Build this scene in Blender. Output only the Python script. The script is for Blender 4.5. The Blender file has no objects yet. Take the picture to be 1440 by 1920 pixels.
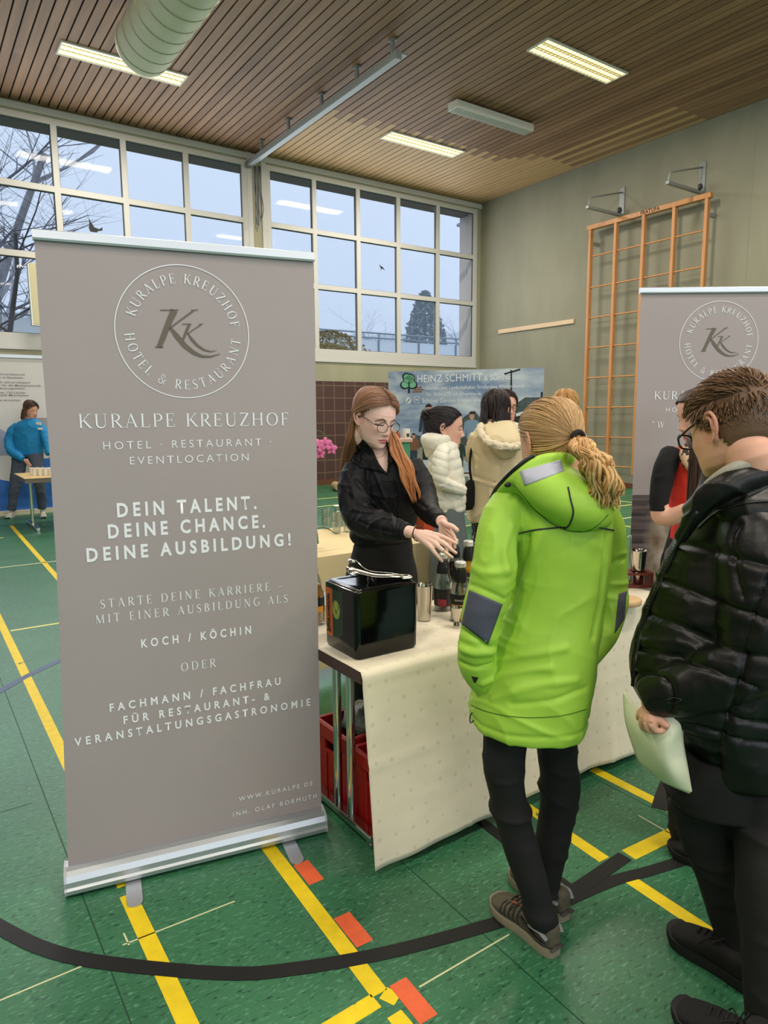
import bpy, bmesh, math, random
import numpy as np
from mathutils import Vector, Matrix
from mathutils.bvhtree import BVHTree
random.seed(7); np.random.seed(7)
SC = bpy.context.scene; COL = SC.collection
# ------------------------------------------------------------------ camera
FPX, PSI, PITCH, ROLL, EYE = 1292.26, .605765, .142184, -.0078746, 1.55
CF = Vector((math.sin(PSI)*math.cos(PITCH), math.cos(PSI)*math.cos(PITCH), -math.sin(PITCH)))
_r = Vector((math.cos(PSI), -math.sin(PSI), 0)); _u = _r.cross(CF)
CR = _r*math.cos(ROLL)+_u*math.sin(ROLL); CU = -_r*math.sin(ROLL)+_u*math.cos(ROLL)
CO = Vector((0, 0, EYE))
HF = Vector((math.sin(PSI), math.cos(PSI), 0)); HR = Vector((math.cos(PSI), -math.sin(PSI), 0))
cam = bpy.data.cameras.new('camera'); camo = bpy.data.objects.new('camera', cam); COL.objects.link(camo)
cam.sensor_fit = 'VERTICAL'; cam.sensor_height = 36; cam.lens = 36*FPX/1920
cam.clip_start = .05; cam.clip_end = 400
camo.matrix_world = Matrix(((CR.x, CU.x, -CF.x, 0), (CR.y, CU.y, -CF.y, 0), (CR.z, CU.z, -CF.z, EYE), (0, 0, 0, 1)))
SC.camera = camo
# ------------------------------------------------------------------ view, sky, lights
SC.view_settings.view_transform = 'Standard'; SC.view_settings.look = 'None'
SC.view_settings.gamma = 1; SC.view_settings.use_curve_mapping = False
SC.view_settings.exposure = 0.3
SC.cycles.use_denoising = True
SC.cycles.max_bounces = 7; SC.cycles.diffuse_bounces = 3; SC.cycles.glossy_bounces = 4
SC.cycles.transmission_bounces = 6; SC.cycles.transparent_max_bounces = 12
SC.cycles.volume_bounces = 4
SC.cycles.caustics_reflective = False; SC.cycles.caustics_refractive = False
SC.cycles.sample_clamp_indirect = 6
W = bpy.data.worlds.new('overcast_sky'); SC.world = W; W.use_nodes = True
bg = W.node_tree.nodes['Background']
def srgb(c):
    return tuple(((v/255)/12.92 if v <= 10 else ((v/255+.055)/1.055)**2.4) for v in c)
bg.inputs[0].default_value = (*srgb((204, 219, 244)), 1); bg.inputs[1].default_value = 1.06
def area_light(name, loc, rot, sx, sy, power, col):
    l = bpy.data.lights.new(name, 'AREA'); l.shape = 'RECTANGLE'; l.size = sx; l.size_y = sy
    l.energy = power; l.color = col
    o = bpy.data.objects.new(name, l); COL.objects.link(o); o.location = loc; o.rotation_euler = rot
    return o
WARM = (1, .93, .80)
CEIL = 6.6
LAMPS_VIEW = [(3.11, 11.02), (8.56, 7.28), (8.60, 11.0)]          # luminaires in the picture
for (x, y) in LAMPS_VIEW: area_light('ceiling_lamp_light', (x, y, CEIL-.09), (0, 0, 0), 1.7, .34, 118, WARM)
for y in (3.5, -.3, -4.1):                                       # assumed unseen rows over and behind the camera, added for light
    for x in (-2.35, 3.1, 8.55): area_light('ceiling_lamp_light', (x, y, CEIL-.05), (0, 0, 0), 1.7, .34, 118, WARM)
area_light('ceiling_lamp_light', (3.1, 7.25, CEIL-.05), (0, 0, 0), 1.7, .34, 118, WARM)  # one more assumed lamp above the view, added for light
# added area lights: one at the window band, one for an assumed band opposite
area_light('window_daylight', (4.5, 13.05, 4.5), (-math.pi/2, 0, 0), 14, 3.4, 220, (.86, .93, 1))
area_light('window_daylight', (2.0, -8.8, 4.3), (math.pi/2, 0, 0), 18, 3.8, 330, (.93, .96, 1))  # unseen fill light behind the camera; the window band there is assumed
# ------------------------------------------------------------------ helpers
def ray(px, py): return CF+CR*((px-720)/FPX)-CU*((py-960)/FPX)
def onplane(px, py, n, p0):
    v = ray(px, py); n = Vector(n); return CO+v*(n.dot(Vector(p0)-CO)/n.dot(v))
def floor_at(px, py, z=0.): return onplane(px, py, (0, 0, 1), (0, 0, z))
def at(px, py, D): return onplane(px, py, HF, HF*D)               # D: level distance ahead of the viewer
def px_m(D): return D/FPX                                        # metres per pixel at that distance
MATS = {}
def nn(nt, t, **kw):
    n = nt.nodes.new(t)
    for k, v in kw.items():
        if k.startswith('i_'): n.inputs[k[2:].replace('_', ' ')].default_value = v
        else: setattr(n, k, v)
    return n
def M(name, col, rough=.6, metal=0., spec=.5, var=None, bump=None, alpha=1., coat=0., attr=False, sheen=0., stretch=(1, 1, 1), trans=0., ior=1.45, sss=0.):
    """procedural material: col sRGB; var (scale, amount) mottles it; bump (scale, strength[, detail])"""
    if name in MATS: return MATS[name]
    m = bpy.data.materials.new(name); m.use_nodes = True; nt = m.node_tree; L = nt.links.new
    b = nt.nodes['Principled BSDF']; c = (*srgb(col), 1)
    b.inputs['Base Color'].default_value = c; b.inputs['Roughness'].default_value = rough
    b.inputs['Metallic'].default_value = metal; b.inputs['Specular IOR Level'].default_value = spec
    b.inputs['Coat Weight'].default_value = coat; b.inputs['Sheen Weight'].default_value = sheen
    b.inputs['Transmission Weight'].default_value = trans; b.inputs['IOR'].default_value = ior
    b.inputs['Subsurface Weight'].default_value = sss; b.inputs['Subsurface Scale'].default_value = .01
    if sss: b.inputs['Subsurface Radius'].default_value = (1, .35, .2)
    mp = None
    if var or bump:
        tc = nn(nt, 'ShaderNodeTexCoord'); mp = nn(nt, 'ShaderNodeMapping'); mp.inputs['Scale'].default_value = stretch
        L(tc.outputs['Object'], mp.inputs['Vector'])
    src = None
    if attr:
        a = nn(nt, 'ShaderNodeAttribute', attribute_name='Col'); src = a.outputs['Color']
        L(src, b.inputs['Base Color'])
    if var:
        no = nn(nt, 'ShaderNodeTexNoise'); no.inputs['Scale'].default_value = var[0]; no.inputs['Detail'].default_value = 5
        L(mp.outputs[0], no.inputs['Vector'])
        mx = nn(nt, 'ShaderNodeMix', data_type='RGBA', blend_type='MULTIPLY'); mx.inputs[0].default_value = 1
        cr = nn(nt, 'ShaderNodeMapRange'); cr.inputs['To Min'].default_value = 1-var[1]; cr.inputs['To Max'].default_value = 1+var[1]
        cr.inputs['From Min'].default_value = .25; cr.inputs['From Max'].default_value = .75
        L(no.outputs[0], cr.inputs[0])
        if src: L(src, mx.inputs[6])
        else: mx.inputs[6].default_value = c
        L(cr.outputs[0], mx.inputs[7]); L(mx.outputs[2], b.inputs['Base Color'])
    if bump:
        n2 = nn(nt, 'ShaderNodeTexNoise'); n2.inputs['Scale'].default_value = bump[0]; n2.inputs['Detail'].default_value = bump[2] if len(bump) > 2 else 4
        bp = nn(nt, 'ShaderNodeBump'); bp.inputs['Strength'].default_value = bump[1]; bp.inputs['Distance'].default_value = .01
        L(mp.outputs[0], n2.inputs['Vector']); L(n2.outputs[0], bp.inputs['Height']); L(bp.outputs[0], b.inputs['Normal'])
    MATS[name] = m; return m
def link(name, me, mat=None, parent=None):
    o = bpy.data.objects.new(name, me); COL.objects.link(o)
    if mat is not None:
        for mm in (mat if isinstance(mat, (list, tuple)) else [mat]): me.materials.append(mm)
    if parent is not None: o.parent = parent; o.matrix_parent_inverse = parent.matrix_world.inverted()
    return o
def tag(o, label=None, cat=None, group=None, kind=None):
    if label: o['label'] = label
    if cat: o['category'] = cat
    if group: o['group'] = group
    if kind: o['kind'] = kind
    return o
def thing(name, label, cat, loc=(0, 0, 0), rz=0, group=None):
    o = bpy.data.objects.new(name, None); COL.objects.link(o); o.empty_display_size = .1
    o.location = loc; o.rotation_euler = (0, 0, rz)
    o.matrix_world = Matrix.Translation(Vector(loc)) @ Matrix.Rotation(rz, 4, 'Z')
    return tag(o, label, cat, group)
class MB:
    """collects shapes into one mesh"""
    def __init__(s): s.v = []; s.f = []; s.m = []
    def add(s, vs, fs, mi=0):
        n = len(s.v); s.v += [tuple(v) for v in vs]; s.f += [tuple(i+n for i in f) for f in fs]; s.m += [mi]*len(fs); return s
    def box(s, lo, hi, mi=0, mat=None):
        x0, y0, z0 = lo; x1, y1, z1 = hi
        vs = [Vector(p) for p in ((x0, y0, z0), (x1, y0, z0), (x1, y1, z0), (x0, y1, z0), (x0, y0, z1), (x1, y0, z1), (x1, y1, z1), (x0, y1, z1))]
        if mat is not None: vs = [mat @ v for v in vs]
        return s.add(vs, [(0, 3, 2, 1), (4, 5, 6, 7), (0, 1, 5, 4), (1, 2, 6, 5), (2, 3, 7, 6), (3, 0, 4, 7)], mi)
    def bar(s, a, b, w, h, up=(0, 0, 1), mi=0):
        a = Vector(a); b = Vector(b); d = (b-a).normalized(); u = Vector(up); r = d.cross(u).normalized(); u = r.cross(d)
        vs = [p+r*(sx*w/2)+u*(sy*h/2) for p in (a, b) for sx, sy in ((-1, -1), (1, -1), (1, 1), (-1, 1))]
        return s.add(vs, [(0, 1, 2, 3), (7, 6, 5, 4), (0, 4, 5, 1), (1, 5, 6, 2), (2, 6, 7, 3), (3, 7, 4, 0)], mi)
    def tube(s, pts, r, n=8, mi=0, flat=1., up=None, cap=True):
        pts = [Vector(p) for p in pts]; k = len(pts); rs = r if isinstance(r, (list, tuple, np.ndarray)) else [r]*k
        T = [(pts[min(i+1, k-1)]-pts[max(i-1, 0)]).normalized() for i in range(k)]
        u = Vector(up) if up is not None else (Vector((0, 0, 1)) if abs(T[0].z) < .9 else Vector((1, 0, 0)))
        vs = []
        for i in range(k):
            rr = T[i].cross(u)
            if rr.length < 1e-6: rr = T[i].orthogonal()
            rr.normalize(); u = rr.cross(T[i]).normalized()
            for j in range(n):
                a = 2*math.pi*j/n; vs.append(pts[i]+rr*(math.cos(a)*rs[i])+u*(math.sin(a)*rs[i]*flat))
        fs = [(i*n+j, i*n+(j+1) % n, (i+1)*n+(j+1) % n, (i+1)*n+j) for i in range(k-1) for j in range(n)]
        if cap: fs += [tuple(reversed(range(n))), tuple((k-1)*n+j for j in range(n))]
        return s.add(vs, fs, mi)
    def lathe(s, prof, n=24, org=(0, 0, 0), mi=0, axis=None):
        """prof [(r, z)] bottom to top"""
        o = Vector(org); vs = []; k = len(prof)
        for (r, z) in prof:
            for j in range(n):
                a = 2*math.pi*j/n; p = Vector((r*math.cos(a), r*math.sin(a), z))
                vs.append(o+(axis @ p if axis is not None else p))
        fs = [(i*n+j, i*n+(j+1) % n, (i+1)*n+(j+1) % n, (i+1)*n+j) for i in range(k-1) for j in range(n)]
        if prof[0][0] > 1e-6: fs.append(tuple(reversed(range(n))))
        if prof[-1][0] > 1e-6: fs.append(tuple((k-1)*n+j for j in range(n)))
        return s.add(vs, fs, mi)
    def rings(s, rs, mi=0):
        n = len(rs[0]); vs = [p for r in rs for p in r]; k = len(rs)
        fs = [(i*n+j, i*n+(j+1) % n, (i+1)*n+(j+1) % n, (i+1)*n+j) for i in range(k-1) for j in range(n)]
        fs += [tuple(reversed(range(n))), tuple((k-1)*n+j for j in range(n))]
        return s.add(vs, fs, mi)
    def ball(s, c, r, n=12, mi=0, rot=None):
        r = Vector((r, r, r)) if not hasattr(r, '__len__') else Vector(r); c = Vector(c); vs = []; k = n//2+1
        for i in range(k):
            t = math.pi*(i/(k-1)); t = min(max(t, .02), math.pi-.02)
            for j in range(n):
                a = 2*math.pi*j/n; p = Vector((r.x*math.sin(t)*math.cos(a), r.y*math.sin(t)*math.sin(a), -r.z*math.cos(t)))
                vs.append(c+(rot @ p if rot is not None else p))
        fs = [(i*n+j, i*n+(j+1) % n, (i+1)*n+(j+1) % n, (i+1)*n+j) for i in range(k-1) for j in range(n)]
        fs += [tuple(reversed(range(n))), tuple((k-1)*n+j for j in range(n))]
        return s.add(vs, fs, mi)
    def mesh(s, name='m', smooth=False):
        me = bpy.data.meshes.new(name); me.from_pydata(s.v, [], s.f)
        if any(s.m): me.polygons.foreach_set('material_index', s.m)
        bm = bmesh.new(); bm.from_mesh(me); bmesh.ops.recalc_face_normals(bm, faces=bm.faces); bm.to_mesh(me); bm.free()
        if smooth: me.polygons.foreach_set('use_smooth', [True]*len(me.polygons))
        me.update(); return me
    def build(s, name, mat=None, parent=None, smooth=False, bevel=0., auto=None):
        me = s.mesh(name, smooth)
        if auto is not None:
            me.polygons.foreach_set('use_smooth', [True]*len(me.polygons)); me.set_sharp_from_angle(angle=math.radians(auto))
        o = link(name, me, mat, parent)
        if bevel:
            b = o.modifiers.new('bevel', 'BEVEL'); b.width = bevel; b.segments = 2; b.limit_method = 'ANGLE'
        return o
def struct(o): o['kind'] = 'structure'; return o
def smooth_path(pts, n):
    """Catmull-Rom resampling of rows of floats"""
    P = np.array([list(p) for p in pts], float); k = len(P)
    if k < 3: return [P[0]+(P[-1]-P[0])*t for t in np.linspace(0, 1, n)]
    out = []
    for t in np.linspace(0, k-1, n):
        i = min(int(t), k-2); f = t-i
        p0, p1, p2, p3 = P[max(i-1, 0)], P[i], P[i+1], P[min(i+2, k-1)]
        out.append(.5*((2*p1)+(-p0+p2)*f+(2*p0-5*p1+4*p2-p3)*f*f+(-p0+3*p1-3*p2+p3)*f**3))
    return out
# ------------------------------------------------------------------ room
XR, YB, XL, YF = 12.1, 13.2, -9.0, -9.0
def floor_mat():
    m = bpy.data.materials.new('green_linoleum'); m.use_nodes = True; nt = m.node_tree; L = nt.links.new
    b = nt.nodes['Principled BSDF']; tc = nn(nt, 'ShaderNodeTexCoord')
    def noise(scale, stretch, detail=3, rot=0.):
        mp = nn(nt, 'ShaderNodeMapping'); mp.inputs['Scale'].default_value = stretch; mp.inputs['Rotation'].default_value = (0, 0, rot)
        L(tc.outputs['Object'], mp.inputs['Vector']); n = nn(nt, 'ShaderNodeTexNoise'); n.inputs['Scale'].default_value = scale; n.inputs['Detail'].default_value = detail
        L(mp.outputs[0], n.inputs['Vector']); return n.outputs[0]
    def ramp(src, a, c0, d, c1):
        r = nn(nt, 'ShaderNodeValToRGB'); r.color_ramp.elements[0].position = a; r.color_ramp.elements[0].color = (*srgb(c0), 1)
        r.color_ramp.elements[1].position = d; r.color_ramp.elements[1].color = (*srgb(c1), 1); L(src, r.inputs[0]); return r.outputs[0]
    def mixc(fac, a, c):
        x = nn(nt, 'ShaderNodeMix', data_type='RGBA'); L(fac, x.inputs[0]); L(a, x.inputs[6])
        if isinstance(c, tuple): x.inputs[7].default_value = (*srgb(c), 1)
        else: L(c, x.inputs[7])
        return x.outputs[2]
    def step(src, lo, hi):
        r = nn(nt, 'ShaderNodeMapRange'); r.inputs['From Min'].default_value = lo; r.inputs['From Max'].default_value = hi; L(src, r.inputs[0]); return r.outputs[0]
    base = ramp(noise(2.2, (1, 1, 1), 4), .3, (44, 98, 66), .7, (56, 114, 78))
    fleck = noise(74, (.5, 1.5, 1), 3, .45); dark = noise(62, (.55, 1.5, 1), 3, .45)
    c = mixc(step(fleck, .55, .70), base, (84, 140, 108)); c = mixc(step(dark, .58, .68), c, (26, 70, 52))
    L(c, b.inputs['Base Color']); b.inputs['Roughness'].default_value = .38; b.inputs['Specular IOR Level'].default_value = .55
    return m
mf = floor_mat()
fl = struct(MB().box((XL, YF, -.1), (XR+.1, YB+.1, 0)).build('floor', mf))
M_yel = M('yellow_line_paint', (228, 198, 26), .5, var=(25, .1)); M_red = M('red_line_paint', (222, 96, 54), .5, var=(30, .1))
M_thin = M('pale_line_paint', (205, 205, 160), .5); M_pale2 = M('pale_yellow_line', (222, 214, 120), .5); M_seam = M('floor_seam', (24, 66, 48), .6)
def chipped(m, floor_rgb, lo, hi, sc):
    nt = m.node_tree; L = nt.links.new; b = nt.nodes['Principled BSDF']; src = b.inputs['Base Color'].links[0].from_socket; tc = nn(nt, 'ShaderNodeTexCoord'); n = nn(nt, 'ShaderNodeTexNoise'); n.inputs['Scale'].default_value = sc; n.inputs['Detail'].default_value = 6
    r = nn(nt, 'ShaderNodeMapRange'); r.inputs['From Min'].default_value = lo; r.inputs['From Max'].default_value = hi; x = nn(nt, 'ShaderNodeMix', data_type='RGBA'); x.inputs[7].default_value = (*srgb(floor_rgb), 1)
    L(tc.outputs['Object'], n.inputs[0]); L(n.outputs[0], r.inputs[0]); L(r.outputs[0], x.inputs[0]); L(src, x.inputs[6]); L(x.outputs[2], b.inputs['Base Color'])
chipped(M_yel, (50, 104, 70), .665, .69, 9)
def stripe(x0, y0, x1, y1, w, mat, name='court_line', z=.0008):
    a = Vector((x0, y0, 0)); b = Vector((x1, y1, 0)); t = (b-a).normalized(); r = Vector((-t.y, t.x, 0))*w/2
    mb = MB(); h = Vector((0, 0, z)); 
    mb.add([a+r, b+r, b-r, a-r, a+r+h, b+r+h, b-r+h, a-r+h], [(3, 2, 1, 0), (4, 5, 6, 7), (0, 1, 5, 4), (1, 2, 6, 5), (2, 3, 7, 6), (3, 0, 4, 7)])
    return mb.build(name, mat, fl)
stripe(.478, 2.22, .50, 12.6, .05, M_yel); stripe(.468, 1.2, .472, 2.17, .05, M_yel)
stripe(1.07, 4.2, 1.16, 11.05, .05, M_yel); stripe(.925, 1.375, .975, 2.6, .05, M_yel); stripe(.925, .6, .92, 1.30, .045, M_yel)
stripe(.70, 1.358, .905, 1.362, .05, M_yel); stripe(.925, 1.342, .963, 1.36, .045, M_yel)
stripe(2.345, .6, 2.36, 2.4, .05, M_yel); stripe(1.905, 1.79, 1.884, 1.385, .05, M_yel); stripe(1.868, 1.27, 1.845, .55, .05, M_yel)
stripe(1.975, 1.352, 2.27, 1.33, .06, M_yel)
for (xc, y0, y1) in ((1.006, 1.865, 1.985), (.990, 1.545, 1.685), (.984, 1.235, 1.378)): stripe(xc, y0, xc+.004, y1, .056, M_red, z=.0011)
stripe(-2, 5.60, .30, 5.555, .03, M_pale2); stripe(.36, 5.555, .45, 5.553, .03, M_pale2); stripe(.52, 5.55, 2.2, 5.52, .03, M_pale2)
stripe(-4, 7.99, 2.4, 8.01, .03, M_thin); stripe(-4, 9.99, .95, 10.0, .04, M_pale2); stripe(-4, 11.47, 1.05, 11.47, .04, M_pale2)
stripe(2.5, 11.07, 12, 11.0, .05, M_pale2); stripe(2.5, 10.12, 12, 10.08, .05, M_pale2); stripe(8.0, 5.0, 8.0, 12.5, .05, M_pale2)
stripe(5.5, 7.1, 12, 7.05, .05, M_pale2); stripe(5.5, 6.2, 12, 6.2, .05, M_thin); stripe(10.2, 4.0, 10.2, 13, .05, M_pale2)
for (a, b_) in (((230, 1772), (440, 1690)), ((232, 1750), (242, 1772)), ((0, 1876), (165, 1807)), ((786, 1851), (955, 1752)), ((1197, 1529), (1262, 1566))):
    p = floor_at(*a); q = floor_at(*b_); stripe(p.x, p.y, q.x, q.y, .005, M_thin, 'chalk_line')
for (x0, y0, x1, y1) in ((.35, .6, .35, 12.5), (2.30, .4, 2.30, 1.79), (1.30, .4, 1.30, 1.8), (3.3, -1, 3.3, 9), (-2, 2.95, .3, 2.95)): stripe(x0, y0, x1, y1, .004, M_seam, 'floor_seam', .0004)
# ceiling of narrow boards with dark joints
M_brd = M('brown_ceiling_board', (154, 116, 86), .6, var=(1.3, .28), stretch=(7, .5, 1)); M_new = M('pale_ceiling_board', (196, 158, 112), .6, var=(1.6, .15), stretch=(7, .5, 1))
M_brd2 = M('brown_ceiling_board_darker', (140, 103, 75), .6, var=(1.3, .3), stretch=(7, .5, 1)); M_gap = M('ceiling_joint_black', (22, 16, 13), .9)
mb = MB(); pitch = .142; nb = int((XR-XL)/pitch)
for i in range(nb):
    x = XR-(i+1)*pitch; x1 = x+pitch-.022; mi = (0, 2, 0, 0, 2)[random.randrange(5)]
    if x > 6.25:
        yc = 10.9-(.28 if i % 2 else 0)+random.uniform(-.04, .04)-(.4 if x > 10.5 else 0)
        if i in (0, 2, 4, 6): mb.box((x, YF, CEIL), (x1, 7.37, CEIL+.02), mi); mb.box((x, 7.372, CEIL), (x1, YB+.02, CEIL+.02), 1)
        else: mb.box((x, YF, CEIL), (x1, yc, CEIL+.02), mi); mb.box((x, yc+.002, CEIL), (x1, YB+.02, CEIL+.02), 1)
    else:
        ys = sorted([YF, YB+.02]+[random.uniform(-2, 13) for _ in range(2)])
        for a, b_ in zip(ys, ys[1:]): mb.box((x, a, CEIL), (x1, b_-.002, CEIL+.02), random.choice((0, 0, 2)))
mb.box((XL, YF, CEIL+.03), (XR+.1, YB+.9, CEIL+.3), 3)
struct(mb.build('ceiling', [M_brd, M_new, M_brd2, M_gap]))
# walls
def concrete(name, col, amt=.10):
    m = M(name, col, .85, var=(2.2, amt), bump=(18, .12), stretch=(1, 1, .35)); return m
M_con = concrete('grey_green_concrete', (168, 164, 140)); M_con3 = concrete('grey_green_concrete_side', (141, 138, 119)); M_wht = M('white_window_frame', (214, 212, 208), .45)  # side wall copy is darker, the weaker light there put into its colour
M_tile = None
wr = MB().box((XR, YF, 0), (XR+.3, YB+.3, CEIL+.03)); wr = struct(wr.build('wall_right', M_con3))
mb = MB()
M_line = M('concrete_joint', (140, 140, 126), .9)
for (y, z0, z1) in ((6.45, 0, CEIL), (9.0, 3.39, 3.4),): pass
mb.box((XR-.003, 6.52, 0), (XR, 6.535, CEIL)); mb.box((XR-.003, 0, 3.39), (XR, YB, 3.405)); mb.box((XR-.003, 11.5, 0), (XR, 11.508, 3.39)); mb.build('formwork_joint', M_line, wr)
M_skirt = M('brown_skirting', (110, 72, 50), .6, var=(8, .2), stretch=(1, .3, 3))
struct(MB().box((XR-.03, 0, 0), (XR-.001, YB-.05, .1)).build('baseboard_right', M_skirt))
# window wall: parapet, pillar and lintel round two window bands
ZS, ZT = 2.69, 6.44; WX = [(-5.35, 5.95), (6.35, 11.98)]
mb = MB(); mb.box((XL, YB, 0), (XR, YB+.3, ZS)).box((XL, YB, ZT), (XR, YB+.3, CEIL+.03))
mb.box((XL, YB, ZS), (WX[0][0], YB+.3, ZT)).box((WX[0][1], YB, ZS), (WX[1][0], YB+.3, ZT)).box((WX[1][1], YB, ZS), (XR, YB+.3, ZT))
wb = struct(mb.build('wall_back', M_con))
M_eave = M('eave_brown_grey', (150, 140, 138), .8); M_pier = M('outer_pier_pink_grey', (236, 226, 226), .85)
struct(MB().box((XL, YB+.3, 6.42), (XR+.6, YB+.72, 6.75)).build('trim_1', M_eave)); struct(MB().box((12.07, YB+.31, 0), (12.45, YB+.75, 6.42)).box((11.962, YB+.10, ZS), (11.979, YB+.30, ZT)).build('trim_2', M_pier))
struct(MB().box((5.95, YB-.02, ZS), (6.05, YB-.001, CEIL-.005)).box((6.25, YB-.02, ZS), (6.35, YB-.001, CEIL-.005)).build('trim_3', M_wht))
struct(MB().box((XL, YB-.04, 6.47), (XR-.002, YB-.002, 6.57)).build('trim_4', M_wht))
def glass_mat():
    m = bpy.data.materials.new('window_glass'); m.use_nodes = True; nt = m.node_tree; L = nt.links.new
    nt.nodes.remove(nt.nodes['Principled BSDF']); o = nt.nodes['Material Output']
    t = nn(nt, 'ShaderNodeBsdfTransparent'); t.inputs[0].default_value = (.98, .99, .99, 1); g = nn(nt, 'ShaderNodeBsdfGlossy'); g.inputs['Roughness'].default_value = .02
    fr = nn(nt, 'ShaderNodeFresnel'); fr.inputs[0].default_value = 1.14; mx = nn(nt, 'ShaderNodeMixShader')
    L(fr.outputs[0], mx.inputs[0]); L(t.outputs[0], mx.inputs[1]); L(g.outputs[0], mx.inputs[2]); L(mx.outputs[0], o.inputs[0]); return m
M_pane = glass_mat(); M_gask = M('window_gasket', (70, 74, 82), .6)
ZR = [4.215, 5.32]
for wi, ((x0, x1), xs) in enumerate(zip(WX, ([-4.2, -3.08, -1.96, -.84, .28, 1.40, 2.50, 3.62, 4.74], [7.44, 8.52, 9.60, 10.75]))):
    mb = MB(); ya, yb = YB-.015, YB+.09
    mb.box((x0, ya, ZS), (x1, yb, ZS+.24)).box((x0, ya, ZT-.10), (x1, yb, ZT)); mb.box((x0, ya-.001, ZS-.001), (x0+.09, yb, ZT+.001)).box((x1-.11, ya-.001, ZS-.001), (x1, yb, ZT+.001))
    for x in xs: mb.box((x-.05, ya+.001, ZS), (x+.05, yb, ZT))
    for z in ZR: mb.box((x0, ya+.002, z-.05), (x1, yb, z+.05))
    wn = struct(mb.build('window_%d' % (wi+1), M_wht, bevel=.006))
    e = [x0+.05]+xs+[x1-.06]; zz = [ZS+.19]+ZR+[ZT-.05]
    for a, b_ in zip(e, e[1:]):
        for c, d in zip(zz, zz[1:]):
            gk = MB(); q = .012
            for (u0, v0, u1, v1) in ((a+.05, c+.05, a+.05+q, d-.05), (b_-.05-q, c+.05, b_-.05, d-.05), (a+.05, c+.05, b_-.05, c+.05+q), (a+.05, d-.05-q, b_-.05, d-.05)): gk.box((u0, YB+.03, v0), (u1, YB+.05, v1))
            g = gk.build('pane_gasket', M_gask, wn); MB().box((a+.05, YB+.036, c+.05), (b_-.05, YB+.041, d-.05)).build('pane', M_pane, g)
struct(MB().box((WX[0][0], YB-.03, ZS-.03), (WX[0][1], YB+.05, ZS)).box((WX[1][0], YB-.03, ZS-.03), (WX[1][1], YB+.05, ZS)).build('trim_5', M_wht))
# brown glazed tiles below the right window band, wooden skirting
def tile_mat():
    m = bpy.data.materials.new('brown_wall_tile'); m.use_nodes = True; nt = m.node_tree; L = nt.links.new; b = nt.nodes['Principled BSDF']
    tc = nn(nt, 'ShaderNodeTexCoord'); mp = nn(nt, 'ShaderNodeMapping'); mp.inputs['Rotation'].default_value = (math.pi/2, 0, 0); L(tc.outputs['Object'], mp.inputs[0])
    br = nn(nt, 'ShaderNodeTexBrick'); br.offset = 0; br.inputs['Scale'].default_value = 1; br.inputs['Brick Width'].default_value = .27; br.inputs['Row Height'].default_value = .27
    br.inputs['Mortar Size'].default_value = .009; br.inputs['Color1'].default_value = (*srgb((92, 66, 62)), 1); br.inputs['Color2'].default_value = (*srgb((80, 56, 54)), 1); br.inputs['Mortar'].default_value = (*srgb((128, 104, 90)), 1)
    L(mp.outputs[0], br.inputs[0]); L(br.outputs[0], b.inputs['Base Color']); b.inputs['Roughness'].default_value = .4; return m
struct(MB().box((3.0, YB-.02, .12), (XR-.002, YB-.001, 2.25)).build('trim_6', tile_mat()))
struct(MB().box((XL, YB-.03, 0), (XR-.04, YB-.001, .12)).build('baseboard_back', M_skirt))
# the rest of the hall behind and beside the viewer
M_far = M('hall_wall_pale', (196, 192, 176), .85)
struct(MB().box((XL-.3, YF, 0), (XL, YB+.3, CEIL+.03)).build('wall_left', M_far))
struct(MB().box((XL, YF-.3, 0), (XR, YF, 2.2)).box((XL, YF-.3, 6.3), (XR, YF, CEIL+.03)).box((XL, YF-.3, 2.2), (-7.6, YF, 6.3)).box((11, YF-.3, 2.2), (XR, YF, 6.3)).build('wall_front', M_far))  # the opening behind the viewer is assumed, left to let light in
# ------------------------------------------------------------------ outside
M_grass = M('winter_grass', (120, 132, 96), .95, var=(3, .3)); M_snow = M('pale_court_outside', (222, 230, 240), .9)
struct(MB().box((-60, YB+.3, -.3), (80, 120, -.05)).build('ground_outside', M_grass))
struct(MB().box((-12, 21.85, -.05), (60, 60, 3.2)).build('terrace_outside', M_snow))
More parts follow.
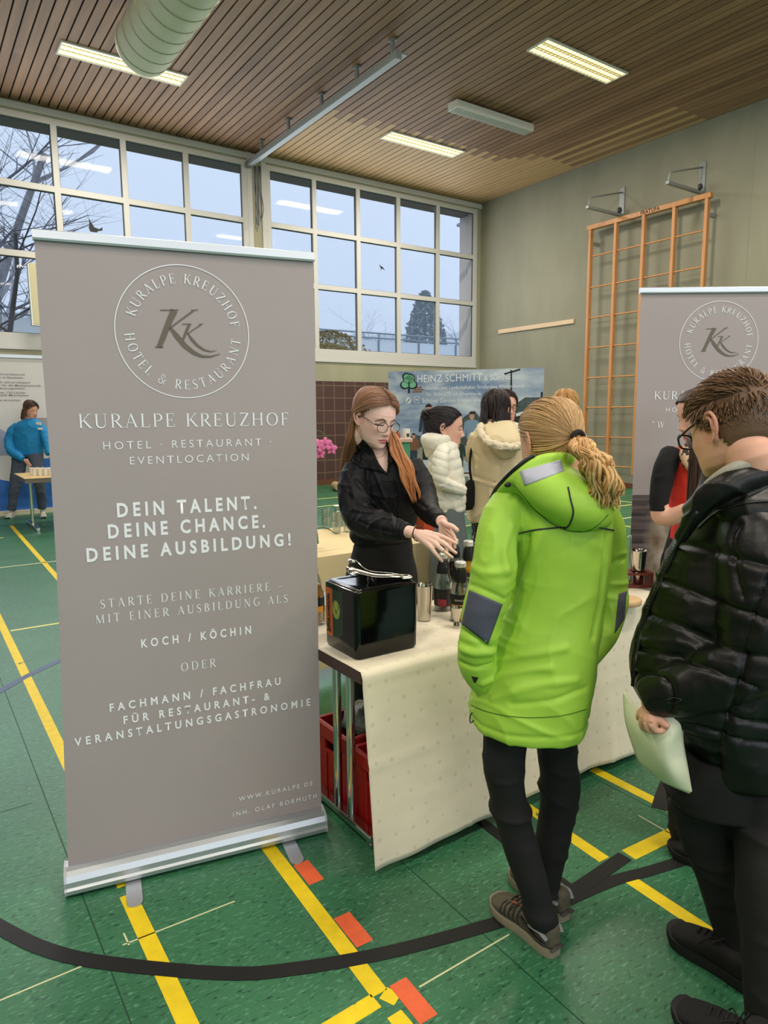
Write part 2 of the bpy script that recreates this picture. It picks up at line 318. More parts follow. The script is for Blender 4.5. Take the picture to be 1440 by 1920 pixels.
# ------------------------------------------------------------------ lettering
def arc(cx, cy, rx, ry, a0, a1, n=12):
    return [(cx+rx*math.cos(math.radians(a0+(a1-a0)*i/n)), cy+ry*math.sin(math.radians(a0+(a1-a0)*i/n))) for i in range(n+1)]
T_, N_, S_ = .115, .042, .034
def ser(x, y, w=.2): return ([(x-w/2, y+(S_/2 if y < .5 else -S_/2)), (x+w/2, y+(S_/2 if y < .5 else -S_/2))], S_)
def rnd(cx, cy, rx, ry, a0, a1, n=22):                            # round stroke, thick at the sides
    p = arc(cx, cy, rx, ry, a0, a1, n); return (p, [N_+(T_-N_)*abs(math.cos(math.radians(a0+(a1-a0)*i/n)))**1.3 for i in range(n+1)])
SERIF = {
 'K': (.74, [([(.15, 0), (.15, 1)], T_), ser(.15, 0), ser(.15, 1), ([(.19, .42), (.62, 1)], N_), ([(.30, .57), (.68, 0)], T_), ser(.62, 1), ser(.69, 0)]),
 'U': (.78, [([(.16, 1), (.16, .34)]+arc(.40, .30, .24, .29, 180, 360, 12)+[(.64, 1)], [T_, T_]+[T_-.006*i for i in range(13)]+[N_]), ser(.16, 1), ser(.64, 1)]),
 'R': (.70, [([(.15, 0), (.15, 1)], T_), ser(.15, 0), ser(.15, 1, .16), ([(.15, .98), (.3, .98)], N_), rnd(.30, .74, .22, .24, 90, -90), ([(.15, .49), (.3, .49)], N_), ([(.32, .49), (.64, 0)], T_), ser(.66, 0, .15)]),
 'A': (.76, [([(.09, 0), (.38, 1)], N_), ([(.36, 1), (.66, 0)], T_), ([(.19, .34), (.55, .34)], N_), ser(.09, 0, .19), ser(.66, 0)]),
 'L': (.60, [([(.15, 0), (.15, 1)], T_), ser(.15, 1), ([(.06, .02), (.54, .02), (.56, .22)], N_)]),
 'P': (.62, [([(.15, 0), (.15, 1)], T_), ser(.15, 0), ser(.15, 1, .16), ([(.15, .98), (.3, .98)], N_), rnd(.30, .72, .24, .26, 90, -90), ([(.15, .46), (.3, .46)], N_)]),
 'E': (.62, [([(.15, 0), (.15, 1)], T_), ([(.06, .98), (.52, .98), (.53, .82)], N_), ([(.15, .52), (.42, .52)], N_), ([(.06, .02), (.54, .02), (.57, .2)], N_), ([(.42, .43), (.42, .61)], N_)]),
 'Z': (.68, [([(.10, .82), (.11, .98), (.60, .98)], N_), ([(.58, .97), (.10, .03)], T_), ([(.08, .02), (.60, .02), (.62, .2)], N_)]),
 'H': (.82, [([(.15, 0), (.15, 1)], T_), ([(.66, 0), (.66, 1)], T_), ([(.15, .51), (.66, .51)], N_), ser(.15, 0), ser(.15, 1), ser(.66, 0), ser(.66, 1)]),
 'O': (.86, [rnd(.43, .5, .33, .49, 0, 360, 36)]),
 'F': (.58, [([(.15, 0), (.15, 1)], T_), ser(.15, 0), ([(.06, .98), (.50, .98), (.52, .8)], N_), ([(.15, .52), (.42, .52)], N_), ([(.42, .43), (.42, .61)], N_)]),
 'T': (.68, [([(.34, 0), (.34, 1)], T_), ser(.34, 0), ([(.05, .8), (.07, .98), (.61, .98), (.63, .8)], N_)]),
 'N': (.84, [([(.15, 0), (.15, 1)], N_), ([(.14, .98), (.68, .02)], T_), ([(.68, 0), (.68, 1)], N_), ser(.15, 0), ser(.12, 1, .16), ser(.68, 1)]),
 'M': (.98, [([(.14, 0), (.17, 1)], N_), ([(.17, .99), (.48, .04)], T_), ([(.48, .04), (.80, 1)], N_), ([(.80, 1), (.83, 0)], T_), ser(.14, 0), ser(.83, 0), ser(.13, 1, .12), ser(.84, 1, .12)]),
 'S': (.54, [(arc(.27, .75, .17, .23, 20, 270, 12)+arc(.27, .25, .19, .24, 90, -160, 12), [N_+(T_-N_)*math.sin(math.pi*i/25)**2 for i in range(26)]), ([(.43, .78), (.43, .96)], N_), ([(.09, .2), (.09, .03)], N_)]),
 'D': (.80, [([(.15, 0), (.15, 1)], T_), ser(.15, 0, .16), ser(.15, 1, .16), ([(.15, .98), (.32, .98)], N_), rnd(.32, .5, .38, .48, 90, -90), ([(.15, .02), (.32, .02)], N_)]),
 'I': (.32, [([(.16, 0), (.16, 1)], T_), ser(.16, 0), ser(.16, 1)]),
 'G': (.80, [(arc(.42, .5, .33, .49, 50, 320, 24), [N_+(T_-N_)*math.sin(math.pi*i/24)**1.2 for i in range(25)]), ([(.66, .08), (.66, .44)], T_), ser(.68, .41, .2), ([(.64, .8), (.64, .96)], N_)]),
 'B': (.66, [([(.15, 0), (.15, 1)], T_), ser(.15, 0, .16), ser(.15, 1, .16), ([(.15, .98), (.28, .98)], N_), rnd(.28, .75, .19, .23, 90, -90), ([(.15, .52), (.3, .52)], N_), rnd(.30, .27, .24, .25, 90, -90), ([(.15, .02), (.3, .02)], N_)]),
 'W': (1.1, [([(.08, 1), (.34, 0)], T_), ([(.34, 0), (.56, .95)], N_), ([(.54, .95), (.78, 0)], T_), ([(.78, 0), (1.02, 1)], N_), ser(.08, 1), ser(1.02, 1)]),
 '&': (.88, [(arc(.36, .78, .15, .2, -40, 220, 14)+[(.34, .5), (.74, .02)], .06), (arc(.33, .26, .24, .25, 120, 350, 14)+[(.70, .52)], .07), ser(.70, .53, .18)]),
 '\u2013': (.6, [([(.05, .36), (.55, .36)], N_)]), '"': (.3, [([(.08, .75), (.08, 1)], .07), ([(.2, .75), (.2, 1)], .07)]), ' ': (.36, []),
}
def stroke(mb, pts, w, tf):
    k = len(pts); ws = w if isinstance(w, list) else [w]*k; P = [Vector((*p, 0)) for p in pts]; vs = []
    for i in range(k):
        t = (P[min(i+1, k-1)]-P[max(i-1, 0)]); t.normalize(); n = Vector((-t.y, t.x, 0))
        if 0 < i < k-1:
            a = (P[i]-P[i-1]).normalized(); n2 = Vector((-a.y, a.x, 0)); n = n/max(.5, n.dot(n2))
        vs += [tf(P[i]+n*ws[i]/2), tf(P[i]-n*ws[i]/2)]
    mb.add(vs, [(2*i, 2*i+1, 2*i+3, 2*i+2) for i in range(k-1)])
def serif_line(mb, txt, cap, width, tf, xs=1.):
    """letters in a plane: tf maps (x, y) of the line to space; spread to width"""
    adv = [SERIF[c][0]*cap*xs for c in txt]; gap = (width-sum(adv))/max(1, len(txt)-1); x = 0
    for c, a in zip(txt, adv):
        for pts, w in SERIF[c][1]:
            w2 = [q*cap for q in w] if isinstance(w, list) else w*cap
            stroke(mb, [(x+p[0]*cap*xs, p[1]*cap) for p in pts], w2, tf)
        x += a+gap
def serif_ring(mb, txt, cap, R, a0, a1, cx, cy, tf, out=True):
    n = len(txt)
    adv = [SERIF[c][0] for c in txt]; tot = sum(adv)-adv[0]/2-adv[-1]/2+.25*(n-1); s = -adv[0]/2
    for c, a in zip(txt, adv):
        ang = math.radians(a0+(a1-a0)*((s+a/2)/tot)); s += a+.25
        for pts, w in SERIF[c][1]:
            w2 = [q*cap for q in w] if isinstance(w, list) else w*cap
            q = []
            for p in pts:
                lx = (p[0]-a/2)*cap; ly = (p[1]-.5)*cap
                if out: q.append((cx+math.cos(ang)*(R+ly)+math.sin(ang)*lx, cy+math.sin(ang)*(R+ly)-math.cos(ang)*lx))
                else: q.append((cx+math.cos(ang)*(R-ly)-math.sin(ang)*lx, cy+math.sin(ang)*(R-ly)+math.cos(ang)*lx))
            stroke(mb, q, w2, tf)
def sans_mesh(txt, cap, width, bold=0., space=1.25, shear=0.):
    cu = bpy.data.curves.new('lettering', 'FONT'); cu.body = txt; cu.size = 1; cu.space_character = space; cu.offset = bold; cu.shear = shear
    cu.resolution_u = 3
    o = bpy.data.objects.new('lettering', cu); COL.objects.link(o); bpy.context.view_layer.update()
    me = bpy.data.meshes.new_from_object(o.evaluated_get(bpy.context.evaluated_depsgraph_get())); bpy.data.objects.remove(o)
    co = np.empty(len(me.vertices)*3); me.vertices.foreach_get('co', co); co = co.reshape(-1, 3)
    co[:, 0] -= co[:, 0].min(); co[:, 0] *= width/co[:, 0].max()
    capu = .73
    co[:, 1] *= cap/capu; return me, co
def sans(name, txt, cap, width, tf, mat, parent, bold=0., space=1.25, shear=0.):
    me, co = sans_mesh(txt, cap, width, bold, space, shear)
    me.vertices.foreach_set('co', np.array([tf(Vector((p[0], p[1], 0))) for p in co]).ravel()); me.update()
    return link(name, me, mat, parent)
# ------------------------------------------------------------------ roll-up banners
def fabric_mat(name, col):
    return M(name, col, .62, var=(3, .03), bump=(420, .05))
M_ban = fabric_mat('taupe_banner_print', (166, 156, 156)); M_alu = M('brushed_aluminium', (196, 202, 206), .42, metal=.8, bump=(60, .03), stretch=(.05, 1, 30))
M_let = M('white_lettering', (240, 242, 248), .6); M_mono = M('olive_grey_monogram', (104, 96, 84), .6); M_dk = M('black_plastic', (22, 22, 23), .4)
A1 = floor_at(125, 1668); B1 = floor_at(605, 1550)
class Frame:
    def __init__(s, A, B):
        s.A = Vector((A.x, A.y, 0)); s.u = (Vector((B.x, B.y, 0))-s.A).normalized(); s.n = Vector((s.u.y, -s.u.x, 0)); s.w = (Vector((B.x, B.y, 0))-s.A).length
    def uv(s, px, py):
        p = onplane(px, py, s.n, s.A); return Vector(((p-s.A).dot(s.u), p.z))
    def P(s, u, v, o=0.): return s.A+s.u*u+Vector((0, 0, v))+s.n*o
def rollup(Fm, label, full, top=2.085, name='roll_up_banner', du=0., dv=0.):
    w = Fm.w; cen = Fm.P(w/2, 0); root = thing(name, label, 'banner', cen, math.atan2(Fm.u.y, Fm.u.x))
    V0 = .085
    mb = MB(); x0, x1 = .012, w-.012; ua, ub = .004, w-.004
    if full:
        EL, ER = [np.array(sorted((tuple(reversed(Fm.uv(*p))) for p in q))).T for q in (((128, 1632), (121, 1450), (116, 1300), (108, 1100), (99, 950), (95, 880), (87, 770), (75, 620), (64, 447)), ((603, 1530), (600, 1400), (597, 1215), (595, 1050), (594, 850), (591, 660), (587, 495)))]
        ua, ub = Fm.uv(60, 433).x, Fm.uv(588, 482).x
    # print: one thin sheet with a barely visible sideways belly
    pts = []
    n, k = 10, 12
    for side in (0, 1):
        for j in range(k+1):
            for i in range(n+1):
                a = i/n; b_ = j/k; vv = V0-.02+(top-.02-V0+.02)*b_; xa = np.interp(vv, EL[0], EL[1]) if full else x0; xb = np.interp(vv, ER[0], ER[1]) if full else x1
                pts.append(Fm.P(xa+(xb-xa)*a, V0-.02+(top-.02-V0+.02)*b_, .0016*math.sin(b_*math.pi)*(1-(2*a-1)**2)-(.0012 if side else 0)))
    N = (n+1)*(k+1); fs = []
    for j in range(k):
        for i in range(n):
            q = j*(n+1)+i; fs.append((q, q+1, q+n+2, q+n+1)); fs.append((N+q, N+q+n+1, N+q+n+2, N+q+1))
    rim = [i for i in range(n+1)]+[(j)*(n+1)+n for j in range(1, k+1)]+[k*(n+1)+i for i in range(n-1, -1, -1)]+[j*(n+1) for j in range(k-1, 0, -1)]
    for a, b_ in zip(rim, rim[1:]+rim[:1]): fs.append((a, N+a, N+b_, b_))
    sheet = MB().add(pts, fs).build('printed_sheet', M_ban, root, smooth=False)
    mb = MB()
    # aluminium top rail and its end caps
    R = lambda u, v, o: Fm.P(u, v, o)
    prof = [(-.010, -.006), (.010, -.006), (.012, 0), (.010, .022), (0, .026), (-.010, .022)]
    mb.rings([[R(u, top-.022+b_, a) for a, b_ in prof] for u in (ua, ub)]).build('top_rail', M_alu, root)
    prof = [(-.05, .006), (.045, .006), (.056, .014), (.058, .028), (.050, .034), (.050, .052), (.042, .070), (.026, .079), (.006, .083), (-.03, .083), (-.05, .06)]
    base = MB().rings([[R(u, b_, a) for a, b_ in prof] for u in (.004, w-.004)]).build('base_cassette', M_alu, root)
    for u, s_ in ((0, 1), (w, -1)): MB().rings([[R(u+d*s_, b_*1.03, a*1.03) for a, b_ in prof] for d in (-.003, .004)]).build('end_cap', M('grey_end_cap', (176, 178, 182), .4, metal=.3), base)
    for uu in (.205, .74):
        mb = MB(); r = .0245; n = 10
        out = [(uu-r, -.10), (uu+r, -.10)]+[(uu+r*math.cos(t), .155+r*math.sin(t)) for t in np.linspace(0, math.pi, n)]
        mb.rings([[R(a, z, b_) for a, b_ in out] for z in (.001, .005)]); mb.build('swivel_foot', M('satin_silver_foot', (190, 192, 196), .35, metal=.7), root)
    mb = MB(); mb.tube([R(w/2, .08, -.03), R(w/2, top-.03, -.015)], .007, 8); mb.build('support_pole', M_alu, root)
    tf = lambda p: Fm.P(p.x+du, p.y+dv, .0024)
    uv1 = FB.uv
    def off(u0, v0): return lambda p: tf(Vector((u0+p.x, v0+p.y, 0)))
    cx, cy = uv1(345, 623); rad = .206
    ring = MB(); stroke(ring, arc(cx, cy, rad, rad, 0, 360, 90), .0028, tf); ring.build('circle_line', M_let, root)
    mb = MB(); serif_ring(mb, 'KURALPE KREUZHOF', .030, rad*.80, 160, 11, cx, cy, tf); mb.build('circle_lettering', M_let, root)
    mb = MB(); serif_ring(mb, 'HOTEL & RESTAURANT', .030, rad*.80, 187, 351, cx, cy, tf, out=False); mb.build('circle_lettering', M_let, root)
    z2 = lambda x, y: tuple(uv1(40+x/2.483, 420+y/2.483))
    mb = MB()
    def st(P, ws): stroke(mb, [z2(*p) for p in P], [q*.00054 for q in ws], tf)
    st([(712, 402), (690, 450), (655, 540), (640, 574)], [38, 34, 30, 26]); st([(646, 401), (732, 401)], [6, 6]); st([(622, 573), (662, 573)], [6, 6])
    st([(688, 488), (740, 448), (800, 404)], [8, 8, 10]); st([(790, 403), (822, 400)], [7, 5])
    st([(694, 484), (722, 520), (760, 566), (800, 598), (840, 616), (880, 618), (926, 604)], [16, 30, 30, 24, 16, 10, 3])
    st([(782, 468), (768, 500), (752, 540)], [16, 15, 12]); st([(748, 466), (792, 466)], [5, 5]); st([(772, 512), (800, 492), (838, 468)], [5, 5, 6]); st([(826, 467), (846, 465)], [5, 4])
    st([(774, 508), (792, 536), (820, 566), (850, 586), (880, 594), (908, 590)], [8, 17, 15, 11, 7, 2])
    mb.build('monogram', M_mono, root)
    def sline(txt, pl, pr, cap, xs=1., key='lettering'):
        a = uv1(*pl); b_ = uv1(*pr); m = MB(); serif_line(m, txt, cap, b_.x-a.x, off(a.x, a.y), xs); return m.build(key, M_let, root)
    def tline(txt, pl, pr, cap, bold=0., space=1.2, key='lettering'):
        a = uv1(*pl); b_ = uv1(*pr); return sans(key, txt, cap, b_.x-a.x, off(a.x, a.y), M_let, root, bold, space)
    sline('KURALPE KREUZHOF', (147, 803), (542, 803), .043, 1.2)
    tline('HOTEL \u00b7 RESTAURANT \u00b7', (194, 843), (508, 841), .026, -.008, 1.45); tline('EVENTLOCATION', (244, 871), (466, 868), .026, -.008, 1.4)
    if full:
        tline('DEIN TALENT.', (220, 969), (481, 960), .045, .032, 1.55); tline('DEINE CHANCE.', (203, 1009), (497, 996), .045, .032, 1.55); tline('DEINE AUSBILDUNG!', (163, 1053), (545, 1028), .044, .032, 1.55)
        sline('STARTE DEINE KARRIERE \u2013', (188, 1141), (530, 1118), .029); sline('MIT EINER AUSBILDUNG ALS', (179, 1170), (540, 1142), .029)
        tline('KOCH / K\u00d6CHIN', (265, 1214), (471, 1194), .029, .026, 1.75); sline('ODER', (339, 1259), (405, 1252), .030)
        tline('FACHMANN / FACHFRAU', (206, 1334), (526, 1287), .028, .026, 1.75); tline('F\u00dcR RESTAURANT- &', (232, 1357), (506, 1320), .028, .026, 1.75); tline('VERANSTALTUNGSGASTRONOMIE', (140, 1399), (582, 1330), .028, .026, 1.75)
        tline('WWW.KURALPE.DE', (448, 1502), (586, 1475), .018, 0, 1.5); tline('INH. OLAF BORMUTH', (437, 1531), (594, 1502), .018, 0, 1.5)
    else:
        a = uv1(152, 895); m = MB(); serif_line(m, '"W', .036, .066, off(a.x, a.y)); m.build('lettering', M_let, root)
        pic = bpy.data.materials.new('dark_stable_photo_print'); pic.use_nodes = True; nt = pic.node_tree; L = nt.links.new; b = nt.nodes['Principled BSDF']; b.inputs['Roughness'].default_value = .55
        tc = nn(nt, 'ShaderNodeTexCoord'); sp = nn(nt, 'ShaderNodeSeparateXYZ'); L(tc.outputs['UV'], sp.inputs[0])
        def mr(src, lo, hi):
            r = nn(nt, 'ShaderNodeMapRange'); r.inputs['From Min'].default_value = lo; r.inputs['From Max'].default_value = hi; L(src, r.inputs[0]); return r.outputs[0]
        wv = nn(nt, 'ShaderNodeTexNoise'); mp = nn(nt, 'ShaderNodeMapping'); mp.inputs['Scale'].default_value = (1, 34, 1); L(tc.outputs['UV'], mp.inputs[0]); L(mp.outputs[0], wv.inputs[0]); wv.inputs['Scale'].default_value = 1.0
        cr = nn(nt, 'ShaderNodeValToRGB'); e = cr.color_ramp.elements; e[0].position = .35; e[0].color = (*srgb((44, 36, 35)), 1); e[1].position = .7; e[1].color = (*srgb((120, 104, 106)), 1); L(wv.outputs[0], cr.inputs[0])
        n2 = nn(nt, 'ShaderNodeTexNoise'); n2.inputs['Scale'].default_value = 5; n2.inputs['Detail'].default_value = 8; L(tc.outputs['UV'], n2.inputs[0])
        c2 = nn(nt, 'ShaderNodeValToRGB'); e = c2.color_ramp.elements; e[0].position = .36; e[0].color = (*srgb((112, 88, 66)), 1); e[1].position = .64; e[1].color = (*srgb((206, 190, 172)), 1); L(n2.outputs[0], c2.inputs[0])
        # plume: a pale cloud that narrows towards the top left of the print
        def mth(op, a, b_=None, c=None):
            q = nn(nt, 'ShaderNodeMath', operation=op)
            for k, w_ in enumerate((a, b_, c)):
                if w_ is None: continue
                if isinstance(w_, (int, float)): q.inputs[k].default_value = w_
                else: L(w_, q.inputs[k])
            return q.outputs[0]
        line = mth('MULTIPLY_ADD', sp.outputs[1], .07, -.25)           # u - (.25 - .07 v)
        d = mth('ABSOLUTE', mth('ADD', sp.outputs[0], line)); wdt = mth('MULTIPLY_ADD', sp.outputs[1], -.12, .15)
        inv = mr(mth('ADD', mth('SUBTRACT', d, wdt), mth('MULTIPLY_ADD', n2.outputs[0], .4, -.2)), .04, -.04)
        mx = nn(nt, 'ShaderNodeMix', data_type='RGBA'); L(inv, mx.inputs[0]); L(cr.outputs[0], mx.inputs[6]); L(c2.outputs[0], mx.inputs[7]); L(mx.outputs[2], b.inputs['Base Color'])
        me = MB().add([Fm.P(.0125, V0+.005, .0020), Fm.P(w-.0125, V0+.005, .0020), Fm.P(w-.0125, 1.10, .0022), Fm.P(.0125, 1.10, .0022)], [(0, 1, 2, 3)]).mesh()
        ul = me.uv_layers.new(name='UVMap')
        for l in me.loops: ul.data[l.index].uv = ((0, 0), (1, 0), (1, 1), (0, 1))[l.vertex_index]
        link('photo_print', me, pic, root)
    return root
FB = Frame(A1, B1)
rollup(FB, 'tall taupe roll-up banner at left with an apprenticeship advert under the KK logo', True)
L2 = at(1187, 800, 3.72); B2 = Frame(L2, L2+HR*FB.w)
rollup(B2, 'taupe roll-up banner behind the woman in red, dark photo printed on its lower half', False, 2.185, du=-.03, dv=.10)
# ------------------------------------------------------------------ counter table
ZT_ = .702; TX0, TX1, TY0, TY1 = 1.176, 2.86, 1.838, 2.40
M_edge = M('dark_brown_table_edge', (74, 52, 46), .45, bump=(30, .1)); M_chr = M('chrome', (215, 215, 215), .09, metal=1.); M_stl = M('brushed_steel', (196, 190, 180), .16, metal=1.)
t = thing('folding_table', 'dark-edged folding table with chrome legs carrying the ice bucket and bottles', 'table', ((TX0+TX1)/2, (TY0+TY1)/2, 0))
MB().box((TX0, TY0+.004, ZT_-.045), (TX1, TY1, ZT_-.004)).build('tabletop', M_edge, t, bevel=.004)
for x in (1.265, TX1-.12):
    for y in (2.055, 2.15): MB().tube([(x, y, .045), (x, y, ZT_-.045)], .0165, 14).build('leg', M_chr, t, smooth=False, auto=40)
    MB().box((x-.02, 1.90, .022), (x+.02, 2.31, .05)).box((x-.015, 1.905, .0), (x+.015, 1.94, .022)).box((x-.015, 2.27, .0), (x+.015, 2.305, .022)).build('foot_bar', M_chr, t, bevel=.006)
# cloth: a sheet over the top with a drop at the front, weave of faint raised dots, fold creases
def cloth_mat():
    m = bpy.data.materials.new('cream_damask_cloth'); m.use_nodes = True; nt = m.node_tree; L = nt.links.new; b = nt.nodes['Principled BSDF']
    tc = nn(nt, 'ShaderNodeTexCoord'); mp = nn(nt, 'ShaderNodeMapping'); mp.inputs['Scale'].default_value = (1, 1, 1); L(tc.outputs['UV'], mp.inputs[0])
    v = nn(nt, 'ShaderNodeTexVoronoi'); v.inputs['Scale'].default_value = 15; v.inputs['Randomness'].default_value = .12; L(mp.outputs[0], v.inputs[0])
    r = nn(nt, 'ShaderNodeMapRange'); r.inputs['From Min'].default_value = .10; r.inputs['From Max'].default_value = .14; L(v.outputs['Distance'], r.inputs[0])
    mx = nn(nt, 'ShaderNodeMix', data_type='RGBA'); L(r.outputs[0], mx.inputs[0]); mx.inputs[6].default_value = (*srgb((226, 214, 188)), 1); mx.inputs[7].default_value = (*srgb((240, 229, 204)), 1)
    n = nn(nt, 'ShaderNodeTexNoise'); n.inputs['Scale'].default_value = 3; n.inputs['Detail'].default_value = 3; L(tc.outputs['UV'], n.inputs[0])
    st = nn(nt, 'ShaderNodeMix', data_type='RGBA', blend_type='MULTIPLY'); st.inputs[0].default_value = .10; L(mx.outputs[2], st.inputs[6]); L(n.outputs['Fac'], st.inputs[7]); L(st.outputs[2], b.inputs['Base Color'])
    bp = nn(nt, 'ShaderNodeBump'); bp.inputs['Strength'].default_value = .25; bp.inputs['Distance'].default_value = .003; L(v.outputs['Distance'], bp.inputs['Height'])
    n3 = nn(nt, 'ShaderNodeTexNoise'); n3.inputs['Scale'].default_value = 6; b2 = nn(nt, 'ShaderNodeBump'); b2.inputs['Strength'].default_value = .35; b2.inputs['Distance'].default_value = .02
    L(tc.outputs['UV'], n3.inputs[0]); L(n3.outputs[0], b2.inputs['Height']); L(bp.outputs[0], b2.inputs['Normal']); L(b2.outputs[0], b.inputs['Normal'])
    b.inputs['Roughness'].default_value = .8; b.inputs['Sheen Weight'].default_value = .1; return m
M_cloth = cloth_mat()
def cloth(name, label, x0, x1, y0, y1, z, hem, flare, cat='tablecloth', creases=(), back=None):
    nx, ny, nz = 80, 8, 36; vs = []; uvs = []; rows = ny+nz+1+(nz if back else 0)
    for i in range(nx+1):
        a = i/nx; x = x0+(x1-x0)*a
        col = []
        for j in range(ny+1): col.append((x, y1-(y1-y0)*j/ny, z+.0005*math.sin(9*x+5*j)))
        h = hem(x) if callable(hem) else hem
        for j in range(1, nz+1):
            q = j/nz; zz = z-.004-(z-h)*q
            w = flare*q+.006*math.sin(x*7.3+1.2)*q+.004*math.sin(x*17+3*q)*q+.003*math.sin(x*29+1)*q
            for cx, cz in creases:
                if cx is not None: w += .005*math.exp(-((x-cx)/.008)**2)*min(1, q*4)
                if cz is not None: w += .004*math.exp(-((zz-cz)/.008)**2)
            col.append((x, y0-.006-w*(1 if q > .02 else .4), zz))
        vs += col; n = len(col); d = 0; last = None
        for p in col:
            if last: d += math.dist(p, last)
            last = p; uvs.append((x, d))
    fs = [(i*n+j, (i+1)*n+j, (i+1)*n+j+1, i*n+j+1) for i in range(nx) for j in range(n-1)]
    me = MB().add(vs, fs).mesh(name, True)
    ul = me.uv_layers.new(name='UVMap')
    for l in me.loops: ul.data[l.index].uv = uvs[l.vertex_index]
    o = link(name, me, M_cloth); s = o.modifiers.new('thickness', 'SOLIDIFY'); s.thickness = .0015; s.offset = 1
    return tag(o, label, cat)
cloth('tablecloth', 'cream tablecloth hanging down the front of the drinks table', TX0-.002, TX1+.002, TY0, TY1-.01, ZT_, lambda x: .045+.012*math.sin(x*4), .075, creases=((1.60, None), (2.42, None), (None, .38), (None, .675)))
def table_at(px, py): return floor_at(px, py, ZT_+.002)
# red and green bottle crates under the table
def crate(x0, y0, w, d, h, col, label, name='bottle_crate', rubbish=False):
    r = thing(name, label, 'crate', (x0+w/2, y0+d/2, 0), group=None); th = .012; mb = MB(); X1, Y1 = x0+w, y0+d; m = M('crate_'+str(col), col, .4, var=(12, .12))
    mb.box((x0, y0, .004), (X1, Y1, .014))
    for (lo, hi, ax) in (((x0, y0), (X1, y0+th), 0), ((x0, Y1-th), (X1, Y1), 0), ((x0, y0), (x0+th, Y1), 1), ((X1-th, y0), (X1, Y1), 1)):
        L_ = (hi[0]-lo[0]) if ax == 0 else (hi[1]-lo[1]); c = (lo[ax]+hi[ax])/2; gw = .055
        mb.box((*lo, .004), (*hi, h*.66))
        for s in (-1, 1):                                           # the wall goes on either side of the hand hole
            a = list(lo); b_ = list(hi)
            if s < 0: b_[ax] = c-gw
            else: a[ax] = c+gw
            mb.box((*a, h*.66), (*b_, h*.80))
        mb.box((*lo, h*.80), (*hi, h))
        k = max(3, int(L_/.09))
        for i in range(k+1):
            p = lo[ax]+L_*i/k
            if ax == 0:
                yy = (y0-.006, y0) if lo[1] == y0 else (Y1, Y1+.006)
                mb.box((max(x0, p-.006), yy[0], .01), (min(X1, p+.006), yy[1], h*.62))
            else:
                xx = (x0-.006, x0) if lo[0] == x0 else (X1, X1+.006)
                mb.box((xx[0], max(y0, p-.006), .01), (xx[1], min(Y1, p+.006), h*.62))
    for (a, b_) in (((x0-.008, y0-.008), (X1+.008, y0)), ((x0-.008, Y1), (X1+.008, Y1+.008)), ((x0-.008, y0), (x0, Y1)), ((X1, y0), (X1+.008, Y1))): mb.box((*a, h*.82), (*b_, h-.001))
    mb.build('shell', m, r, bevel=.002)
    return r
crate(1.30, 1.806, .39, .29, .30, (168, 30, 26), 'red plastic crate under the table end, at the front behind the cloth edge')
crate(1.30, 2.132, .39, .25, .31, (160, 28, 24), 'red plastic crate under the table end, the rear one beside the banner')
crate(2.25, 1.806, .39, .29, .29, (30, 92, 66), 'dark green plastic crate under the right part of the table')
M_foil = M('crumpled_clear_wrap', (120, 130, 120), .15, spec=.8, var=(14, .5), bump=(40, 1.0))
mb = MB()
def lump(c, r, seed):
    m2 = MB().ball(c, r, 28); rnd_ = random.Random(seed)
    from mathutils import noise as mn
    vs = []
    for v in m2.v:
        v = Vector(v); q = mn.noise(v*26+Vector((seed, 0, 0)))*.022+mn.noise(v*60)*.01; vs.append(v+(v-Vector(c)).normalized()*q)
    m2.v = vs; return m2
o = lump((1.50, 1.95, .27), (.14, .10, .05), 3).build('crumpled_wrap', M_foil, smooth=True); tag(o, 'crumpled dark clear wrapping lying in the front red crate', 'wrapping')
o = lump((1.50, 2.25, .31), (.14, .10, .075), 5).build('crumpled_wrap', M_foil, smooth=True); tag(o, 'crumpled clear wrapping heaped in the rear red crate', 'wrapping')
# ------------------------------------------------------------------ black ice bucket
M_blk = M('gloss_black_lacquer', (7, 8, 9), .12, spec=.4, coat=.15, bump=(3, .03)); M_org = M('orange_label', (196, 92, 48), .45); M_grnl = M('deep_green_label', (24, 50, 38), .3); M_lime = M('yellow_green_emblem', (164, 174, 84), .45); M_gold = M('gold_print', (140, 130, 70), .4)
c0 = table_at(669, 1241); c1 = table_at(783, 1214); c2 = table_at(625, 1191)
ux = (c1-c0); bw = ux.length+.006; ang = math.atan2(ux.y, ux.x); uy = Vector((-math.sin(ang), math.cos(ang), 0)); ux.normalize(); bd = .232
bk = thing('ice_bucket', 'square gloss-black ice bucket with orange label at the table corner', 'ice bucket', c0+ux*bw/2+uy*bd/2, ang)
def bkp(x, y, z): return c0+ux*x+uy*y+Vector((0, 0, z))
def rrect(w, d, r, z, ins=0., n=5):
    w2, d2 = w/2-ins, d/2-ins; out = []
    for cx, cy, a in ((w2-r, d2-r, 0), (-w2+r, d2-r, 90), (-w2+r, -d2+r, 180), (w2-r, -d2+r, 270)):
        for i in range(n+1):
            q = math.radians(a+90*i/n); out.append(bkp(w/2+cx+r*math.cos(q), d/2+cy+r*math.sin(q), z))
    return out
BH = .243
body = MB().rings([rrect(bw, bd, .022, z, ins) for z, ins in ((0, .010), (.004, .004), (.012, .001), (.10, 0), (BH-.010, 0), (BH-.003, .001), (BH, .005))]).build('tub', M_blk, bk, auto=35)
MB().rings([rrect(bw, bd, .02, z, ins) for z, ins in ((BH, .006), (BH+.004, .010), (BH+.0055, .016), (BH+.003, .03), (BH+.002, .05))]).build('lid', M_blk, bk, auto=35)
MB().lathe([(.017, 0), (.014, .012), (.020, .02), (.019, .028), (0, .031)], 20, bkp(bw*.55, bd*.55, BH+.002)).build('lid_knob', M_blk, bk, auto=40)
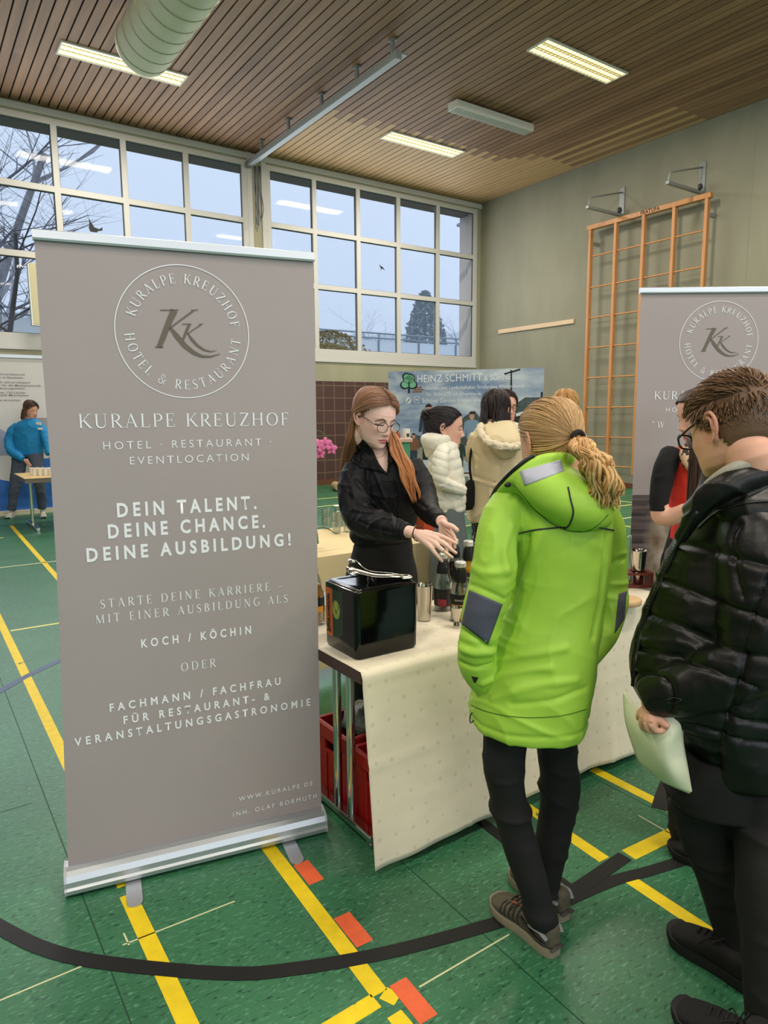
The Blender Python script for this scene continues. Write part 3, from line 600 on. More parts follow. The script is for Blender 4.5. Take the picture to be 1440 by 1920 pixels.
lf = lambda y, z, o=.0008: bkp(-o, y, z)                           # left face
def patchq(name, q, mat, par, o=.0006):
    return MB().add([lf(y, z, o) for y, z in q]+[lf(y, z, -.0006) for y, z in q], [tuple(range(len(q))), tuple(reversed(range(len(q), 2*len(q))))]+[(i, len(q)+i, len(q)+(i+1) % len(q), (i+1) % len(q)) for i in range(len(q))]).build(name, mat, par)
patchq('label', [(.195, .045), (.21, .05), (.21, BH-.02), (.165, BH-.02), (.165, .045)], M_org, bk, .0008); lab = patchq('label', [(.164, .045), (.164, BH-.02), (.09, BH-.02), (.09, .075), (.105, .062), (.130, .052)], M_grnl, bk)
mb = MB(); mb.add([lf(y, z, .0012) for y, z in arc(.137, .152, .027, .034, 0, 360, 32)[:-1]], [tuple(range(32))]); em = mb.build('emblem', M_lime, lab)
mb = MB(); tfl = lambda p: lf(p.x, p.y, .0016)
stroke(mb, arc(.137, .152, .023, .029, 0, 360, 30), .0016, tfl)
for s in (-1, 1):                                                   # a small antlered head in line work
    stroke(mb, [(.137+s*.004, .148), (.137+s*.012, .158), (.137+s*.014, .170)], .0022, tfl); stroke(mb, [(.137+s*.010, .156), (.137+s*.017, .160)], .0018, tfl); stroke(mb, [(.137+s*.012, .163), (.137+s*.018, .168)], .0016, tfl)
stroke(mb, [(.130, .149), (.137, .134), (.144, .149), (.130, .149)], .003, tfl); mb.build('emblem_drawing', M_grnl, em)
sans('lettering', 'J\u00e4germeister', .026, .150, lambda p: lf(.175+.0+(.026-p.y)*.0+(p.y*-1+.026)*1.0, .055+p.x, .0014), M('label_black', (26, 20, 18), .5), bk, .03, .95)
# ice tongs lying over the lid
M_tong = M('polished_tongs_steel', (200, 196, 188), .18, metal=1.)
tz = BH+.030
mb = MB(); hp = bkp(bw*.80, bd*.20, BH+.022)
def tong_arm(pts, w, t): 
    return [Vector(p) for p in pts]
for k, (ex, ey, ez) in enumerate(((.085, .175, .062), (.045, .120, .040))):
    P = [bkp(bw*.86, bd*.16, BH+.022), bkp(bw*.70, bd*(.30-.10*k), BH+.026+.006*(1-k)), bkp(bw*.47, bd*(.50-.16*k), BH+.030+.010*(1-k)), bkp(ex+.03, ey+.005, BH+ez+.004), bkp(ex, ey+.012, BH+ez+.002)]
    Q = smooth_path(P, 16); ws = np.interp(np.linspace(0, 1, 16), [0, .5, .72, .82, .93, 1], [.0085, .010, .012, .025, .026, .010])
    mb.tube(Q, list(ws), 12, flat=.26, up=(0, .3, 1) if k == 0 else (.2, -.6, .8))
P = [bkp(bw*.86, bd*.16, BH+.022)+ux*(.0)]
Q = smooth_path([bkp(bw*.80, bd*.24, BH+.027), bkp(bw*.905, bd*.15, BH+.024), bkp(bw*.915, bd*.09, BH+.019), bkp(bw*.80, bd*.13, BH+.018)], 14); mb.tube(Q, .0078, 10, flat=.25)
o = mb.build('ice_tongs', M_tong, smooth=True); tag(o, 'polished steel ice tongs lying on the black bucket lid', 'tongs')
# ------------------------------------------------------------------ bar tools and bottles
def cup(px, py, h, r0, r1, label, loc=None, name='shaker_cup', cat='shaker'):
    p = Vector(loc) if loc is not None else table_at(px, py)+HF*r0*.9
    prof = [(r0-.004, 0), (r0, .004), (r0+(r1-r0)*.5, h*.5), (r1, h-.004), (r1+.0015, h-.001), (r1-.0005, h), (r1-.003, h-.004), (r0-.003, .012), (0, .010)]
    o = MB().lathe(prof, 40, p).build(name, M_stl, auto=40); return tag(o, label, cat), p
cup(796, 1166, .150, .027, .036, 'tall steel shaker cup standing right beside the black ice bucket')
p = table_at(857, 1179)+HF*.015
o = MB().lathe([(.016, 0), (.0165, .002), (.0135, .016), (.0095, .0275), (.0095, .031), (.0125, .038), (.0185, .066), (.0235, .082), (.024, .0835), (.0228, .083), (.009, .040), (0, .038)], 32, p).build('jigger', M_stl, auto=40); tag(o, 'small double-ended steel jigger in front of the bottles', 'jigger')
def clear_mat(name, tint, rough=.03):
    m = bpy.data.materials.new(name); m.use_nodes = True; nt = m.node_tree; L = nt.links.new; nt.nodes.remove(nt.nodes['Principled BSDF']); o = nt.nodes['Material Output']
    tr = nn(nt, 'ShaderNodeBsdfTransparent'); tr.inputs[0].default_value = (*tint, 1); g = nn(nt, 'ShaderNodeBsdfGlossy'); g.inputs['Roughness'].default_value = rough
    lw = nn(nt, 'ShaderNodeLayerWeight'); lw.inputs[0].default_value = .35; mr = nn(nt, 'ShaderNodeMapRange'); mr.inputs['To Min'].default_value = .05; mr.inputs['To Max'].default_value = .75
    L(lw.outputs['Facing'], mr.inputs[0]); mx = nn(nt, 'ShaderNodeMixShader'); L(mr.outputs[0], mx.inputs[0]); L(tr.outputs[0], mx.inputs[1]); L(g.outputs[0], mx.inputs[2]); L(mx.outputs[0], o.inputs[0]); return m
M_glass = clear_mat('clear_glass', (.93, .96, .95)); M_juice = M('orange_juice', (226, 150, 22), .25, var=(20, .1)); M_grape = M('dark_red_juice', (58, 14, 20), .2); M_pale = M('cloudy_pale_drink', (196, 200, 176), .25)
M_labk = M('black_bottle_label', (24, 23, 24), .4); M_cap = M('white_metal_cap', (214, 214, 210), .3, metal=.4); M_labo = M('orange_fruit_print', (226, 150, 40), .45); M_labr = M('berry_print', (150, 44, 60), .45)
def bottle(p, h, r, label, fill, mats, lab=(.12, .5), band=True, cap=True, name='juice_bottle', fruit=None, txt=None, neck=.5):
    p = Vector(p); rt = thing(name, label, 'bottle', p); z = lambda a: a*h
    prof = [(r*.86, 0), (r, z(.02)), (r, z(.50)), (r*.97, z(.545)), (r*.80, z(.60)), (r*.70, z(.64)), (r*.72, z(.70)), (r*.66, z(.78)), (r*neck, z(.90)), (r*neck, z(.935))]
    MB().lathe(prof+[(r*(neck-.05), z(.935)), (r*(neck-.03), z(.90)), (r*.94, z(.5)), (r*.94, z(.03)), (0, z(.025))], 28, p).build('glass_body', M_glass, rt, auto=35)
    fz = 0; pr = [(0, z(.027))]
    lv = fill[0]; pts = [(r*.93, z(.03))]+[(q*.93, zz) for q, zz in prof[2:] if zz < z(lv)]
    rl = np.interp(z(lv), [zz for _, zz in prof], [q for q, _ in prof])*.93
    MB().lathe([(0, z(.027))]+pts+[(rl, z(lv)), (0, z(lv)+.0003)], 28, p).build('drink', fill[1], rt, auto=35)
    if cap: MB().lathe([(r*neck+.002, z(.915)), (r*neck+.003, z(.925)), (r*neck+.003, z(.985)), (r*neck, z(1)), (0, z(1))], 28, p).build('cap', mats[2] if len(mats) > 2 else M_cap, rt, auto=35)
    face = math.atan2(-p.y, -p.x)
    def wrapq(z0, z1, a0, a1, ro, mat, par, nm, n=18):
        mb = MB(); vs = []
        for zz in (z0, z1):
            rr = np.interp(z(zz), [q for _, q in prof], [q for q, _ in prof])+ro
            for i in range(n+1):
                a = face+math.radians(a0+(a1-a0)*i/n); vs.append(p+Vector((rr*math.cos(a), rr*math.sin(a), z(zz))))
        mb.add(vs, [(i, i+1, n+2+i, n+1+i) for i in range(n)]); return mb.build(nm, mat, par, smooth=True)
    lb = wrapq(lab[0], lab[1], -100, 100, .0008, M_labk, rt, 'label')
    if fruit: wrapq(lab[0]+.005, lab[0]+(lab[1]-lab[0])*.42, fruit[1], fruit[2], .0012, fruit[0], lb, 'fruit_print')
    if band: 
        mb = MB(); vs = []; n = 24
        for zz in (.66, .72, .80, .87):
            rr = np.interp(z(zz), [q for _, q in prof], [q for q, _ in prof])+.0008
            for i in range(n): a = 2*math.pi*i/n; vs.append(p+Vector((rr*math.cos(a), rr*math.sin(a), z(zz))))
        mb.add(vs, [(k*n+i, k*n+(i+1) % n, (k+1)*n+(i+1) % n, (k+1)*n+i) for k in range(3) for i in range(n)]); mb.build('neck_label', M_labk, rt, smooth=True)
    if txt:
        for (s, zz, ch, wd, mt) in txt:
            ro = r+.0016
            sans('lettering', s, ch, wd, lambda q: p+Vector((ro*math.cos(face+(q.x-wd/2)/ro), ro*math.sin(face+(q.x-wd/2)/ro), z(zz)+q.y)), mt, lb, .01, 1.1)
    return rt
M_ltx = M('pale_label_text', (214, 206, 190), .5)
pb = table_at(864, 1166)+HF*.03
bottle(pb, .245, .040, 'clear glass maracuja juice bottle with black label behind the jigger', (.16, M_juice), (0, 0), lab=(.17, .47), fruit=(M_labo, -60, 60), txt=[('MARACUJA', .36, .0075, .046, M_ltx), ('Rabenhorst', .42, .006, .03, M_labo)][:1], neck=.52)
bottle(table_at(832, 1147)+HF*.03, .250, .039, 'nearly empty dark red juice bottle right of the steel shaker cup', (.17, M_grape), (0, 0), lab=(.10, .40), fruit=(M_labr, -35, 20), neck=.40)
bottle(table_at(879, 1122)+HF*.03, .265, .040, 'full orange juice bottle touching the green jacket sleeve', (.66, M_juice), (0, 0), lab=(.20, .46), neck=.50, txt=[('ORANGE', .36, .008, .04, M_ltx)])
bottle(table_at(853, 1112)+HF*.03, .255, .038, 'dark bottle with white cap just behind the fingertips', (.60, M_grape), (0, 0), lab=(.15, .45), neck=.40)
bottle(table_at(590, 1172)+HF*.03, .235, .038, 'amber bottle half hidden by the tall left banner', (.70, M('amber_syrup', (190, 120, 24), .2)), (0, 0), lab=(.22, .48), band=False, neck=.36, fruit=(M_labo, -40, 60))
o = MB().add([floor_at(*q, ZT_+.0022) for q in ((592, 1142), (605, 1138), (640, 1122), (634, 1106), (600, 1112), (596, 1114))], [(0, 1, 2, 3, 4, 5)]).build('blue_sheet', M('pale_blue_paper', (150, 190, 204), .6)); s = o.modifiers.new('t', 'SOLIDIFY'); s.thickness = .001; s.offset = 1; tag(o, 'pale blue sheet lying behind the black ice bucket', 'paper')
# right end: red-brown bar rack with two shaker cups, spoon, and a round wooden board
M_rack = M('red_brown_wood', (112, 46, 32), .35, var=(6, .2), stretch=(1, 6, 6)); M_wood = M('pale_beech', (206, 170, 124), .5, var=(6, .12), stretch=(1, 8, 8))
rp = table_at(1202, 1103)+HF*.05
rk = thing('bar_tool_rack', 'red-brown wooden rack with two shelves holding shaker cups at the table right end', 'rack', rp, -PSI)
def rkp(x, y, z): return rp+HR*x+HF*y+Vector((0, 0, z))
mr_ = Matrix(((HR.x, HF.x, 0, rp.x), (HR.y, HF.y, 0, rp.y), (0, 0, 1, rp.z), (0, 0, 0, 1)))
MB().box((-.10, -.045, 0), (.06, .045, .012), mat=mr_).build('base_board', M_rack, rk, bevel=.002); MB().box((-.10, -.045, .062), (.06, -.040, .074), mat=mr_).box((-.10, .040, .062), (.06, .045, .074), mat=mr_).box((-.10, -.040, .062), (-.034, .040, .074), mat=mr_).box((.034, -.040, .062), (.06, .040, .074), mat=mr_).build('upper_shelf', M_rack, rk)
for x in (-.098, .050): MB().box((x, -.044, .012), (x+.010, .044, .062), mat=mr_).build('side_panel', M_rack, rk)
cup(0, 0, .165, .025, .039, 'large steel shaker cup set in the red-brown rack', loc=rkp(0, 0, .0125))
Q = smooth_path([rkp(-.044, -.01, .016), rkp(-.0415, -.01, .14), rkp(-.0415, -.01, .235), rkp(-.049, -.01, .25), rkp(-.060, -.01, .243)], 20); o = MB().tube(Q, .0032, 8).build('bar_spoon', M_stl, smooth=True); tag(o, 'thin hooked steel bar spoon standing in the red-brown rack', 'spoon')
bp_ = table_at(1172, 1133)+HF*.02
o = MB().lathe([(.075, 0), (.077, .004), (.077, .018), (.074, .022), (0, .022)], 40, bp_).build('round_board', M_wood, auto=40); tag(o, 'round pale wooden board beside the green jacket elbow', 'board')
# ------------------------------------------------------------------ second table behind the counter
BX0, BX1, BY0, BY1 = 1.05, 2.735, 3.41, 4.25
t = thing('back_table', 'cloth-covered table behind the black-bloused woman, stacked glasses on it', 'table', ((BX0+BX1)/2, (BY0+BY1)/2, 0))
MB().box((BX0+.01, BY0+.01, .70), (BX1-.01, BY1-.01, .73)).build('tabletop', M_edge, t)
for x in (BX0+.1, BX1-.1):
    for y in (BY0+.1, BY1-.1): MB().tube([(x, y, 0), (x, y, .7)], .015, 10).build('leg', M_chr, t, auto=40)
mb = MB(); mb.box((BX0, BY0, .731), (BX1, BY1, .735)); mb.box((BX0, BY0-.004, .06), (BX1, BY0, .735)).box((BX1, BY0, .06), (BX1+.004, BY1, .735)).box((BX0-.004, BY0, .06), (BX0, BY1, .735))
o = mb.build('tablecloth', M('cream_plain_cloth', (226, 204, 156), .8, var=(3, .06), bump=(8, .15)), bevel=.002); tag(o, 'cream cloth boxed round the back table under the glasses', 'tablecloth')
M_tumb = clear_mat('tumbler_glass', (.86, .90, .90), .05)
def tumbler(p, label):
    o = MB().lathe([(.024, 0), (.026, .003), (.028, .03), (.033, .085), (.0335, .0855), (.031, .084), (.026, .03), (.023, .010), (0, .009)], 24, p).build('drinking_glass', M_tumb, auto=40); return tag(o, label, 'glass', 'stacked tumblers on the back table')
for i, (px, py, nm) in enumerate(((611, 992, 'rear left'), (631, 1001, 'front left'), (634, 988, 'rear right, topped with a pale saucer'), (651, 998, 'front right'))):
    b0 = floor_at(px, py, .736)+HF*.02; tumbler(b0, 'clear tumbler at the bottom of the %s stack' % nm); tumbler(b0+Vector((0, 0, .062)), 'clear tumbler at the top of the %s stack' % nm)
    if i == 2:
        o = MB().lathe([(.030, 0), (.034, .004), (.033, .007), (0, .007)], 24, b0+Vector((0, 0, .149))).build('saucer', M('white_china', (236, 236, 232), .25), auto=40); tag(o, 'small white saucer on top of the rear right glass stack', 'saucer')
# orchid
op = at(575, 905, 4.0); op = Vector((op.x, op.y, .736)); og = thing('orchid', 'pink orchid blooming beside the edge of the left banner', 'plant', op)
MB().lathe([(.045, 0), (.06, .12), (.056, .12), (.05, .11), (0, .11)], 24, op).build('pot', M('white_pot', (226, 226, 222), .3), og, auto=40)
M_pet = M('orchid_pink', (226, 120, 168), .5, var=(40, .12)); M_stem = M('orchid_stem', (70, 96, 50), .5); M_lip = M('orchid_lip', (168, 30, 96), .5)
tip = at(618, 832, 4.0); P = [op+Vector((0, 0, .10)), op+Vector((.01, 0, .28)), at(590, 815, 4.0), tip+Vector((0, 0, .02))]
MB().tube(smooth_path(P, 24), .003, 6).build('stem', M_stem, og, smooth=True)
for k in range(4):
    a = k*1.5; mb = MB(); pts = [op+Vector((0, 0, .11)), op+Vector((.09*math.cos(a), .09*math.sin(a), .15)), op+Vector((.2*math.cos(a), .2*math.sin(a), .09))]
    mb.tube(smooth_path(pts, 10), list(np.interp(np.linspace(0, 1, 10), [0, .5, 1], [.012, .03, .004])), 8, flat=.15).build('leaf', M_stem, og, smooth=True)
for (px, py, s) in ((596, 838, 1.), (610, 833, 1.1), (622, 842, .9), (600, 851, .85), (588, 830, 1.)):
    c = at(px, py, 3.97+random.uniform(-.02, .02)); mb = MB()
    for k in range(5):
        a = math.radians(90+72*k+random.uniform(-8, 8)); d = HR*math.cos(a)+Vector((0, 0, math.sin(a))); tw = (HR*-math.sin(a)+Vector((0, 0, math.cos(a))))
        rot = Matrix((d, tw, -HF)).transposed(); mb.ball(c+d*.018*s, (.021*s, (.017 if k in (1, 4) else .012)*s, .003), 10, rot=rot)
    f = mb.build('bloom', M_pet, og, smooth=True); MB().ball(c-HF*.006, (.006, .006, .006), 8).build('lip', M_lip, f, smooth=True)
# ------------------------------------------------------------------ tapes on the floor
M_tape = M('black_cloth_tape', (17, 16, 16), .6, bump=(200, .1))
def tape(name, label, pts, w, n=40, z=.002, ends=None):
    P = smooth_path([floor_at(*p) for p in pts] if len(pts[0]) == 2 else pts, n); vs = []; k = len(P)
    for i in range(k):
        t = Vector(P[min(i+1, k-1)])-Vector(P[max(i-1, 0)]); t.z = 0; t.normalize(); r = Vector((-t.y, t.x, 0))*w/2; p = Vector(P[i]); p.z = 0
        vs += [p+r+Vector((0, 0, z)), p-r+Vector((0, 0, z)), p-r+Vector((0, 0, .0002)), p+r+Vector((0, 0, .0002))]
    fs = [(4*i+a, 4*i+4+a, 4*i+4+b_, 4*i+b_) for i in range(k-1) for a, b_ in ((0, 1), (1, 2), (2, 3), (3, 0))]+[(0, 1, 2, 3), (4*k-1, 4*k-2, 4*k-3, 4*k-4)]
    return tag(MB().add(vs, fs).build(name, M_tape), label, 'tape')
tape('floor_tape', 'long curved black tape sweeping across the floor in front of the left banner', [(-150, 1650), (5, 1742), (100, 1785), (215, 1808), (430, 1826), (560, 1816), (700, 1792), (830, 1760), (960, 1722)], .048)
tape('floor_tape', 'short black tape end pointing at the cracked yellow line behind the green jacket shoes', [(1010, 1712), (1090, 1662), (1172, 1606)], .052, z=.0024)
tape('floor_tape', 'black tape strip leading from the taped crossing to the man in black', [(1060, 1690), (1150, 1652), (1230, 1630), (1330, 1598)], .046, z=.0019)
tape('floor_tape', 'black tape strip running out from under the tablecloth behind the trouser legs', [(870, 1515), (960, 1585), (1075, 1672)], .045, z=.0016)
tape('floor_tape', 'short black tape piece by the knee of the man in black', [(1240, 1518), (1252, 1480), (1275, 1430)], .075, z=.0018)
M_tblue = M('faded_blue_tape', (88, 104, 134), .6)
o = tape('floor_tape', 'faded blue-grey curved line tape left of the tall banner', [(-60, 1330), (0, 1296), (60, 1263), (125, 1233)], .05, z=.0014); o.data.materials[0] = M_tblue
# ------------------------------------------------------------------ ceiling fittings
M_lam = M('white_lamp_metal', (222, 220, 208), .4); M_refl = M('mirror_louvre', (232, 224, 190), .2, metal=.8)
M_tubeL = bpy.data.materials.new('fluorescent_tube'); M_tubeL.use_nodes = True
b = M_tubeL.node_tree.nodes['Principled BSDF']; b.inputs['Emission Color'].default_value = (1, .87, .50, 1); b.inputs['Emission Strength'].default_value = 1.45
def luminaire(x, y, label):
    r = thing('ceiling_lamp', label, 'lamp', (x, y, CEIL-.03)); w, d = 1.76, .40; z = CEIL-.012
    mb = MB(); t_ = .02
    mb.box((x-w/2, y-d/2, z-.012), (x+w/2, y-d/2+t_, CEIL)).box((x-w/2, y+d/2-t_, z-.012), (x+w/2, y+d/2, CEIL)).box((x-w/2, y-d/2+t_, z-.012), (x-w/2+t_, y+d/2-t_, CEIL)).box((x+w/2-t_, y-d/2+t_, z-.012), (x+w/2, y+d/2-t_, CEIL)).build('frame', M_lam, r)
    mb = MB()
    for i in range(1, 3): yy = y-d/2+d*i/3; mb.box((x-w/2+t_, yy-.008, z-.012), (x+w/2-t_, yy+.008, z+.006))
    for i in range(1, 22): xx = x-w/2+w*i/22; mb.box((xx-.004, y-d/2+t_, z-.010), (xx+.004, y+d/2-t_, z+.006))
    mb.build('louvre', M_refl, r)
    for i in range(3): yy = y-d/2+d*(i+.5)/3; MB().box((x-w/2+t_, yy-.05, CEIL-.002), (x+w/2-t_, yy+.05, CEIL-.0005)).build('tube_light', M_tubeL, r)
luminaire(3.11, 11.02, 'lit recessed ceiling lamp beside the fabric duct end'); luminaire(8.56, 7.28, 'lit recessed ceiling lamp nearest the viewer on the right'); luminaire(8.60, 11.0, 'lit recessed ceiling lamp where the pale boards begin')
r = thing('surface_lamp', 'unlit white box lamp hanging under the brown ceiling boards', 'lamp', (8.7, 9.25, CEIL-.2))
MB().box((7.82, 9.13, CEIL-.15), (9.60, 9.36, CEIL-.03)).build('housing', M_lam, r, bevel=.006)
mb = MB()
for i in range(31): mb.box((7.86+i*.0565, 9.15, CEIL-.162), (7.872+i*.0565, 9.34, CEIL-.151))
mb.build('louvre', M('grey_louvre', (150, 148, 138), .4), r); MB().box((8.1, 9.2, CEIL-.03), (8.15, 9.3, CEIL)).box((9.25, 9.2, CEIL-.03), (9.3, 9.3, CEIL)).build('bracket', M_lam, r)
M_duct = M('cream_duct_fabric', (206, 204, 170), .6, var=(3, .06)); 
r = thing('fabric_duct', 'cream round ventilation duct hanging at the top left of the ceiling', 'duct', (2.93, 9.0, 6.2)); mb = MB(); prof = []
dy1 = 9.55; zc = 6.17; dR = .345; rings = []
for yy in [dy1, dy1-.005, dy1-.02, dy1-.05]+[dy1-.1-i*.1 for i in range(70)]:
    rr = dR*(.90 if yy == dy1 else .955 if yy > dy1-.006 else .985 if yy > dy1-.03 else 1)*(1+(.004 if int(round(yy*10)) % 3 == 0 else 0))
    rings.append([Vector((2.93+rr*math.cos(2*math.pi*j/40), yy, zc+rr*math.sin(2*math.pi*j/40))) for j in range(40)])
MB().rings(rings).build('duct_tube', M_duct, r, smooth=False, auto=50)
for k in range(24):
    yy = dy1-.12-k*.28; MB().tube([(2.93+(dR+.003)*math.cos(a), yy+.04*math.sin(a), zc+(dR+.003)*math.sin(a)) for a in np.linspace(0, 2*math.pi, 33)], .004, 5).build('stitched_hoop', M('duct_seam', (176, 174, 146), .7), r)
M_rail = M('grey_rail_metal', (140, 146, 146), .4, metal=.3); M_iron = M('dark_iron', (74, 78, 82), .5, metal=.4)
r = thing('curtain_rail', 'grey suspended curtain track running along the ceiling to the window pillar', 'rail', (5.98, 10.6, 6.3))
MB().box((5.90, 8.15, 6.29), (6.0, 13.15, 6.39)).box((6.0, 8.15, 6.37), (6.10, 13.15, 6.39)).build('track', M_rail, r, bevel=.004)
for y in (8.3, 9.2, 10.25, 11.4, 12.5): MB().box((5.93, y-.03, 6.39), (5.97, y+.03, CEIL)).box((5.91, y-.05, CEIL-.03), (5.99, y+.05, CEIL-.005)).build('hanger', M_rail, r)
mb = MB()
for k in range(9):
    x = 6.03+.03*(k % 5); y = 13.03-.035*(k//3); z1 = 5.0+.4*random.random()
    mb.tube(smooth_path([(x, y, 6.3), (x+random.uniform(-.04, .04), y, 5.9), (x+random.uniform(-.05, .05), y-.02, z1+.2), (x, y, z1)], 10), .008, 5)
o = mb.build('rope_bundle', M_iron); tag(o, 'bundle of dark ropes hanging from the curtain track at the pillar', 'rope')
# ------------------------------------------------------------------ wall bars on the right wall
M_pine = M('orange_pine', (192, 134, 82), .4, var=(4, .16), stretch=(6, 6, .6)); M_galv = M('grey_painted_steel', (142, 146, 142), .45, metal=.2)
lx = 11.86; r = thing('climbing_frame', 'tall orange wooden climbing frame on brackets along the right wall', 'wall bars', (lx, 8.4, .3))
ys = [9.645, 9.03, 8.405, 7.775, 7.155]
for y in (ys[0], ys[-1]):
    for z in (.7, 4.95): MB().box((lx+.045, y-.02, z-.03), (XR-.001, y+.02, z+.03)).build('wall_tie', M('grey_tie', (142, 146, 142), .45, metal=.2), r)
for y in ys: MB().box((lx-.045, y-.03, .30), (lx+.045, y+.03, 5.22)).build('upright', M_pine, r, bevel=.006)
MB().box((lx-.05, 7.08, 5.205), (lx+.05, 9.72, 5.295)).build('top_beam', M_pine, r, bevel=.006)
for z in (.447, 1.034, 1.64, 2.25, 2.862, 3.467, 4.073, 4.688): MB().tube([(lx, 7.155, z-.005), (lx, 9.645, z-.005)], .016, 10).build('rung', M_pine, r, auto=40)
MB().box((lx-.07, 9.2, .34), (lx+.07, 9.75, .39)).build('foot_board', M('pale_pine_board', (206, 172, 116), .5), r, bevel=.004)
sans('lettering', 'FRATUFA', .072, .40, lambda p: Vector((lx-.0512, 8.46-p.x, 5.222+p.y)), M('burnt_black_print', (40, 28, 20), .6), r, .03, 1.15)
for (y, lab) in ((9.10, 'grey steel wall bracket above the left part of the climbing frame'), (7.42, 'grey steel wall bracket above the right end of the climbing frame')):
    br = thing('wall_bracket', lab, 'bracket', (XR, y, 5.45))
    MB().box((XR-.02, y-.06, 5.30), (XR-.001, y+.06, 5.92)).build('wall_plate', M_galv, br, bevel=.003)
    MB().bar((XR-.02, y, 5.40), (XR-1.05, y+.0, 5.40), .07, .05, mi=0).build('arm', M_galv, br, bevel=.004)
    MB().tube([(XR-.02, y, 5.83), (XR-.90, y, 5.60), (XR-.98, y, 5.56), (XR-1.02, y, 5.42)], .014, 8).build('tie_rod', M_galv, br, smooth=True)
    MB().lathe([(.05, -.02), (.055, 0), (.05, .02)], 20, (XR-.14, y-.05, 5.47), axis=Matrix.Rotation(math.pi/2, 3, 'X')).build('pulley', M_iron, br, auto=40)
o = MB().box((XR-.035, 10.20, 3.435), (XR-.001, 12.5, 3.53)).build('wall_batten', M('raw_pine_batten', (214, 184, 150), .6, var=(4, .1), stretch=(3, .4, 3)), bevel=.004); tag(o, 'pale wooden batten fixed to the concrete wall left of the climbing frame', 'batten')
o = MB().box((1.93, 12.9, 3.05), (2.35, 13.16, 4.03)).build('wall_box', M('cream_box', (216, 208, 170), .6), bevel=.008); tag(o, 'cream box hanging at the window behind the left banner edge', 'box')
# bird stickers on the panes
def bird(name, px, py, s, label, pts):
    c = onplane(px, py, (0, 1, 0), (0, YB+.03, 0)); vs = [c+Vector((a*s, 0, b_*s)) for a, b_ in pts]; n = len(vs)
    vs2 = [v+Vector((0, .003, 0)) for v in vs]
    o = MB().add(vs+vs2, [tuple(range(n)), tuple(reversed(range(n, 2*n)))]+[(i, (i+1) % n, n+(i+1) % n, n+i) for i in range(n)]).build(name, M_dk); return tag(o, label, 'sticker')
bird('bird_sticker', 716, 502, .17, 'black flying bird sticker on the right window', [(-.45, .38), (-.1, .16), (.12, .1), (.3, -.05), (.5, -.3), (.2, -.14), (.02, -.06), (-.14, -.36), (-.16, -.02), (-.3, .12)])
bird('bird_sticker', 178, 432, .26, 'black bird sticker on the left window above the banner rail', [(-.35, .75), (-.18, .45), (-.02, .2), (.28, .12), (.5, .28), (.48, .05), (.2, -.02), (.12, -.12), (-.3, -.12), (-.38, .1), (-.33, .4)])
# ------------------------------------------------------------------ landscaping firm's booth at the back right
hl = at(728, 697, 10.0); hr = at(1020, 688, 9.35); hr.z = hl.z
HB = Frame(hl, hr); HT = hl.z; hw = HB.w
pics = [M('booth_sky_print', (122, 140, 168), .6), M('print_dark_green', (38, 58, 54), .6), M('print_navy', (46, 58, 78), .6), M('print_skin', (196, 150, 126), .6), M('print_hair', (38, 32, 34), .6), M('print_shirt_blue', (126, 150, 176), .6), M('print_brown', (130, 86, 60), .6), M('print_treeline', (72, 84, 86), .6, var=(30, .5)), M('print_white', (214, 220, 226), .6), M('print_tree_green', (120, 184, 148), .6), M('print_black', (26, 40, 44), .6), M('print_path', (150, 148, 134), .6, var=(10, .2))]
sky = pics[0]
if sky.node_tree.nodes.get('cloud') is None:
    nt = sky.node_tree; L = nt.links.new; tc = nn(nt, 'ShaderNodeTexCoord'); mp = nn(nt, 'ShaderNodeMapping'); mp.inputs['Scale'].default_value = (1, 1, 2.6); n = nn(nt, 'ShaderNodeTexNoise'); n.name = 'cloud'; n.inputs['Scale'].default_value = 1.7; n.inputs['Detail'].default_value = 6; n.inputs['Distortion'].default_value = .4
    cr = nn(nt, 'ShaderNodeValToRGB'); e = cr.color_ramp.elements; e[0].position = .36; e[0].color = (*srgb((116, 138, 172)), 1); e[1].position = .66; e[1].color = (*srgb((206, 212, 220)), 1)
    L(tc.outputs['Object'], mp.inputs[0]); L(mp.outputs[0], n.inputs[0]); L(n.outputs[0], cr.inputs[0]); L(cr.outputs[0], nt.nodes['Principled BSDF'].inputs['Base Color'])
r = thing('exhibition_wall', 'wide printed fabric wall of a landscaping firm with sky and workers', 'banner', HB.P(hw/2, 0), math.atan2(HB.u.y, HB.u.x))
ZB = .72
mb = MB(); mb.add([HB.P(u, v, o) for o in (0, -.06) for u, v in ((0, ZB), (hw, ZB), (hw, HT), (0, HT))], [(0, 1, 2, 3), (7, 6, 5, 4), (0, 4, 5, 1), (1, 5, 6, 2), (2, 6, 7, 3), (3, 7, 4, 0)]); sheet = mb.build('printed_fabric', sky, r)
hz = lambda px, py: HB.uv(px, py)
def prn(mi, pts, o=.003, par=None):
    P = [hz(*p) for p in pts]; n = len(P); me = MB().add([HB.P(p.x, p.y, o) for p in P], [tuple(range(n))]); PR.setdefault(mi, []).append((me.v, o))
PR = {}
prn(7, [(728, 850), (760, 822), (780, 815), (800, 822), (840, 815), (872, 780), (890, 770), (905, 790), (930, 800), (960, 762), (985, 745), (1020, 745), (1020, 862), (728, 862)], .003)
prn(11, [(728, 862), (728, 845), (800, 838), (900, 835), (1020, 838), (1020, 862)], .0035)
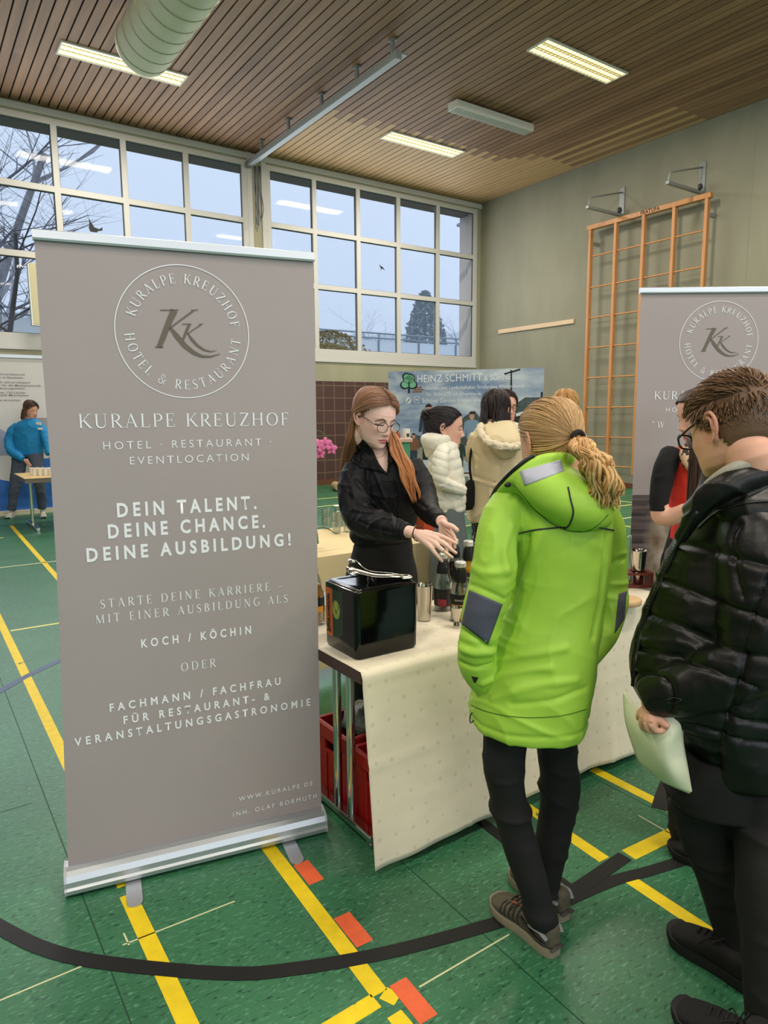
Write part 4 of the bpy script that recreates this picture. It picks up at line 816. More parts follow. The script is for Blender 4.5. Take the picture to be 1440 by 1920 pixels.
def printed_person(cx, top, h, shirt, legs, o=.0045):
    s = h/100
    prn(legs, [(cx-11*s, top+52*s), (cx+11*s, top+52*s), (cx+10*s, top+100*s), (cx+1*s, top+100*s), (cx, top+66*s), (cx-2*s, top+100*s), (cx-11*s, top+100*s)], o)
    prn(shirt, [(cx-8*s, top+17*s), (cx+8*s, top+17*s), (cx+15*s, top+22*s), (cx+18*s, top+50*s), (cx+13*s, top+50*s), (cx+10*s, top+34*s), (cx+11*s, top+54*s), (cx-11*s, top+54*s), (cx-10*s, top+34*s), (cx-13*s, top+50*s), (cx-18*s, top+50*s), (cx-15*s, top+22*s)], o+.0005)
    prn(3, [(cx+5*s*math.cos(a), top+10*s+7.5*s*math.sin(a)) for a in np.linspace(0, 2*math.pi, 14)[:-1]]+[], o+.001)
    prn(4, [(cx+6*s*math.cos(a), top+6*s+6*s*math.sin(a)) for a in np.linspace(math.pi, 2*math.pi, 9)], o+.0015)
printed_person(804, 757, 105, 2, 10); printed_person(851, 768, 95, 1, 10); printed_person(885, 771, 95, 5, 6); printed_person(861, 821, 70, 1, 1, .007); printed_person(776, 812, 60, 6, 2, .006); printed_person(905, 800, 70, 10, 10, .006)
prn(8, [(858, 800), (860, 800), (860, 850), (858, 850)], .006); prn(10, [(957, 694), (960, 694), (961, 800), (957, 800)], .005); prn(10, [(945, 700), (975, 691), (976, 694), (946, 703)], .005)
prn(10, [(1014, 735), (1018, 735), (1018, 780), (1014, 780)], .005); prn(8, [(965, 776), (1012, 762), (1012, 768), (965, 782)], .005); prn(10, [(965, 782), (1012, 768), (1012, 800), (965, 805)], .0045)
# firm's logo: a round-crowned tree beside a low wall of stones
for (cx, cy, q) in ((767, 712, 11), (759, 722, 9), (774, 722, 9), (762, 706, 8), (770, 708, 8)):
    prn(10, [(cx+q*math.cos(a), cy+q*.9*math.sin(a)) for a in np.linspace(0, 2*math.pi, 18)[:-1]], .004)
for (cx, cy, q) in ((767, 712, 9), (760, 721, 7), (773, 721, 7), (763, 707, 6), (770, 709, 6.5)):
    prn(9, [(cx+q*math.cos(a), cy+q*.9*math.sin(a)) for a in np.linspace(0, 2*math.pi, 18)[:-1]], .0046)
prn(10, [(766, 715), (768, 715), (769, 737), (765, 737)], .0052)
for k in range(3):
    for i in range(3-k//2): prn(6, [(774+k*3+i*6, 736-k*4), (779+k*3+i*6, 736-k*4), (779+k*3+i*6, 733-k*4), (774+k*3+i*6, 733-k*4)], .004)
prn(8, [(766+5*math.cos(a), 751+6*math.sin(a)) for a in np.linspace(0, 2*math.pi, 18)[:-1]], .004); prn(2, [(763, 754), (768, 747), (769, 748), (764, 755)], .005)
for q in ([(777, 743), (786, 743), (786, 744), (777, 744)], [(777, 755), (786, 755), (786, 756), (777, 756)], [(777, 743), (778, 743), (778, 756), (777, 756)], [(785, 743), (786, 743), (786, 756), (785, 756)], [(779, 746), (783, 749), (783, 752), (781, 751)]): prn(8, q, .004)
for mi, lst in PR.items():
    mb = MB()
    for vs, _ in lst: mb.add(vs, [tuple(range(len(vs)))])
    mb.build('printed_motif', pics[mi], sheet)
def hline(txt, pl, pr, cap, bold=0):
    a = hz(*pl); b_ = hz(*pr); sans('lettering', txt, cap, b_.x-a.x, lambda p: HB.P(a.x+p.x, a.y+p.y+(b_.y-a.y)*p.x/(b_.x-a.x), .006), M_let, sheet, bold, 1.05)
hline('HEINZ SCHMITT', (783, 717), (904, 714), .105); hline('& S\u00d6HNE', (908, 714), (958, 711), .08)
hline('Garten- und Landschaftsbau Stra\u00dfenbau Winterdienst', (799, 731), (982, 727), .052); hline('Tel.: 06254-2172   info@hsgalabau.de   www.hsgalabau.de', (799, 742), (960, 740), .045); hline('Sch\u00f6ne G\u00e4rten tragen einen Namen', (792, 755), (945, 754), .062)
for k, (u0, u1) in enumerate(((.02, .9), (1.0, hw-.02))): pass
for u in (.03, .42, 1.25, hw-.03): MB().tube([HB.P(u, 0, -.03), HB.P(u, ZB, -.03)], .018, 8).build('frame_leg', M_lam, r)
# posters hung below, green counter with small things on it, garden tools
def poster(pl, pr, zb, zt, cols, label):
    a = hz(*pl); b_ = hz(*pr); q = thing('poster_board', label, 'poster', HB.P((a.x+b_.x)/2, zb, .05), math.atan2(HB.u.y, HB.u.x))
    mb = MB(); mb.add([HB.P(u, v, o) for o in (.045, .03) for u, v in ((a.x, zb), (b_.x, zb), (b_.x, zt), (a.x, zt))], [(0, 1, 2, 3), (7, 6, 5, 4), (0, 4, 5, 1), (1, 5, 6, 2), (2, 6, 7, 3), (3, 7, 4, 0)]); bo = mb.build('board', M_lam, q)
    n = len(cols)
    for i, c in enumerate(cols):
        u0 = a.x+.03+(b_.x-a.x-.06)*i/n; u1 = a.x+(b_.x-a.x-.03)*(i+1)/n-.01
        MB().add([HB.P(u, v, .047) for u, v in ((u0, zb+.03), (u1, zb+.03), (u1, zt-.03), (u0, zt-.03))], [(0, 1, 2, 3)]).build('garden_photo', c, bo)
Mg1 = M('garden_photo_green', (96, 104, 70), .6, var=(9, .6)); Mg2 = M('garden_photo_grey', (128, 136, 144), .6, var=(8, .5))
poster((779, 862), (803, 862), .12, .70, [Mg1, Mg1], 'white-framed board of garden photos between the black blouse and the white jacket'); poster((862, 862), (905, 862), .12, .70, [Mg2, Mg1], 'white-framed board of garden photos between the white jacket and the beige coat')
gc = at(742, 870, 8.4); gr = thing('green_counter', 'small green counter with pale top beside the black-bloused woman', 'counter', (gc.x, gc.y, 0), -PSI)
cm = Matrix(((HR.x, HF.x, 0, gc.x), (HR.y, HF.y, 0, gc.y), (0, 0, 1, 0), (0, 0, 0, 1))); M_cg = M('mint_green_panel', (74, 150, 112), .5)
gz = at(750, 822, 8.4).z
MB().box((-.24, -.15, 0), (.17, .2, gz-.04), mat=cm).build('front_panel', M_cg, gr, bevel=.004); MB().box((-.26, -.18, gz-.04), (.20, .22, gz), mat=cm).build('counter_top', M('counter_top_rose', (204, 170, 150), .4), gr, bevel=.004)
p = at(762, 820, 8.4); p.z = gz+.001
q = thing('coffee_tin', 'white box with a dark printed drink standing on the green counter', 'box', p); MB().box((-.035, -.03, 0), (.035, .03, .115), mat=Matrix.Translation(p)).build('carton', M_lam, q, bevel=.003); MB().box((-.022, -.0312, .015), (.022, -.0302, .06), mat=Matrix.Translation(p)).build('print', M('print_coffee', (70, 66, 40), .5), q)
p = at(746, 821, 8.4); p.z = gz+.001; o = MB().lathe([(.03, 0), (.032, .005), (.03, .05), (.012, .08), (.012, .095), (0, .095)], 20, p).build('thermos', M('orange_brown_jug', (150, 72, 40), .35), auto=40); tag(o, 'orange-brown jug on the green counter behind the red hair', 'jug')
p = at(799, 925, 8.3); p.z = 0; q = thing('leaf_blower', 'orange and black garden machine on the floor beside the white jacket', 'machine', p)
MB().box((-.10, -.09, .10), (.10, .09, .32), mat=Matrix.Translation(p)).build('motor', M('machine_orange', (198, 72, 44), .4), q, bevel=.02); MB().lathe([(.08, .0), (.09, .02), (.09, .09), (.07, .10)], 20, p).build('base', M_dk, q, auto=40); MB().tube(smooth_path([p+Vector((.0, 0, .32)), p+HR*.06+Vector((0, 0, .45)), p+HR*.14+Vector((0, 0, .30)), p+HR*.17+Vector((0, 0, .02))], 16), .014, 8).build('hose', M_dk, q, smooth=True)
# wooden mallet against the tiled wall
p = floor_at(632, 920); q = thing('mallet', 'wooden mallet with pale round head leaning by the tiled wall', 'mallet', p)
MB().lathe([(.085, -.16), (.09, -.15), (.09, .15), (.085, .16)], 20, p+Vector((0, 0, .09)), axis=(Matrix.Rotation(-PSI+.35, 3, 'Z') @ Matrix.Rotation(math.pi/2, 3, 'X'))).build('head', M('pale_mallet_wood', (186, 160, 116), .6), q, auto=40)
hp_ = at(652, 838, (p.dot(HF))+.25); MB().tube([p+Vector((0, 0, .12))+HR*.04, hp_], .03, 10).build('handle', M('dark_handle_wood', (140, 100, 60), .55), q, smooth=True)
# ------------------------------------------------------------------ left booth: printed wall, small table, paper cups
r = thing('exhibition_wall', 'white exhibition wall with lines of grey text and blue printed foot at far left', 'banner', (1.0, 12.3, 0))
M_pw = M('white_print_wall', (214, 210, 210), .55); M_bl = M('blue_print', (44, 104, 186), .5, var=(5, .35)); M_gy = M('grey_text_print', (128, 126, 132), .6)
MB().box((-1.6, 12.28, .06), (2.05, 12.34, 2.45)).build('panel', M_pw, r); MB().box((-1.6, 12.26, 2.45), (2.05, 12.36, 2.50)).build('top_rail', M_alu, r); MB().box((-1.6, 12.2, 0), (2.1, 12.38, .07)).build('base_rail', M('cream_base_rail', (226, 214, 186), .5), r)
pw = lambda x, z, o=0: Vector((x, 12.278-o, z))
def flat(name, pts, mat, o=.001, par=r): return MB().add([pw(x, z, o) for x, z in pts], [tuple(range(len(pts)))]).build(name, mat, par)
flat('blue_foot_print', [(-1.6, .07)]+[(x, .62+.12*math.sin(3*x)) for x in np.linspace(-1.6, 2.05, 24)][::1]+[(2.05, .07)], M_bl)
flat('arc_print', arc(.75, .95, .75, .55, 0, 180, 20), M('arc_grey_blue', (150, 160, 190), .5, var=(3, .2)), .0012); flat('dark_machine_print', [(.5, .62), (1.18, .66), (1.22, .98), (.6, 1.02)], M('machine_print_dark', (78, 80, 88), .5, var=(9, .5)), .0015)
flat('grey_field_print', [(1.55, .95), (2.05, .95), (2.05, 1.52), (1.6, 1.52)], M('grey_field', (160, 158, 164), .5), .0012)
flat('blue_dot_print', arc(1.36, 1.16, .05, .05, 0, 360, 16)[:-1], M('navy_dot', (42, 74, 140), .5), .0016); flat('blue_hex_print', arc(1.9, .7, .2, .2, 0, 360, 6)[:-1], M_bl, .0016)
for (s, py, x1) in (('Als deutsches, international', 704, 46), ('Unternehmen in Bensheim.', 710, 45), ('Gruppe entwickelt und produziert', 719, 57), ('und Komponenten f\u00fcr die Medizintechnik,', 725, 78), ('Nahrungserg\u00e4nzungsmittel.', 730, 48), ('Produkte in \u00fcber 150 L\u00e4nder', 738, 49), ('tragen mehr als 600 Mitarbeiter', 743, 55), ('', 0, 0), ('Gemeinsam Ziele erreichen', 752, 38)):
    if not s: continue
    a = onplane(x1, py, (0, 1, 0), (0, 12.278, 0)); wd = len(s)*.0265
    sans('lettering', s, .030, wd, lambda p: Vector((a.x-wd+p.x, 12.2765, a.z+p.y)), M_gy, r, .012, 1.0)
tz_ = .735; b_ = onplane(45, 897, (0, 0, 1), (0, 0, tz_)); a = b_+Vector((0, 1.0, 0))
t = thing('small_table', 'light wooden table on chrome legs in front of the blue jacket woman', 'table', (b_.x+.5, b_.y+.3, 0))
MB().box((b_.x, b_.y, tz_-.012), (b_.x+1.2, a.y+.0, tz_)).build('tabletop', M('light_maple_top', (222, 190, 134), .4), t, bevel=.003); MB().box((b_.x+.01, b_.y+.01, tz_-.07), (b_.x+1.19, a.y-.01, tz_-.012)).build('apron', M('grey_brown_apron', (112, 100, 92), .5), t)
for x in (b_.x+.13, b_.x+1.05):
    ym = (b_.y+a.y)/2; MB().tube([(x, ym, .05), (x, ym, tz_-.07)], .024, 12).build('leg', M_chr, t, auto=40); MB().box((x-.025, b_.y+.05, 0), (x+.025, a.y-.05, .05)).build('foot_bar', M_chr, t, bevel=.008)
    MB().tube([(x, ym, .55), (x+.25, ym, tz_-.07)], .008, 6).build('brace', M_chr, t)
M_cup = M('white_paper_cup', (236, 232, 224), .5)
for i in range(9):
    px = 60+i*5.2; c = floor_at(px, 892 if i % 2 else 890.5, tz_+.001)
    if c.x > b_.x+1.15: break
    o = MB().lathe([(.022, 0), (.024, .002), (.031, .10), (.0325, .103), (.029, .101), (.021, .006), (0, .005)], 16, c).build('paper_cup', M_cup, auto=40)
    tag(o, 'small white paper cup in the row on the small wooden table', 'cup', 'white paper cups on the small table')
# ------------------------------------------------------------------ outside: hedge bank, railing, trees
M_bark = M('pale_bark', (150, 148, 150), .9, var=(6, .2)); M_bark2 = M('dark_bark', (98, 96, 104), .9); M_con2 = M('dark_conifer', (84, 108, 110), .95, var=(2, .4)); M_hedge = M('dry_hedge', (150, 140, 100), .95, var=(6, .5)); M_far2 = M('far_wood', (150, 166, 182), 1., var=(1.5, .2)); M_railo = M('galvanised_rail', (150, 160, 168), .5, metal=.3)  # bark, conifer and far wood paled, distance haze partly put into their colours
def tree(name, label, base, h, spread, levels, mat, seed, trunk=.16, lean=(0, 0), first=.35):
    R_ = random.Random(seed); mb = MB()
    def grow(p, d, L_, rad, lv):
        n = 5 if lv < 2 else 3; pts = [p]; q = p.copy(); dd = d.copy()
        for i in range(n):
            dd = (dd+Vector((R_.uniform(-.16, .16), R_.uniform(-.16, .16), R_.uniform(-.05, .12)))).normalized(); q = q+dd*L_/n; pts.append(q.copy())
        mb.tube(pts, [rad*(1-.55*i/n) for i in range(n+1)], 6 if lv < 2 else 4 if lv < 3 else 3)
        if lv >= levels: return
        k = (6, 6, 5, 5, 4)[lv]
        for j in range(k):
            t = first+(1-first)*(j+R_.random()*.8)/k if lv == 0 else .25+.75*(j+R_.random())/k
            i = min(int(t*n), n-1); s = pts[i]+(pts[i+1]-pts[i])*(t*n-i); a = R_.uniform(0, 2*math.pi); o = Vector((math.cos(a), math.sin(a), R_.uniform(-.1, .55)))*spread
            nd = (dd*.55+o).normalized(); grow(s, nd, L_*R_.uniform(.45, .68), rad*(.62-.4*t), lv+1)
    grow(Vector(base), Vector((lean[0], lean[1], 1)).normalized(), h, trunk, 0)
    return tag(mb.build(name, mat, smooth=False), label, 'tree')
tree('bare_tree', 'large bare branching tree outside the left window', (2.0, 19.5, 0), 6.6, 1.05, 4, M_bark2, 4, .17, (.05, .05), .22)
tree('bare_tree', 'pale bare birch outside at the far left window edge', (1.75, 24.5, 0), 9.5, .8, 3, M_bark, 9, .2, (.08, 0), .3)
def g0(px, D): q = at(px, 800, D); return Vector((q.x, q.y, 1.3))
tree('bare_tree', 'bare rounded tree in the haze seen through the left pane of the right window', g0(640, 42), 3.6, .9, 3, M_bark, 21, .12, (0, 0), .2)
def g0(px, D): q = at(px, 800, D); return Vector((q.x, q.y, 0))
tree('bare_tree', 'tall bare tree in the haze left of the dark conifer', g0(722, 40), 4.6, .8, 3, M_bark, 31, .14, (0, 0), .35); tree('bare_tree', 'slim bare tree at the right edge of the right window', g0(858, 33), 4.0, .7, 3, M_bark, 41, .12, (0, 0), .3)
def leafy(name, label, c, rx, rz, n, mat, seed, cone=False):
    R_ = random.Random(seed); mb = MB(); c = Vector(c)
    for i in range(n):
        t = R_.random()**.8; a = R_.uniform(0, 2*math.pi)
        if cone: rr = rx*(1-t**1.6)**.6*R_.uniform(.5, 1); p = c+Vector((rr*math.cos(a), rr*math.sin(a), rz*t))
        else: u = R_.uniform(-.1, 1); rr = rx*math.sqrt(max(0, 1-u*u))*R_.uniform(.6, 1); p = c+Vector((rr*math.cos(a), rr*math.sin(a), rz*u))
        s = R_.uniform(.05, .11)*rx*(.26 if not cone else .9); nrm = Vector((R_.uniform(-1, 1), R_.uniform(-1, 1), R_.uniform(-.6, 1))).normalized(); x = nrm.orthogonal().normalized(); y = nrm.cross(x)
        mb.add([p+x*s, p+y*s*.5, p-x*s, p-y*s*.5], [(0, 1, 2, 3)])
    return mb
tree('bare_tree', 'bushy bare tree in the haze just right of the round one', g0(684, 44), 3.9, 1.0, 3, M_bark, 51, .12, (0, 0), .2); tree('bare_tree', 'bare tree close beside the left flank of the dark conifer', g0(752, 43), 4.2, .9, 3, M_bark, 61, .12, (0, 0), .25)
mb = leafy('c', '', g0(797, 46)+Vector((0, 0, 1.0)), 2.15, 8.3, 4200, M_con2, 5, True); mb.tube([g0(797, 46), g0(797, 46)+Vector((0, 0, 8))], [.25, .05], 8)
tag(mb.build('conifer', M_con2), 'broad dark conifer seen through the right window', 'tree')
hc = at(618, 700, 19.0); hc.z = 0
mb = leafy('h', '', Vector((hc.x, hc.y, 1.0)), 1.9, 2.75, 9000, M_hedge, 8); mb.ball((hc.x, hc.y, 1.0), (1.6, 1.6, 2.45), 20)
tag(mb.build('hedge', M_hedge), 'rounded dry hedge outside the lower left corner of the right window', 'hedge', kind=None)
mb = MB(); R_ = random.Random(3)
for i in range(90):
    x = -60+i*1.9; y = 95+R_.uniform(-6, 6); mb.ball((x, y, 7+R_.uniform(0, 1.6)), (R_.uniform(4, 8), 2, R_.uniform(5.5, 7)), 14)
tag(mb.build('far_woodland', M_far2, smooth=True), 'hazy far line of woods along the horizon outside', 'woods', kind='stuff')
rl = thing('railing', 'grey metal railing outside along the pale court', 'railing', (14, 21.9, 3.2))
for z in (4.34, 4.52): MB().tube([(-6, 21.9, z+.0), (50, 21.9, z)], .03, 8).build('handrail', M_railo, rl)
for i in range(24): MB().tube([(-4+i*1.9, 21.9, 3.2), (-4+i*1.9, 21.9, 4.52)], .03, 6).build('post', M_railo, rl)
MB().box((-6, 21.93, 3.2), (50, 21.95, 4.26)).build('frosted_panel', M('frosted_rail_panel', (226, 234, 244), .6), rl)
lp = at(872, 424, 30); q = thing('street_lamp', 'grey street lamp head outside the top right pane', 'lamp', (lp.x+.9, lp.y, 0)); MB().tube([(lp.x+.9, lp.y, 0), (lp.x+.9, lp.y, lp.z-.2), (lp.x+.5, lp.y, lp.z)], .06, 8).build('pole', M_railo, q); MB().box((lp.x-.35, lp.y-.15, lp.z-.05), (lp.x+.55, lp.y+.15, lp.z+.08)).build('lamp_head', M_railo, q, bevel=.03)

hz_m = bpy.data.materials.new('winter_haze'); hz_m.use_nodes = True; nt = hz_m.node_tree; nt.nodes.remove(nt.nodes['Principled BSDF'])
v = nn(nt, 'ShaderNodeVolumeScatter'); v.inputs['Color'].default_value = (.985, .993, 1, 1); v.inputs['Density'].default_value = .014; nt.links.new(v.outputs[0], nt.nodes['Material Output'].inputs['Volume'])
tag(MB().box((-60, 26, .01), (80, 118, 45)).build('haze', hz_m), 'pale winter haze between the court and the far trees', 'haze', kind='stuff')
# ------------------------------------------------------------------ figure tools
def _hash(i, j, k, s):
    h = (i*374761393+j*668265263+k*2147483647+s*974634599) & 0xffffffff
    h = ((h ^ (h >> 13))*1274126177) & 0xffffffff
    return ((h ^ (h >> 16)) & 0xffff)/32767.5-1
def vnoise(P, s=0):
    P = np.asarray(P, float); I = np.floor(P).astype(np.int64); f = P-I; f = f*f*(3-2*f); r = 0
    for a in (0, 1):
        for b_ in (0, 1):
            for c in (0, 1):
                w = (f[:, 0] if a else 1-f[:, 0])*(f[:, 1] if b_ else 1-f[:, 1])*(f[:, 2] if c else 1-f[:, 2])
                r = r+w*_hash(I[:, 0]+a, I[:, 1]+b_, I[:, 2]+c, s)
    return r
def creases(P, sc, seed=0, sharp=3):
    """thin ridges: 0..1"""
    q = np.asarray(P)*np.asarray(sc); q = q+.35*np.stack([vnoise(q*.6, seed+5), vnoise(q*.6, seed+6), vnoise(q*.6, seed+7)], 1)
    return (1-np.abs(vnoise(q, seed)))**sharp
def ring(pl, pr, py, D, b, n=48, p=2.3, tilt=0., lift=0.):
    """one level of a garment: left and right edge as seen from the viewer, depth half-width b in metres"""
    c = at((pl+pr)/2, py, D); a = (pr-pl)/2*D/FPX; out = []
    for i in range(n):
        t = 2*math.pi*i/n; ct, st = math.cos(t), math.sin(t)
        x = a*math.copysign(abs(ct)**(2/p), ct); y = b*math.copysign(abs(st)**(2/p), st)
        out.append(c+HR*x+HF*y+Vector((0, 0, tilt*x+lift*y)))
    return out
def torso(mb, rows, **kw):
    """rows of (left px, right px, y px, D, b)"""
    R_ = smooth_path(rows, len(rows)*4); return mb.rings([ring(*r, **kw) for r in R_])
def limb(mb, pts, n=28, k=None, flat=1.):
    """pts (px, py, D, radius px)"""
    Q = smooth_path(pts, k or len(pts)*6)
    return mb.tube([at(q[0], q[1], q[2]) for q in Q], [q[3]*q[2]/FPX for q in Q], n, flat=flat)
def limbw(mb, pts, n=14, k=None, flat=1., up=None):
    """pts (Vector, radius m)"""
    Q = smooth_path([(*p, r) for p, r in pts], k or len(pts)*5)
    return mb.tube([Vector(q[:3]) for q in Q], [q[3] for q in Q], n, flat=flat, up=up)
def fuse(mb, voxel, sm=4, fac=.5):
    me = mb.mesh('fuse'); o = bpy.data.objects.new('fuse', me); COL.objects.link(o)
    r = o.modifiers.new('r', 'REMESH'); r.mode = 'VOXEL'; r.voxel_size = voxel
    if sm: s = o.modifiers.new('s', 'SMOOTH'); s.factor = fac; s.iterations = sm
    bpy.context.view_layer.update(); out = bpy.data.meshes.new_from_object(o.evaluated_get(bpy.context.evaluated_depsgraph_get()))
    bpy.data.objects.remove(o); bpy.data.meshes.remove(me); return out
def coords(me):
    co = np.empty(len(me.vertices)*3); me.vertices.foreach_get('co', co); return co.reshape(-1, 3)
def normals(me):
    n = np.empty(len(me.vertices)*3); me.vertex_normals.foreach_get('vector', n); return n.reshape(-1, 3)
def displace(me, fn):
    co = coords(me); d = fn(co); me.vertices.foreach_set('co', (co+normals(me)*d[:, None]).ravel()); me.update()
def paint(me, col):
    a = me.attributes.new('Col', 'FLOAT_COLOR', 'POINT'); c = np.ones((len(me.vertices), 4)); c[:, :3] = col; a.data.foreach_set('color', c.ravel())
def smoothed(me): me.polygons.foreach_set('use_smooth', [True]*len(me.polygons)); me.update(); return me
bvh_mid = {}
def bvh_of(*mes):
    V, F = [], []
    for me in mes:
        n = len(V); V += [v.co.copy() for v in me.vertices]; F += [tuple(i+n for i in p.vertices) for p in me.polygons]
    b = BVHTree.FromPolygons(V, F); keep_bvh.append(b); bvh_mid[id(b)] = tuple(sum(V, Vector())/len(V)); return b
keep_bvh = []
def hit(bvh, px, py, off=0.):
    d = ray(px, py).normalized(); r = bvh.ray_cast(CO, d)
    if r[0] is None:
        c = Vector(bvh_mid.get(id(bvh), tuple(CO+d*2.))); r = bvh.find_nearest(CO+d*max(.5, (c-CO).dot(d)))
        n = r[1]; return r[0]+n*off
    n = r[1] if r[1].dot(d) < 0 else -r[1]
    return r[0]+n*off
def decal(name, bvh, q, mat, parent, off=.003, n=(10, 10), thick=.002, bulge=0.):
    """a sewn-on piece lying on the garment: q = its four corners in order"""
    nu, nv = n; vs = []
    for j in range(nv+1):
        for i in range(nu+1):
            u, v = i/nu, j/nv
            x = (1-u)*(1-v)*q[0][0]+u*(1-v)*q[1][0]+u*v*q[2][0]+(1-u)*v*q[3][0]; y = (1-u)*(1-v)*q[0][1]+u*(1-v)*q[1][1]+u*v*q[2][1]+(1-u)*v*q[3][1]
            vs.append(hit(bvh, x, y, off+bulge*math.sin(math.pi*u)*math.sin(math.pi*v)))
    fs = [(j*(nu+1)+i, j*(nu+1)+i+1, (j+1)*(nu+1)+i+1, (j+1)*(nu+1)+i) for j in range(nv) for i in range(nu)]
    # the outward side faces the viewer's side of the garment
    me = bpy.data.meshes.new(name); me.from_pydata(vs, [], fs); me.update()
    if sum(((CO-p.center).dot(p.normal) for p in me.polygons)) < 0: me.flip_normals()
    smoothed(me); o = link(name, me, mat, parent); s = o.modifiers.new('thickness', 'SOLIDIFY'); s.thickness = thick+off; s.offset = -1; return o
def seamline(name, bvh, pts, r, mat, parent, off=.001, k=24):
    P = smooth_path(pts, k); return MB().tube([hit(bvh, *p, off) for p in P], r, 6).build(name, mat, parent, smooth=True)
def frame_of(c, heading, pitch=0., roll=0., s=1.):
    """head frame: x = the person's right, y = where the face points, z = crown; heading clockwise from +Y"""
    f = Vector((math.sin(heading), math.cos(heading), 0)); r = Vector((math.cos(heading), -math.sin(heading), 0)); u = Vector((0, 0, 1))
    f2 = f*math.cos(pitch)-u*math.sin(pitch); u2 = u*math.cos(pitch)+f*math.sin(pitch)
    r3 = r*math.cos(roll)+u2*math.sin(roll); u3 = u2*math.cos(roll)-r*math.sin(roll)
    return Matrix(((r3.x*s, f2.x*s, u3.x*s, c.x), (r3.y*s, f2.y*s, u3.y*s, c.y), (r3.z*s, f2.z*s, u3.z*s, c.z), (0, 0, 0, 1)))
HZ = [-.119, -.115, -.106, -.09, -.07, -.04, -.015, .01, .035, .06, .08, .095, .106, .113, .116]
HWD = [.006, .016, .034, .050, .0595, .067, .0715, .0745, .0755, .073, .066, .055, .041, .024, .006]
HYF = [.052, .066, .078, .084, .086, .0875, .089, .091, .091, .085, .075, .060, .042, .020, -.005]
HYB = [.030, .012, -.008, -.036, -.066, -.090, -.101, -.107, -.109, -.106, -.098, -.085, -.068, -.045, -.02]
def head_grid(slim=1., nose=1., nz=84, na=88):
    zs = np.concatenate([np.linspace(HZ[0], -.03, 42), np.linspace(-.029, HZ[-1], nz-42)]); rings = []
    for z in zs:
        w, yf, yb = (np.interp(z, HZ, t) for t in (HWD, HYF, HYB)); w *= slim; yc, hd = (yf+yb)/2, (yf-yb)/2; R_ = []
        for i in range(na):
            t = 2*math.pi*i/na; c, s = math.cos(t), math.sin(t); p = .86 if s > 0 else 1.
            x = w*math.copysign(abs(c)**p, c); y = yc+hd*math.copysign(abs(s)**.96, s); dy = 0; ax = abs(x)
            if s > .05:
                g = lambda a, sa, b_, sb: math.exp(-((ax-a)/sa)**2-((z-b_)/sb)**2)
                npf = np.interp(z, [-.056, -.050, -.045, -.038, -.030, -.015, 0, .014, .022], [0, .005, .018, .0235, .0205, .0130, .0065, .002, 0])*nose
                nw = np.interp(z, [-.05, -.040, -.028, 0, .02], [.0125, .0125, .0085, .0065, .010])
                dy = npf*math.exp(-(x/nw)**2)+.004*nose*math.exp(-((ax-.0125)/.006)**2-((z+.042)/.007)**2)
                dy += -.0115*g(.031, .0155, .001, .0115)+.0085*g(.032, .0115, -.001, .0075)+.0035*g(.030, .022, .019, .006)+.0055*g(.043, .017, -.03, .017)
                dy += .0052*math.exp(-(x/.0175)**2-((z+.0655)/.0042)**2)+.0065*math.exp(-(x/.0150)**2-((z+.0760)/.0046)**2)-.0036*math.exp(-(x/.023)**2-((z+.0706)/.0019)**2)
                dy += -.0035*math.exp(-(x/.018)**2-((z+.086)/.005)**2)+.0045*math.exp(-(x/.016)**2-((z+.102)/.009)**2)
                dy *= min(1, (s-.05)/.3)
            R_.append(Vector((x, y+dy, z)))
        rings.append(R_)
    return rings
def head_into(mb, Mx, slim=1., nose=1., ears=(1, 1), ear_s=1.):
    rg = head_grid(slim, nose); mb.rings([[Mx @ p for p in r] for r in rg])
    for k, sx in enumerate((1, -1)):
        if not ears[k]: continue
        e = lambda x, y, z: Mx @ Vector((sx*(.0715*slim+x*ear_s), -.012+y*ear_s, -.010+z*ear_s))
        hel = [(-.004, .012, .008), (.004, .010, .022), (.010, -.002, .031), (.014, -.016, .029), (.015, -.025, .014), (.012, -.023, -.004), (.007, -.014, -.018), (.003, -.004, -.026), (-.002, .003, -.026)]
        mb.tube([e(*q) for q in smooth_path(hel, 22)], .0045*ear_s*Mx.to_scale().x, 8)
        mb.tube([e(*q) for q in smooth_path([(-.002, .006, .012), (.004, -.006, .020), (.007, -.012, .010), (.004, -.008, -.006), (.001, -.002, -.018)], 14)], [.004, .008, .011, .011, .011, .010, .010, .010, .010, .009, .008, .008, .007, .006], 8, flat=.45)
    return rg
def head_bvh(Mx, slim=1.):
    m = MB().rings([[p for p in r] for r in head_grid(slim, 0)]); return BVHTree.FromPolygons([Vector(v) for v in m.v], m.f)
HC = Vector((0, -.012, .018))
class Scalp:
    def __init__(s, Mx, slim=1.): s.M = Mx; s.b = head_bvh(Mx, slim)
    def loc(s, d, off=.006):
        d = Vector(d).normalized(); h = s.b.ray_cast(HC, d); p = h[0] if h[0] is not None else HC+d*.1
        return p+d*off
    def w(s, d, off=.006): return s.M @ s.loc(d, off)
def slerp(a, b_, t):
    a = Vector(a).normalized(); b_ = Vector(b_).normalized(); o = math.acos(max(-1, min(1, a.dot(b_))))
    if o < 1e-4: return a
    return (a*math.sin((1-t)*o)+b_*math.sin(t*o))/math.sin(o)
